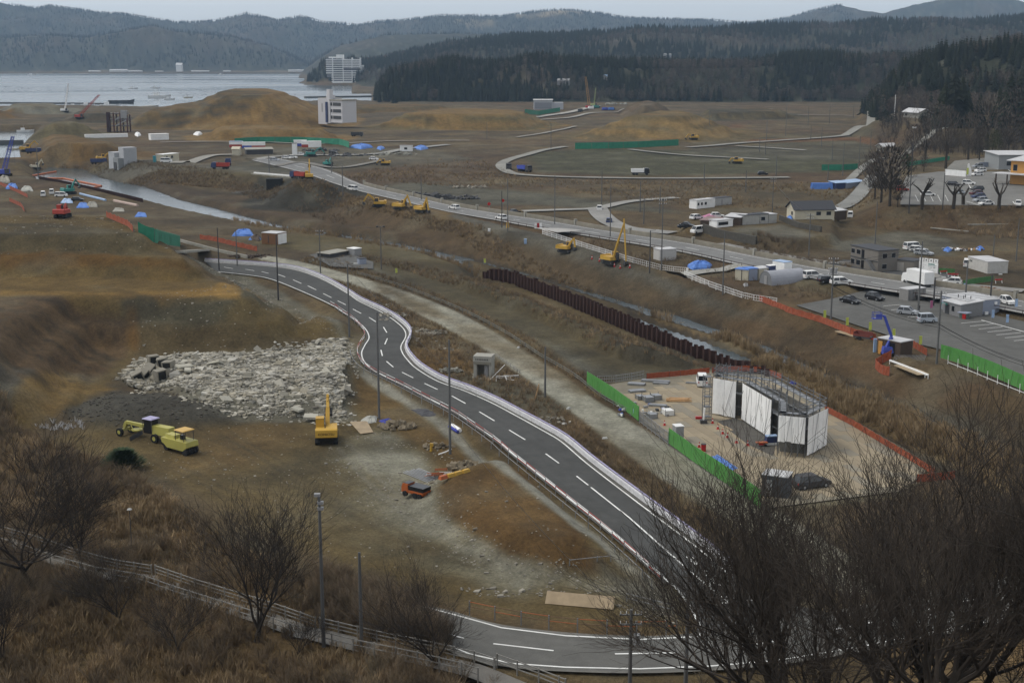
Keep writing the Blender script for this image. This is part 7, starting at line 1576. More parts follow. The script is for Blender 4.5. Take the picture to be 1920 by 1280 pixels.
for k in range(16): q.box(r.uniform(.3, L - .3), -.07, r.uniform(.5, H - 1.2), r.uniform(.2, .7), .03, .05)
q.build('small_print', M_grey, t)
t, L = house('portable_office', 'white portable office with the teal toilet cabins beside it', (1814,502), (1851,513), 5.0, 2.6, mat('offwhite', (.48, .47, .44), .7, dirt=.2), M_roofl, 'flat', over=.1, wins=[('f', 1.0, 1.7, .35, .35), ('f', 1.7, 1.7, .35, .35)])
for k in range(2): t = thing('toilet_cabin', ('green portable toilet at the right of the white office', 'teal portable toilet at the end of the row')[k], 'toilet', tuple(at(1864 + 8 * k, 509 - 2 * k)), hd(1864, 509, 30, 6)); m_ = (M_green, M_toil)[k]; MB().box(0, 0, 0, 1.0, 1.2, 2.3, bev=.05).build('body', m_, t); MB().box(0, -.62, .1, .75, .05, 1.9).build('door', m_, t); MB().box(0, 0, 2.3, 1.1, 1.3, .1).build('roof', m_, t)
sheet_fence('green_mesh_fence', 'green mesh fence across the road behind the white hatchback', G3([(1760,512),(1790,514)]), 2, 1.2, mat('mesh_green', (.07, .18, .06), .8), cat='fence'); sheet_fence('green_mesh_fence', 'long green mesh fence right of the white hatchback', G3([(1805,537),(1830,532),(1862,528)]), 2, 1.3, MATS['mesh_green'], cat='fence')
for px, py, lb in ((1769, 515, 'red and white road barrier nearest the sign wall'), (1783, 520, 'red and white road barrier behind the white hatchback'), (1790, 521, 'red barrier right behind the white hatchback'), (1872, 531, 'red and white barrier at the bend right of the green fence')):
    t = thing('road_barrier', lb, 'barrier', tuple(at(px, py)), .3); MB().beam((-.9, 0, .8), (.9, 0, .8), .08, .3).build('board', M_redl, t)
    for s_ in (-1, 1): MB().bar((s_ * .8, -.2, 0), (s_ * .8, .1, .95), .06).build('leg', M_sheet, t)
heap('orange-brown soil clods on the bank behind the short lamp', 1838, 545, 4, 2.5, 40, .5, 1.2, mat('orange_soil', (.14, .07, .03), .95, .3, 2), 'soil heap', 'soil_heap')
# cabins and arched tent
t, L = house('site_cabin', 'cream site cabin with a blue roof left of the arched tent', (1378,525), (1402,527), 2.6, 2.4, M_cream, M_tarp, over=.12, doors=[('f', 1.5, .05, .05, 2.2, M_dgrey)])
t, L = house('site_cabin', 'grey site cabin between the two cream cabins', (1404,526), (1420,525), 2.6, 2.5, M_bluew, M_tarp, over=.12)
t, L = house('site_cabin', 'cream site cabin with a white door beside the arched tent', (1423,525), (1445,522), 2.6, 2.4, M_cream, M_roofl, over=.12, doors=[('f', L * .8 if False else 1.9, .1, .8, 2.0)])
t, L = house('toilet_cabin', 'blue and white portable toilet between cabin and arched tent', (1443,521), (1454,520), 1.4, 2.6, M_dblue, M_sheet, over=.05, cat='toilet')
t, L = house('site_cabin', 'white site cabin with a blue top behind the arched tent', (1448,508), (1470,512), 2.4, 2.3, M_sheet, M_sky, over=.05)
a, rz, L = corner((1447, 536), (1512, 530)); t = thing('arched_tent', 'grey-white arched storage tent beside the main road', 'tent', tuple(a), rz); D = 4.4; mt = mat('tent_fabric', (.30, .31, .34), .6, .1, .8)
arc = [(D / 2 - D / 2 * math.cos(math.pi * k / 14), 2.9 * math.sin(math.pi * k / 14) ** .75) for k in range(15)]; q = MB()
A_ = [q.pv((0, y, z)) for y, z in arc]; B_ = [q.pv((L, y, z)) for y, z in arc]
for k in range(14): q.face((A_[k], A_[k + 1], B_[k + 1], B_[k]))
q.face(B_); q.build('cover', mt, t); q = MB(); q.poly([(.05, y, z) for y, z in arc]); q.build('end_wall', mat('tent_end', (.17, .175, .18), .7), t); MB().box(-.02, D * .5, 0, .06, 1.0, 1.9).build('door', M_grey, t)
lumpy('tarpaulin', [(1288,500),(1310,492),(1338,496),(1330,505),(1300,507)], 1.5, M_tarp, 'bright blue tarpaulin draped over a heap beside the side road', 'tarpaulin', seed=3)
lumpy('tarpaulin', [(1393,534),(1402,532),(1403,537),(1396,538)], .5, M_grey, 'small crumpled white cover in the grass before the cabins', 'tarpaulin', seed=13)
house('pump_shed', 'small white shed with a flat roof below the main road', (1237,489), (1268,487), 3.2, 2.6, mat('offwhite2', (.45, .44, .42), .7), M_roofl, 'flat', over=.1)
lot('side_bridge', [(1000,431),(1045,440),(1095,436),(1060,432)], 3.9, (.33,.32,.30), .6)
t = thing('warning_board', 'red and white upright board at the start of the side bridge', 'sign', tuple(at(1009, 429)), .2)
for k in range(3): MB().box(-.7 + k * .7, 0, .1, .66, .12, 1.5).build('panel', M_redl if k == 1 else M_sheet, t)
t = thing('signal_drum', 'orange drum light at the foot of a pole by the main road', 'lamp', tuple(at(952, 427)), 0); MB().bar((0, 0, 0), (0, 0, 1.6), .45, .3, 8).build('drum', M_yel, t); MB().bar((0, 0, 1.6), (0, 0, 2.0), .2, n=8).build('lamp', M_redl, t)
for px, py, lb in ((917, 380, 'small red sign on a pole above the burnt heaps'), (943, 373, 'red round sign beside the main road pole')): t = thing('road_sign', lb, 'sign', tuple(at(px, py + 22)), 0); MB().bar((0, 0, 0), (0, 0, 3.4), .06).build('pole', M_steel, t); MB().bar((0, -.05, 3.2), (0, .05, 3.2), .5, n=12).build('disc', M_redl, t)
for px, py, lb in ((985, 457, 'pale blue box standing alone on the dike track'), (917, 434, 'small white box at the edge of the dike crest')): o = MB().box(0, 0, 0, .7, .7, 1.3 if px > 950 else .8).build('box', M_sky if px > 950 else M_sheet); o.location = at(px, py); tag(o, lb, 'box')
sr = random.Random(8); CN2 = [(1062,470),(1110,486),(1124,490),(1141,496),(1152,500),(1163,503),(1181,502)]; CL2 = ['orange cone under the curled-arm excavator', 'first cone left of the long-arm excavator', 'second cone left of the long-arm excavator', 'cone under the cab of the long-arm excavator', 'white cone in front of the long-arm excavator', 'cone at the bucket of the long-arm excavator', 'cone right of the long excavator arm']
for (px, py), lb in zip(CN2, CL2): dup(cone0, tuple(at(px, py)), 0, lb, 'cones on the dike track', 1.3)
# parapet of the main road
pp_ = [Vector(p) for p in NB]; o0 = pp_[8]; t = thing('parapet', 'long concrete parapet along the far side of the main road', 'parapet', tuple(o0))
for k, ((a, d), (b, _)) in enumerate(zip(along(pp_[6:], 8.0)[:-1], along(pp_[6:], 8.0)[1:])):
    d = (b - a).normalized(); nn = Vector((-d.y, d.x, 0)); a2, b2 = a + nn * .6 - o0, b + nn * .6 - o0; MB().beam(a2 + Vector((0, 0, .45)), b2 + Vector((0, 0, .45)) - d * .05, .4, 1.1).build('block', mat('parapet_concrete', (.235, .215, .17), .9, .2, .5, dirt=.3), t)
    if k % 3 == 0: MB().box(a2.x, a2.y, -.1, .6, .8, 1.7, rz=math.atan2(d.y, d.x)).build('pier', M_conc, t)
rp = [Vector(p) for p in NA]; t = rail_fence('guard_rail', 'thin rusty guard rail along the near side of the main road', [p + Vector((0, -.8, 0)) for p in rp[15:40]], (.6,), 4, .75, M_rust, r=.06, rail_r=.07, cat='guard rail')
# house with the dark roof and the sheds beside
t, L = house('house', 'cream single-storey house with a dark grey gable roof', (1490,412), (1564,411), 7.5, 2.9, M_cream, M_roofd, 'gable', rise=1.9, over=.5, wins=[('f', 7.0, 1.2, 1.3, 1.0), ('f', 10.0, 1.2, 1.3, 1.0), ('l', 2.5, 1.1, 1.2, 1.0)]) if True else None
house('shed', 'brown lean-to shed at the right end of the cream house', (1566,411), (1587,409), 5.0, 2.3, M_bwall, M_roofl, 'shed', rise=.5, over=.2)
lumpy('tarpaulin', [(1474,410),(1484,405),(1490,408),(1484,413)], .9, M_tarp, 'blue tarpaulin heap at the left corner of the cream house', 'tarpaulin', seed=14)
for pts, H, lb in (([(1462,413),(1500,428),(1545,436)], 1.5, 'dark stone retaining wall below the cream house'), ([(1318,433),(1352,445),(1420,458)], 2.0, 'dark stone retaining wall left of the main road')):
    q = G3(pts); t = thing('retaining_wall', lb, 'wall', tuple(q[0])); A_ = along(q, 3.0)
    for (a, d), (b, _) in zip(A_[:-1], A_[1:]): MB().beam(a - q[0] + Vector((0, 0, H / 2 - .4)), b - q[0] + Vector((0, 0, H / 2 - .4)), .5, H + .8).build('block', mat('dark_stone', (.07, .065, .055), .9, .3, 2), t)
house('shed', 'open dark shed with a pale slanting roof left of the grey cabins', (1360,421), (1388,423), 4.0, 2.2, M_bwall, M_roofl, 'shed', rise=.5, over=.3)
house('site_cabin', 'wide pale grey cabin beside the open shed', (1391,422), (1424,420), 3.5, 2.6, mat('pale_cab', (.36, .355, .33), .7, dirt=.2), M_roofd, 'flat', over=.15)
house('site_cabin', 'small cabin with one wide window in the grey row', (1425,420), (1440,419), 3.5, 2.7, MATS['pale_cab'], M_roofd, 'flat', over=.15, wins=[('f', 1.0, 1.0, 1.3, .9)])
house('site_cabin', 'rightmost pale grey cabin of the row', (1441,419), (1456,418), 4.5, 2.5, MATS['pale_cab'], M_roofl, 'flat', over=.15)
house('shed', 'low shed with a rust-pink roof behind the white long van', (1313,425), (1340,427), 5.0, 1.8, M_bwall, mat('pink_roof', (.22, .16, .15), .7), 'shed', rise=.4, over=.3)
house('market_hut', 'low white hut with a long window beside the pink-roofed shed', (1344,427), (1374,424), 3.2, 1.9, M_sheet, M_roofl, 'flat', over=.15, wins=[('f', 2.4, .6, 3.6, .8)])
lumpy('tarpaulin', [(1312,408),(1330,402),(1348,411),(1330,416)], .8, M_pink, 'pink and white plastic sheets heaped behind the sheds', 'tarpaulin', seed=15)
t, L = house('trailer_office', 'long white trailer cabin with three dark windows', (1306,392), (1340,388), 3.0, 2.7, M_sheet, M_roofl, 'flat', over=.1, wins=[('f', .9, 1.1, .8, .8), ('f', 2.6, 1.1, .8, .8), ('f', 4.6, 1.1, .9, .8)])
house('trailer_office', 'pale grey cabins joined behind the long white trailer', (1341,386), (1372,383), 3.0, 2.4, mat('pale_cab2', (.40, .40, .39), .7), M_roofd, 'flat', over=.1, doors=[('f', 3.2, 0, .6, 1.9, M_grey)])
t = thing('tarp_shed', 'long bright blue tarpaulin shed on the plain', 'shed', tuple(at(1524, 355)), 0); MB().box(3.6, 1.5, 0, 8.0, 3, 2.2, bev=.3).build('cover', M_tarp, t); MB().box(3.6, 1.5, 0, 8.2, .1, 2.25).build('ridge', M_tarp, t)
house('tarp_shed', 'dark blue shed right of the bright blue tarpaulin', (1567,355), (1585,354), 4, 2.2, M_dblue, M_sky, 'shed', rise=.4); house('tarp_shed', 'grey shed with a pale blue roof at the end of the blue sheds', (1587,354), (1622,350), 4, 2.0, M_bluew, M_sky, 'shed', rise=.5)
# camp right of the cars
for k, (px, py, m_, lb) in enumerate(((1776, 470, M_tarp, 'left blue sheet among the debris on the right'), (1837, 468, M_tarp, 'right blue sheet among the debris on the right'))): lumpy('tarpaulin', [(px - 8, py), (px, py - 4), (px + 9, py), (px + 2, py + 3)], .8, m_, lb, 'tarpaulin', seed=20 + k)
r = random.Random(17); t = thing('debris', 'strip of wooden and white debris between the two blue sheets', 'debris', tuple(at(1805, 469)))
for k in range(40): o = MB().box(0, 0, 0, r.uniform(.4, 1.6), r.uniform(.2, .6), r.uniform(.1, .6)).build('piece', r.choice((M_wood, M_timber, M_sheet, M_wood, M_steel, M_dgrey)), t); o.location = (r.uniform(-4.5, 5), r.uniform(-2, 2), 0); o.rotation_euler = (r.uniform(-.3, .3), r.uniform(-.3, .3), r.uniform(0, 3))
o = MB().beam((0, 0, 0), (8, -8, 0), .35, .3).build('kerb', M_conc); o.location = at(1745, 428, .15); tag(o, 'pale concrete kerb running downhill on the brown slope', 'kerb')
o = MB().beam((0, 0, 0), (22, 1.5, 0), .5, .3).build('kerb', M_conc); o.location = at(1815, 422, .15); tag(o, 'long pale kerb along the brown slope at the right', 'kerb')
# school buildings and fences, upper right
t, L = house('school_building', 'orange-walled school building with a pale metal roof at the right edge', (1893,345), (1990,352), 14, 8, M_amber, M_roofl, 'shed', rise=1.2, over=1.2, wins=[('f', 1.6, 4.6, 1.4, 2.0), ('l', 3.5, 1.0, 2.5, 2.2), ('l', 8, 1.0, 2.5, 2.2), ('l', 8, 4.8, 2.5, 2.0), ('l', 3.5, 4.8, 2.5, 2.0)])
MB().box(2, -2.2, 3.6, 12, 5.5, .25).build('porch_roof', M_roofl, t)
for x in (-3, 1): MB().box(x, -4, -1.5, .35, .35, 5.1).build('porch_post', M_bwall, t)
house('school_building', 'grey hall with a flat pale roof behind the orange school', (1872,318), (1960,318), 16, 5.5, mat('hall_grey', (.26, .27, .27), .7), M_roofl, 'shed', rise=.5, over=.6, wins=[('f', 6, 1.5, 6, 1.6)])
sheet_fence('white_fence', 'white panel fence at the top of the upper car park', G3([(1772,329),(1811,332)]), 2.2, 2.2, M_sheet, cat='fence'); sheet_fence('white_fence', 'pale blue-grey panel fence beside the grey hall', G3([(1836,314),(1870,313)]), 2.2, 2.0, M_bluew, cat='fence')
t = thing('fabric_arch', 'tall white and green flag by the white panel fence', 'flag', tuple(at(1813, 330))); q = MB(); q.prism([(0, 0), (0, 4.2), (.5, 4.6), (1.7, 1.4), (1.4, 0)], -.04, .04); q.build('cloth', M_sheet, t); MB().box(.1, -.1, .5, .7, .05, 2.4).build('green_cloth', M_ylw, t)
house('hill_house', 'small pale house with a hipped roof on the wooded knoll', (1694,220), (1722,222), 8, 3.6, mat('old_plaster', (.30, .29, .25), .8), M_roofl, 'gable', rise=1.8, over=1.2, wins=[('f', 2.5, 1.2, 1.6, 1.2)])
pole('thin white mast on the knoll beside the hill house', 1677, 218, 178, 'plain', .2, m_=M_sheet, base=at(1677, 218))
house('roadside_hut', 'round-roofed grey hut among the bare trees', (1655,284), (1680,283), 5, 2.6, M_conc, M_roofl, 'gable', rise=1.3, over=.6)
# ---------------------------------------------------------------- middle distance and beyond
t, L = house('town_building', 'white hollow building with dark window bands left of the bay', (597,226), (618,227), 14, 17.5, mat('white_tile', (.50, .49, .50), .7), M_conc, over=.0, z=7.0, base_z=5.0, L=9.5)
opening(t, 'f', 9.5, 14, 4.5, 8, 1.2, 6, m_=M_dgrey, sub=False); MB().box(2, -.4, .5, 3.0, 1.0, 23).build('tower', M_sheet, t) if False else None
MB().box(11.2, 1.5, .5, 3.0, 3.0, 23).build('stair_tower', mat('white_tile2', (.56, .55, .56), .7), t); q = MB(); q.box(18.8, 7, 1, 12.5, 13, 15); q.build('wing', MATS['white_tile2'], t); MB().box(18.8, 6.9, 16, 13.6, 14, .8).build('wing_roof', M_conc, t)
for z in (3.5, 8, 12.5): MB().box(19.8, .35, z, 8, .4, 2.2).build('window', M_dgrey, t); MB().box(14.0, .35, z, 1.4, .4, 2.2).build('window', M_dgrey, t)
MB().box(9.7, -.4, 1.0, 1.6, 1.2, 14).build('dark_bay', M_dblue, t); MB().box(8.0, 5, 17.5, 5.0, 4, 2).build('roof_tower', MATS['white_tile2'], t); MB().box(-.6, 7, .5, .8, 12, 15.5).build('side_wing', M_grey, t)
# hotel
a = PY(612, 158, 2625); z0 = 1.0; t = thing('hotel', 'large white many-storeyed hotel on the wooded headland', 'hotel', (a[0], a[1], z0), 0); Wd = 1.08
for k in range(11):
    z = 3 + k * 4.1; x0, x1 = (0, 66) if k > 3 else (10, 66)
    MB().box((x0 + x1) / 2, 8, z, x1 - x0, 16, 1.7).build('floor_band', M_sheet, t)
q = MB(); q.box(40, 9, -3, 52, 14, 48); q.box(16, 9, 12, 30, 14, 36); q.build('core', mat('hotel_shade', (.16, .165, .18), .8), t); MB().box(40, 8, -4, 56, 18, 7.5).build('podium', M_sheet, t)
for x in (33, 66, 13, 50): MB().box(x, 7.9, -1, 1.4, 16.6, 50).build('fin', M_sheet, t)
MB().box(27, 8, 47, 14, 12, 8).build('penthouse', M_sheet, t); MB().box(14, 10, 48, 18, 9, 3).build('roof_block', M_sheet, t); MB().box(70, 12, 5, 6, 12, 30).build('annex', M_sheet, t); MB().box(50, 7.5, 26, 32, 17, 3).build('shadow_slab', M_dgrey, t)  # last slab is solid dark grey, a painted shadow line between storeys
for k in range(14): MB().box(36.5 + k * 2.15, -.15, 30 + .0, .5, .5, 17).build('pilaster', M_sheet, t)

for (px, py, w_, h_, lb) in ((714, 137, 20, 9, 'small white building among the trees right of the hotel'), (693, 140, 9, 6, 'tiny pale cottage between the hotel and the white annex')):
    a = PY(px, py, 2630); t = thing('resort_annex', lb, 'building', (a[0], 2630, a[2])); MB().box(w_ / 2, 6, -14, w_, 12, h_ + 14).build('wall', M_sheet, t); MB().box(w_ / 2, 6, h_, w_ + 1, 13, 1).build('roof', M_conc, t)
# grey depot, crane site
t, L = house('depot', 'grey-white depot with a stepped roof below the dark wood', (1001,206), (1036,206), 16, 9, mat('depot_wall', (.38, .39, .41), .7), M_sheet, over=.6, doors=[])
MB().box(L / 2, -.1, 1, L * .9, .2, 5.5).build('shutter', mat('depot_dark', (.22, .23, .25), .7), t); MB().box(L + 5, 8, 0, 10, 14, 6.5).build('annex', MATS['depot_wall'], t)
crane('tall yellow lattice crane in front of the dark wood', 1105, 204, 1098, 144, paint_mat('crane_orange', (.42, .22, .04)), body=M_redl, w0=1.1)
crane('slim pale green crane mast right of the tall yellow crane', 1114, 200, 1117, 165, paint_mat('mast_green', (.30, .36, .14)), w0=.45)
crane('red lattice crane by the harbour at the left', 150, 222, 186, 178, M_red, w0=1.0)
crane('thin white mobile crane at the harbour, jib almost upright', 122, 210, 128, 157, M_sheet, w0=.5)
crane('blue crane with a grey telescopic boom at the left edge', 8, 330, 24, 256, M_blue, w0=.8, name='mobile_crane')
for px, py, m_, lb in ((1118, 203, M_tealp, 'teal machine at the foot of the yellow crane'), (1134, 207, M_blue, 'first blue crate heap near the crane'), (1146, 207, M_tarp, 'second blue crate heap near the crane'), (1108, 205, M_sheet, 'white truck body under the yellow crane')):
    t = thing('site_machine', lb, 'machine', tuple(at(px, py)), .2); MB().box(0, 0, .5, 5, 2.6, 2.2, bev=.2).build('body', m_, t); MB().box(2.9, 0, .5, 1.4, 2.4, 1.6, bev=.2).build('cab', M_dgrey, t); MB().box(0, 0, 0, 6, 2.2, .5).build('base', M_rub, t)
# steel skeleton, wrapped building
a = at(202, 248); t = thing('steel_skeleton', 'dark red steel skeleton building left by the flood', 'ruin', tuple(a), .05); Wk, Dk, Hk = 13, 8, 12.5
for x in (0, 4.3, 8.6, 13):
    for y in (0, Dk): MB().box(x, y, 0, .8, .8, Hk if x < 9 else Hk - 1.5).build('column', mat('skeleton_red', (.09, .045, .042), .8), t)
for z in (4, 8, 12): MB().box(Wk / 2, Dk / 2, z - .3, Wk, Dk, .5).build('floor_slab', mat('skeleton_slab', (.13, .12, .12), .8), t)
MB().beam((5, 0, 8), (13, 0, 12), .5, .7).build('stair_flight', M_grey, t); MB().beam((5, 0, 4), (13, 0, 8), .5, .7).build('stair_flight', M_grey, t); MB().box(1, 0, 0, 2.2, 1.0, 12.8).build('dark_panel', mat('dark_maroon', (.04, .02, .02), .8), t); MB().box(11, 1, 9, 4, 3, 5).build('stair_head', M_grey, t)
t, L = house('wrapped_building', 'grey-white building wrapped in netting beside the river', (205,317), (222,320), 10, 7.5, mat('wrap_net', (.36, .37, .38), .7, .12, .5), mat('wrap_net', (.36, .37, .38)), over=.1, L=7)
MB().box(9.5, 3, 0, 6, 7, 5.5).build('annex', mat('wrap_grey', (.22, .23, .23), .8), t); MB().box(10, 5, 0, 6, 6, 10).build('rear_block', MATS['wrap_net'], t); MB().box(9, -.6, .2, 3, .2, 3.4).build('opening_shade', M_dgrey, t)  # dark grey front panel stands in for the shade of an opening
house('site_cabin', 'pale two-window cabin right of the wrapped building', (306,303), (336,300), 4, 3, M_cream, M_sheet, over=.2, wins=[('f', 2.5, 1.2, 1.2, 1), ('f', 6, 1.2, 1.2, 1)])
house('toilet_cabin', 'teal toilet cabin near the pale cabin on the left plain', (287,305), (292,305), 1.5, 2.8, M_toil, M_toil, over=.05, cat='toilet')
house('long_shed', 'long low white shed behind the brown mound', (283,263), (317,262), 5, 3.4, M_sheet, M_sheet, over=.2)
house('long_shed', 'very long pale low wall beside the steel skeleton', (160,258), (240,256), 3, 1.6, M_sheet, M_sheet, over=.1)
lumpy('tarpaulin', [(362,253),(372,249),(380,252),(372,255)], 1.8, M_sheet, 'white covered heap near the ochre mound', 'tarpaulin', seed=31)
lumpy('tarpaulin', [(252,254),(258,251),(265,254),(258,257)], 2.0, M_sheet, 'round white tank right of the steel skeleton', 'tank', seed=32)
# nets and camp in the middle
def gnet(lb, pts, H): sheet_fence('green_net_fence', lb, G3(pts), 9, H, M_gnet, cat='fence', posts=False, th=.1)
gnet('long green net fence in front of the ochre mounds', [(440,271),(480,268),(560,268),(640,272),(655,278)], 3.4)
gnet('long green net fence across the foot of the right-hand mound', [(1078,280),(1140,279),(1200,277),(1272,273)], 3.4); gnet('short green net fence on the right plain', [(1540,320),(1575,320),(1608,318)], 2.6); gnet('green net fence below the grey depot', [(984,214),(1010,216),(1050,209)], 3.5)
gnet('green net fence by the road under the bare trees', [(1700,312),(1740,306),(1780,300)], 1.6)
q = [at(252, 442, 0), at(285, 455, 0), at(333, 462, 0)]; sheet_fence('green_net_fence', 'large sagging green net at the shoulder of the big earth fill', [Vector((p.x, p.y + 3, p.z - .6)) for p in q], 3.5, 3.2, M_gnet, cat='net', sag=.3)
for px0, py0, px1, py1, h, lb in ((655,277,700,277,2.2,'long pale blue tarpaulin over a heap in the middle camp'),(706,279,722,279,1.3,'small blue tarpaulin right of the long pale one'),(775,279,804,279,1.8,'rounded blue tarpaulin at the right of the middle camp')): lumpy('tarpaulin', [(px0, py0), ((px0 + px1) / 2, py0 - 3), (px1, py1), ((px0 + px1) / 2, py1 + 3)], h, M_tarp, lb, 'tarpaulin', seed=px0)
for k, (px, py, m1_, lb) in enumerate(((443, 276, M_red, 'red, white and blue stacked containers at the left of the camp'), (467, 278, M_blue, 'blue-white container in the left camp row'), (485, 278, M_red, 'red-white container in the left camp row'), (563, 274, M_blue, 'blue and red container behind the camp'), (578, 276, M_red, 'red container in the rear of the camp'), (590, 276, M_sheet, 'white tent-like container in the rear of the camp'))):
    t = thing('container', lb, 'container', tuple(at(px, py)), .05 * k); MB().box(0, 0, 0, 7, 3, 1.5).build('lower_box', m1_, t); MB().box(0, 0, 1.5, 7, 3, 1.6).build('upper_box', M_sheet, t); MB().box(0, 0, 3.1, 7.2, 3.2, .15).build('roof', M_sky if k == 0 else M_sheet, t)
t, L = house('sheet_shelter', 'long low grey shelter roof in the middle camp', (462,290), (512,289), 8, 2.4, M_dgrey, M_conc, 'shed', rise=.5, over=.4); house('site_cabin', 'cream domed hut at the left of the grey shelter', (435,292), (449,292), 5, 3.2, M_cream, M_cream, 'gable', rise=1)
house('site_cabin', 'narrow white and red kiosk in the middle camp', (548,290), (556,290), 3, 5.5, M_sheet, M_dgrey, over=.1); house('site_cabin', 'small white cabin beside the pale blue tarpaulin', (750,284), (773,284), 4, 2.8, M_sheet, M_grey, over=.2, wins=[('f', 3, 1, 1.5, 1)])
r = random.Random(41)
heap('heap of black sacks beside the main road', 815, 372, 7, 5, 36, 1.2, 2.4, M_dgrey, 'sack heap', 'sack_heap', 2.0); heap('smaller row of dark sacks left of the big black heap', 768, 366, 6, 4, 26, .8, 1.6, M_dgrey, 'sack heap', 'sack_heap', 1.2); heap('dark sacks right of the big black heap', 875, 373, 7, 3, 22, .9, 1.7, M_dgrey, 'sack heap', 'sack_heap', 1.3)
heap('dark charred rubble behind the white cars of the camp', 640, 292, 14, 8, 40, 1.0, 2.4, M_dgrey, 'rubble', 'rubble_heap', 1.0); heap('dark wood scrap between blue sheets of the camp', 600, 283, 10, 6, 30, 1, 2, M_dgrey, 'rubble', 'rubble_heap', 1.5); heap('pale stones along the field track by the black heap', 880, 352, 8, 3, 26, .6, 1.3, M_stone, 'stones', 'stone_heap', .6)
heap('grey boulders on the right of the middle camp', 730, 290, 14, 5, 40, .8, 1.8, M_gravel, 'rubble', 'rubble_heap', .8); heap('soil clods and grey stones beside the crane', 1155, 196, 12, 8, 30, 1.5, 3.5, M_gravel, 'rubble', 'rubble_heap', 1.5)
excavator('small teal excavator in the middle of the dark field', tuple(at(615, 312)), 1.2, M_tealp, ((2.6, 3.6), (3.6, 1.6), 'down'), sc=1.0); excavator('teal excavator beside the white cars of the camp', tuple(at(585, 294)), .2, M_tealp, ((3.6, 3.6), (5.2, 1.6), 'down'), sc=1.2)
excavator('yellow bulldozer-like excavator on the plain right of centre', tuple(at(1382, 307)), hd(1382, 307, -30, 0), M_yel, ((2.4, 2.2), (3.4, .9), 'down'), sc=1.1); excavator('small yellow machine at the foot of the right mound', tuple(at(1300, 262)), 3.3, M_yel, ((2.6, 2.6), (4.0, .9), 'down'), sc=1.2)
excavator('small yellow excavator near the round white sign by the camp', tuple(at(722, 310)), 3.0, M_yel, ((2.6, 2.6), (4.0, .9), 'down'), sc=1.0); excavator('yellow excavator on the river quay at the left', tuple(at(50, 285)), .2, M_yel, ((3.2, 4.0), (5, 2), 'down'), sc=1.4); excavator('dark teal excavator digging beside the upper river', tuple(at(130, 364)), .8, M_tealp, ((2.4, 4.6), (3.8, 2.6), 'down'), sc=1.15)
excavator('yellow excavator beside the wrapped building', tuple(at(192, 302)), .4, M_yel, ((2.6, 3.2), (4.0, 1.2), 'down'), sc=1.1); excavator('white and yellow machine on the river quay', tuple(at(68, 318)), .2, M_cream, ((2.4, 4.2), (3.0, 2.6), 'down'), sc=1.1); excavator('red digger half hidden behind the big earth fill', tuple(at(118, 408)), 1.5, M_red, ((1.8, 2.8), (2.4, 1.6), 'down'), sc=1.0)
for px, py, m_, lb in ((186, 308, M_dblue, 'dark blue dumper beside the wrapped building'), (64, 288, M_dblue, 'dark blue dumper on the river quay')): dump_truck(lb, tuple(at(px, py)), .3, m_, m_)
for px, py, h, m_, lb in ((22, 352, 1.6, M_tarp, 'bright blue tarpaulin at the far left work camp'), (50, 356, 1.4, mat('grey_tarp', (.36, .36, .32)), 'grey tarpaulin heap at the far left work camp'), (8, 340, 2.2, M_conc, 'grey covered heap at the left edge above the camp'), (125, 378, .9, M_sky, 'pale blue-grey sheet near the black car'), (155, 387, 1.2, M_tarp, 'blue tarpaulin end of the grey heap'), (172, 386, 1.3, M_conc, 'grey heap right of its blue end'), (264, 404, .8, M_tarp, 'flat blue tarpaulin alone near the river'), (455, 440, 1.6, M_tarp, 'large light blue tarpaulin left of the brown container'), (478, 447, .8, M_tarp, 'small blue tarpaulin touching the brown container'), (222, 394, .5, M_conc, 'flat grey sheet on the river meadow')):
    w_ = 34 if px == 455 else 20; lumpy('tarpaulin', [(px - w_ * .6, py + 3), (px - w_ * .3, py - 4), (px + w_ * .5, py - 3), (px + w_ * .6, py + 3)], h, m_, lb, 'tarpaulin', seed=px)
t, L = house('brown_container', 'brown container with a white end standing behind the road', (491,457), (520,459), 4.5, 3.0, mat('tan_container', (.17, .085, .04), .7), M_roofl, over=.05, doors=[('f', 2.2, .4, .1, 2.0, M_dgrey)]); MB().box(L + .15, 2.2, .1, .3, 3.8, 2.7).build('end_door', M_sheet, t)
lumpy('wood_pile', [(468,449),(476,444),(490,447),(486,453)], 1.2, M_bwall, 'dark wood pile between blue tarpaulin and brown container', 'wood pile', seed=55)
for pts, lb in (([(375,449),(400,452),(440,462),(483,472)], 'orange net fence beside the tarpaulins behind the road'), ([(0,347),(30,360),(52,371)], 'orange net fence at the upper left edge'), ([(18,378),(40,388),(46,398)], 'second orange net fence below the first at the left'), ([(200,408),(240,425),(250,436)], 'orange net strip along the top of the earth fill')): sheet_fence('orange_net_fence', lb, G3(pts), 4, 1.5, M_onet, sag=.2)
# booms floating on the river
for pts, lb in (([(42,334),(70,329),(105,323)], 'short orange boom across the river end'), ([(84,336),(120,336),(150,342),(190,350),(165,356)], 'long orange floating boom looping on the river'), ([(205,368),(218,365),(222,369)], 'small orange boom beside the dark pile wall')):
    q = [Vector(P(a, b, Z_WATER)) for a, b in pts]; o = MB().path([p - q[0] + Vector((0, 0, .25)) for p in q], .45, 6).build('floating_boom', M_orange); o.location = q[0]; tag(o, lb, 'boom')
o = MB().path([Vector((0, 0, .3)), at(198, 377) - at(150, 365) + Vector((0, 0, .3))], .45, 6).build('hose', M_sky); o.location = at(150, 365); tag(o, 'long pale blue hose along the dark pile wall', 'hose'); o = MB().path([Vector((0, 0, .3)), at(258, 387) - at(214, 378) + Vector((0, 0, .3))], .5, 6).build('hose', mat('pink_hose', (.45, .35, .3))); o.location = at(214, 378); tag(o, 'pinkish roll of matting right of the pale blue hose', 'hose')
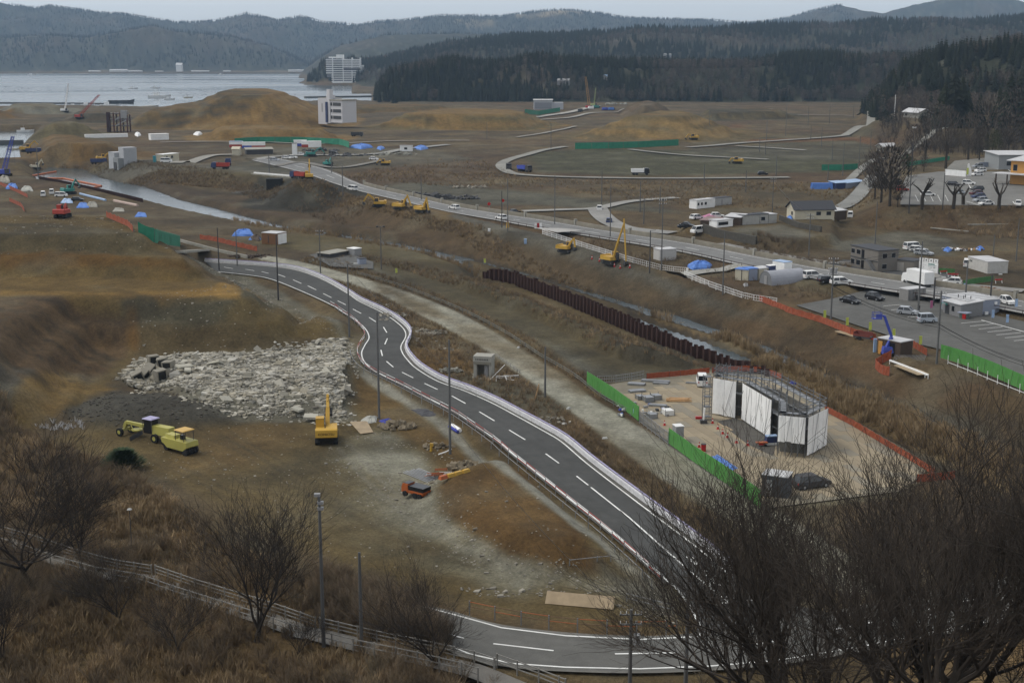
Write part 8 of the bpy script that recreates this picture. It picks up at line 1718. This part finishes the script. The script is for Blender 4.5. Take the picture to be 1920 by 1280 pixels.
# little bridge and culvert in the dike
a = at(478, 326); b = at(562, 334); t = thing('culvert_bridge', 'small concrete bridge slab across a gap in the dike', 'bridge', tuple(a)); MB().beam((0, 0, .1), b - a + Vector((0, 0, .3)), 4.0, .6).build('deck', M_conc, t); MB().beam(Vector((0, -2, .6)), b - a + Vector((0, -2, .8)), .3, .6).build('parapet', M_sheet, t); MB().box((b - a).x * .55, -3.5, -5.5, 7.5, 4, 5.2).build('opening_shade', M_black, t); MB().box((b - a).x * .80, -4, -6, 1.2, 4, 5.8).build('abutment', mat('dark_concrete', (.10, .10, .09), .9), t)  # black box under the deck stands in for the shade of the opening
c = at(514, 352) - a; MB().box(c.x, c.y + 1.5, c.z - 1, 5.5, 5, 4.4).build('culvert_shade', mat('dark_hollow', (.02, .02, .018), 1), t)  # solid near-black box, its colour standing for shade in the culvert entrance
q = MB(); z_ = at(505, 345)
lumpy('wing_slope', [(430,363),(490,328),(498,330),(500,356),(470,362)], .5, mat('dark_stone', (.07, .065, .055)), 'dark stone pitched slope left of the dike culvert', 'stone slope', seed=77)
# grey scrap yard behind the path
t, L = house('shelter', 'low grey flat shelter in the scrap yard behind the path', (618,487), (655,480), 4, 1.4, M_dgrey, M_conc, over=.3); house('site_cabin', 'small white cabin in the scrap yard', (651,480), (665,482), 2.4, 2.0, M_grey, M_sheet, over=.1); house('crate', 'blue-grey cube crate on a dark pad by the steel mast', (674,497), (687,496), 1.6, 1.5, M_bluew, M_dgrey, over=.05, cat='crate')
lot('pad', [(580,478),(640,470),(700,492),(700,505),(620,500)], .35, (.10,.10,.095), .1)
heap('grey scrap and stones around the low shelter', 600, 490, 3.5, 3, 40, .3, .8, M_gravel, 'scrap heap', 'scrap_heap', .4); heap('dark timber debris at the far road end', 468, 482, 6, 3, 36, .4, 1.3, M_bwall, 'debris', 'debris_heap', .4)
q = [at(335, 475, .3), at(382, 471, .3)]; o = MB().beam((0, 0, 0), q[1] - q[0], 3.2, .5).build('slab_bridge', M_conc); o.location = q[0]; tag(o, 'pale slab laid at the shoulder of the earth fill', 'slab')
q = [at(333, 452), at(400, 470), at(480, 488)]; t = thing('low_wall', 'long low concrete wall behind the start of the road', 'wall', tuple(q[0]))
for (a, d), (b, _) in zip(along(q, 6)[:-1], along(q, 6)[1:]): MB().beam(a - q[0] + Vector((0, 0, .3)), b - q[0] + Vector((0, 0, .3)), .4, .9).build('block', M_conc, t)
# harbour: breakwaters, quays, boats
def quay(lb, a, b, z, w_, m_=None): p, q = Vector(P(a[0], a[1], Z_WATER)), Vector(P(b[0], b[1], Z_WATER)); o = MB().beam((0, 0, (z - 1) / 2), q - p + Vector((0, 0, (z - 1) / 2)), w_, z + 1).build('breakwater', m_ or mat('quay_dark', (.10, .10, .095), .9)); o.location = p; tag(o, lb, 'breakwater')
quay('long dark breakwater across the left of the bay', (-60, 194), (120, 195), 1.6, 8); quay('second dark breakwater continuing to the right', (130, 195), (196, 196), 1.6, 8); quay('dark breakwater behind the white building', (572, 184), (710, 182), 2.0, 9); quay('pale curved quay in front of the big mounds', (205, 210), (290, 201), 2.0, 9, M_conc)
quay('low grey quay at the river mouth', (-40, 231), (96, 226), 2.2, 10); quay('grey bridge deck over the river mouth', (-20, 271), (44, 270), 2.4, 5)
BO = [(60,142,26,'white boat near the far left shore'),(300,184,30,'white fishing boat in the middle of the bay'),(318,187,14,'small boat right of the white fishing boat'),(250,167,16,'first tiny boat out on the bay'),(292,166,16,'second tiny boat out on the bay'),(353,184,12,'tiny yellow boat before the big mound'),(206,201,22,'boat moored by the pale quay'),(228,194,30,'long dark boat off the pale quay'),(140,201,14,'boat moored near the white crane'),(165,199,16,'white boat beside the red crane'),(415,141,20,'white boat by the far right shore'),(48,248,12,'white boat in the river mouth'),(25,281,7,'small yellow boat under the bridge deck')]
for px, py, L, lb in BO: boat(lb, px, py, L, M_dgrey if 'dark' in lb else (M_cream if 'yellow' in lb else None), rz=.1 * (px % 5), cabin='dark' not in lb)
for k, (px, w_, h, lb) in enumerate(((205, 60, 9, 'long white warehouse on the far shore'), (165, 40, 6, 'low pale shed left of the far warehouse'), (240, 46, 6, 'low pale shed right of the far warehouse'), (330, 20, 26, 'white tower building on the far shore'), (358, 60, 6, 'long low white building right of the far tower'), (290, 26, 5, 'small pale shed on the far shore'), (552, 30, 8, 'white houses at the right end of the far shore'), (540, 24, 8, 'pale house on the far right shore'), (418, 24, 6, 'pale house on the far shore bend'))):
    a = PY(px, 138, 4735); t = thing('shore_building', lb, 'building', (a[0], 4738, -1.0), 0); MB().box(w_ / 2, 10, -2, w_, 18, h + 2).build('wall', M_sheet, t); q = MB(); q.prism([(-1, h), (10, h + h * .3), (21, h)], -1, w_ + 1, 'x'); q.build('roof', M_roofl, t)
sheet_net = None
a = inpoly([tuple(P(x, y, Z_WATER)) for x, y in ((330,168),(480,168),(560,178),(520,186),(400,186),(340,182))], .004, 401, avoid=False); a[:, 2] = Z_WATER; fb = MB(); fb.bar((0, 0, -.2), (0, 0, .5), .7, .5, 6); scatter('oyster_buoys', [(fb, M_dgrey)], a, npr.uniform(.6, 1.2, len(a)))
a = inpoly([tuple(P(x, y, Z_WATER)) for x, y in ((0,163),(230,163),(230,170),(0,172))], .003, 402, avoid=False); a[:, 2] = Z_WATER; scatter('oyster_buoys', [(fb, M_dgrey)], a, npr.uniform(.6, 1.2, len(a)))
for px, py, lb in ((1145,152,'blue-roofed house in the dark wood'), (1051,160,'pale house low in the wood'), (1252,108,'white house high on the dark ridge')):
    house('wood_house', lb, (px - 6, py), (px + 6, py), 8, 5, M_grey, M_grey if 'blue' not in lb else M_sky, 'gable', rise=2, L=13)
# ---------------------------------------------------------------- trees one can tell apart
K = [tree_meshes(15, 500 + s, r0=.31, spread=.50, fork=.24, lv=5, up=.30, kids=3, twig=.012, crook=.20, cap=2300) for s in range(5)]
KL = [tree_meshes(9, 520 + s, r0=.17, spread=.55, fork=.10, lv=5, up=.30, kids=3, twig=.011, crook=.16, cap=4600) for s in range(3)]
def hz_for(px, Y, topy):
    x = ray(px, 640)[0] / ray(px, 640)[1] * Y; z = float(Hs(x, Y)); return x, z, zray(topy, Y) - z
r = random.Random(77)
RT = [(1450,86,960),(1530,62,900),(1555,72,800),(1650,58,860),(1715,76,700),(1785,56,740),(1850,70,700),(1925,56,730),(1620,47,1010),(1870,46,940)]
for i, (px, Y, ty) in enumerate(RT):
    x, z, h = hz_for(px, Y, ty); h = min(max(h, 5) * 1.12, 21)
    if i == 0: lb, g = 'leftmost bare tree of the thicket, its twigs over the road junction', 'bare trees of the hillside thicket at the lower right'
    else: lb, g = 'dark bare tree in the dense thicket at the lower right', 'bare trees of the hillside thicket at the lower right'
    bare_tree(lb, (x, Y, z), h, K[i % 5], r.uniform(0, 6.28), g)
# thin saplings poking up before the yard and reeds
# trees of the lower left
for px, py, ty, k, lb in ((478, 1203, 880, 0, 'large twiggy bare tree standing before the walkway fence'), (822, 1252, 1012, 1, 'three-stemmed bare tree at the bottom centre left of the lower road'), (50, 1090, 770, 2, 'bare tree at the left edge with its trunk before the fence'), (228, 1165, 985, 1, 'small vase-shaped bare tree between the two left trees'), (150, 1050, 850, 0, 'faint bare tree behind the fence at the left'), (330, 1240, 1100, 2, 'low twiggy tree at the bottom left'), (560, 1235, 1130, 1, 'low twiggy tree beside the camera pole'), (10, 1250, 1050, 0, 'low bare tree in the bottom left corner')):
    p = at(px, py); h = zray(ty, p.y) - p.z; bare_tree(lb, tuple(p), h, KL[k], px * .37)
p = at(232, 880); t = thing('pine_tree', 'dark green low pine at the edge of the work floor', 'tree', tuple(p)); h = 2.9
MB().bar((0, 0, -.3), (0, 0, 2.2), .09, .04, 6).build('trunk', M_bark, t); q = MB(); r = random.Random(3)
for k in range(2600):
    a = r.uniform(0, 6.283); z = r.uniform(.12, 1.0); d = 2.3 * (1.08 - z) ** .6 * r.uniform(.25, 1.1); p0 = Vector((d * math.cos(a) * 1.25, d * math.sin(a), h * z * .85)); u = Vector((math.cos(a), math.sin(a), .6)) * .55; s_ = Vector((-math.sin(a), math.cos(a), r.uniform(-.5, .5))) * .07
    q.poly([p0 - s_, p0 + s_, p0 + u])
q.build('crown', mat('pine_green', (.040, .066, .030), .9, .3, 1.0), t)
# upper right: round-crowned bare trees, pollards, conifers, evergreens
M_tw2 = leafmat('far_tree_twigs', [(.085, .072, .060), (.065, .056, .048), (.10, .085, .07)], .95, .2)
fan = [twigball(10, 600 + s, 520, .36, .25).mesh('crown', [M_tw2, M_bark]) for s in range(3)]
def ftree(px, py, ty, kind, lb, wf=1.0, name='bare_tree', g=None):
    p = at(px, py); h = zray(ty, p.y) - p.z; t = thing(name, lb, 'tree', tuple(p), px * .7, g); o = bpy.data.objects.new('crown', kind); C.objects.link(o); o.parent = t; k = h / 10; o.scale = (k * wf, k * wf, k)
    MB().bar((0, 0, -.5), (0, 0, h * .42), h * .028, h * .016, 6).build('trunk', M_bark, t); return t
ftree(1652, 380, 280, fan[0], 'left of the fan-shaped bare trees at the car park corner', 1.25); ftree(1668, 386, 276, fan[1], 'middle of the fan-shaped bare trees at the car park corner', 1.2); ftree(1640, 374, 290, fan[2], 'outermost fan-shaped bare tree beside the road', 1.0); ftree(1683, 388, 340, fan[0], 'small bare tree right of the fan-shaped group', 1.0)
ftree(1773, 316, 205, fan[1], 'tall pale-trunked bare tree above the white fence', .7); ftree(1815, 300, 215, fan[2], 'second tall bare tree above the white fence', .7); ftree(1735, 300, 225, fan[0], 'bare tree left of the tall pale-trunked one', .8); ftree(1836, 300, 240, fan[1], 'bare tree beside the big evergreen', .9)
ftree(1732, 322, 290, fan[2], 'small bare tree right of the dark evergreen shrub', .9); ftree(1710, 300, 235, fan[2], 'bare tree behind the dark evergreen shrub', .9); ftree(1890, 290, 215, fan[0], 'bare tree behind the grey hall', 1.1); ftree(1755, 260, 195, fan[1], 'brownish bare tree below the dark conifers', 1.2); ftree(1850, 285, 180, fan[0], 'tall bare tree between conifers and hall', 1.0); ftree(1912, 262, 165, fan[2], 'large bare tree at the right edge above the school', 1.3)
def pollard(px, py, ty, lb, seed):
    p = at(px, py); h = zray(ty, p.y) - p.z; t = thing('pollard_tree', lb, 'tree', tuple(p)); r = random.Random(seed); q = MB(); q.path([Vector((0, 0, -.4)), Vector((r.uniform(-.2, .2), 0, h * .3)), Vector((r.uniform(-.2, .2), 0, h * .5))], .5, 8); q.build('trunk', M_bark, t); b = MB()
    for k in range(6):
        a = r.uniform(0, 6.28); e = Vector((math.cos(a) * h * .3, math.sin(a) * h * .3, h * r.uniform(.72, .98))); m_ = Vector((e.x * .5, e.y * .5, h * .62)); b.bar((0, 0, h * .45), m_, .3, .22, 6); b.bar(m_, e, .24, .13, 6)
        for j in range(7): f = e + Vector((r.uniform(-.8, .8), r.uniform(-.8, .8), r.uniform(-.3, .9))); b.bar(e, f, .05, .02, 3)
    b.build('branches', M_bark, t)
pollard(1729, 392, 330, 'pollarded tree standing at the front of the upper car park', 1); pollard(1787, 391, 335, 'forked pollard before the silver sports car', 2); pollard(1873, 392, 338, 'leaning pollard before the orange school', 3); pollard(1806, 384, 350, 'thin pruned tree on the grass strip of the car park', 4)
cm = [conifer(22, 700 + s, 16, 12, .24, .04).mesh('crown', [M_conif, M_bark]) for s in range(3)]
def ctree(px, py, ty, lb, k=0, wf=1.0):
    p = at(px, py); h = zray(ty, p.y) - p.z; t = thing('conifer_tree', lb, 'tree', tuple(p), px * .3); o = bpy.data.objects.new('crown', cm[k]); C.objects.link(o); o.parent = t; s_ = h / 22; o.scale = (s_ * wf, s_ * wf, s_); MB().bar((0, 0, -1), (0, 0, h * .3), .4, .3, 6).build('trunk', M_bark, t)
for i, (px, py, ty, wf, lb) in enumerate(((1785,240,128,1.3,'tallest dark conifer on the knoll behind the school'),(1768,240,150,1.2,'dark conifer left of the tallest one'),(1800,238,142,1.3,'dark conifer right of the tallest one'),(1760,236,170,1.1,'leftmost dark conifer of the knoll clump'),(1812,240,165,1.2,'lower conifer right of the clump'),(1890,235,135,1.3,'dark conifer left of the right edge group'),(1912,235,125,1.4,'large dark conifer at the right edge'),(1935,240,122,1.4,'outermost dark conifer at the right edge'),(1870,240,160,1.2,'smaller conifer before the right edge group'),(1835,240,172,1.1,'conifer in the gap between the two clumps'))): ctree(px, py, ty, lb, i % 3, wf)
def evergreen(px, py, ty, wpx, lb, seed, m_=None):
    p = at(px, py); h = zray(ty, p.y) - p.z; w_ = wpx * mpp(p) / 2; t = thing('evergreen_tree', lb, 'tree', tuple(p)); r = random.Random(seed); q = MB(); MB().bar((0, 0, -.3), (0, 0, h * .5), .3, .15, 6).build('trunk', M_bark, t)
    lobes = [(Vector((r.uniform(-.5, .5) * w_, r.uniform(-.4, .4) * w_, h * r.uniform(.35, .75))), r.uniform(.4, .6)) for k in range(7)]
    for k in range(1500):
        c, s_ = r.choice(lobes); d = Vector((r.gauss(0, 1), r.gauss(0, 1), r.gauss(0, 1))).normalized(); p0 = c + Vector((d.x * w_ * s_, d.y * w_ * s_, d.z * h * .27)) * r.uniform(.75, 1.08); u = Vector((r.uniform(-1, 1), r.uniform(-1, 1), r.uniform(-.3, 1))) * .32; v = Vector((r.uniform(-1, 1), r.uniform(-1, 1), r.uniform(-1, 1))) * .22; q.poly([p0 - v, p0 + v, p0 + u])
    q.build('crown', m_ or M_ever, t)
evergreen(1703, 332, 286, 34, 'dark round evergreen shrub beside the fan-shaped trees', 1); evergreen(1860, 300, 236, 42, 'broad green evergreen tree left of the grey hall', 2); evergreen(1684, 345, 335, 14, 'small dark clipped shrub near the red car', 3, M_conif); evergreen(1700, 212, 195, 20, 'round evergreen beside the hill house', 4); evergreen(1655, 232, 205, 26, 'dark evergreen at the tip of the knoll', 5, M_conif); evergreen(1672, 236, 214, 26, 'second dark evergreen on the tip of the knoll', 6, M_conif); evergreen(1732, 234, 208, 26, 'evergreen right of the hill house', 7, M_conif)
# scrub wood on the knoll and bank
a = inpoly(GG([(1642,232),(1680,215),(1760,250),(1900,262),(1950,290),(1800,300),(1700,300),(1645,290)]), .02, 601, avoid=False); scatter('knoll_scrub_wood', [(twigball(8, 610 + s, 150, .4, .12), [M_tw2, M_bark]) for s in range(3)], a, npr.uniform(.5, 1.1, len(a)))
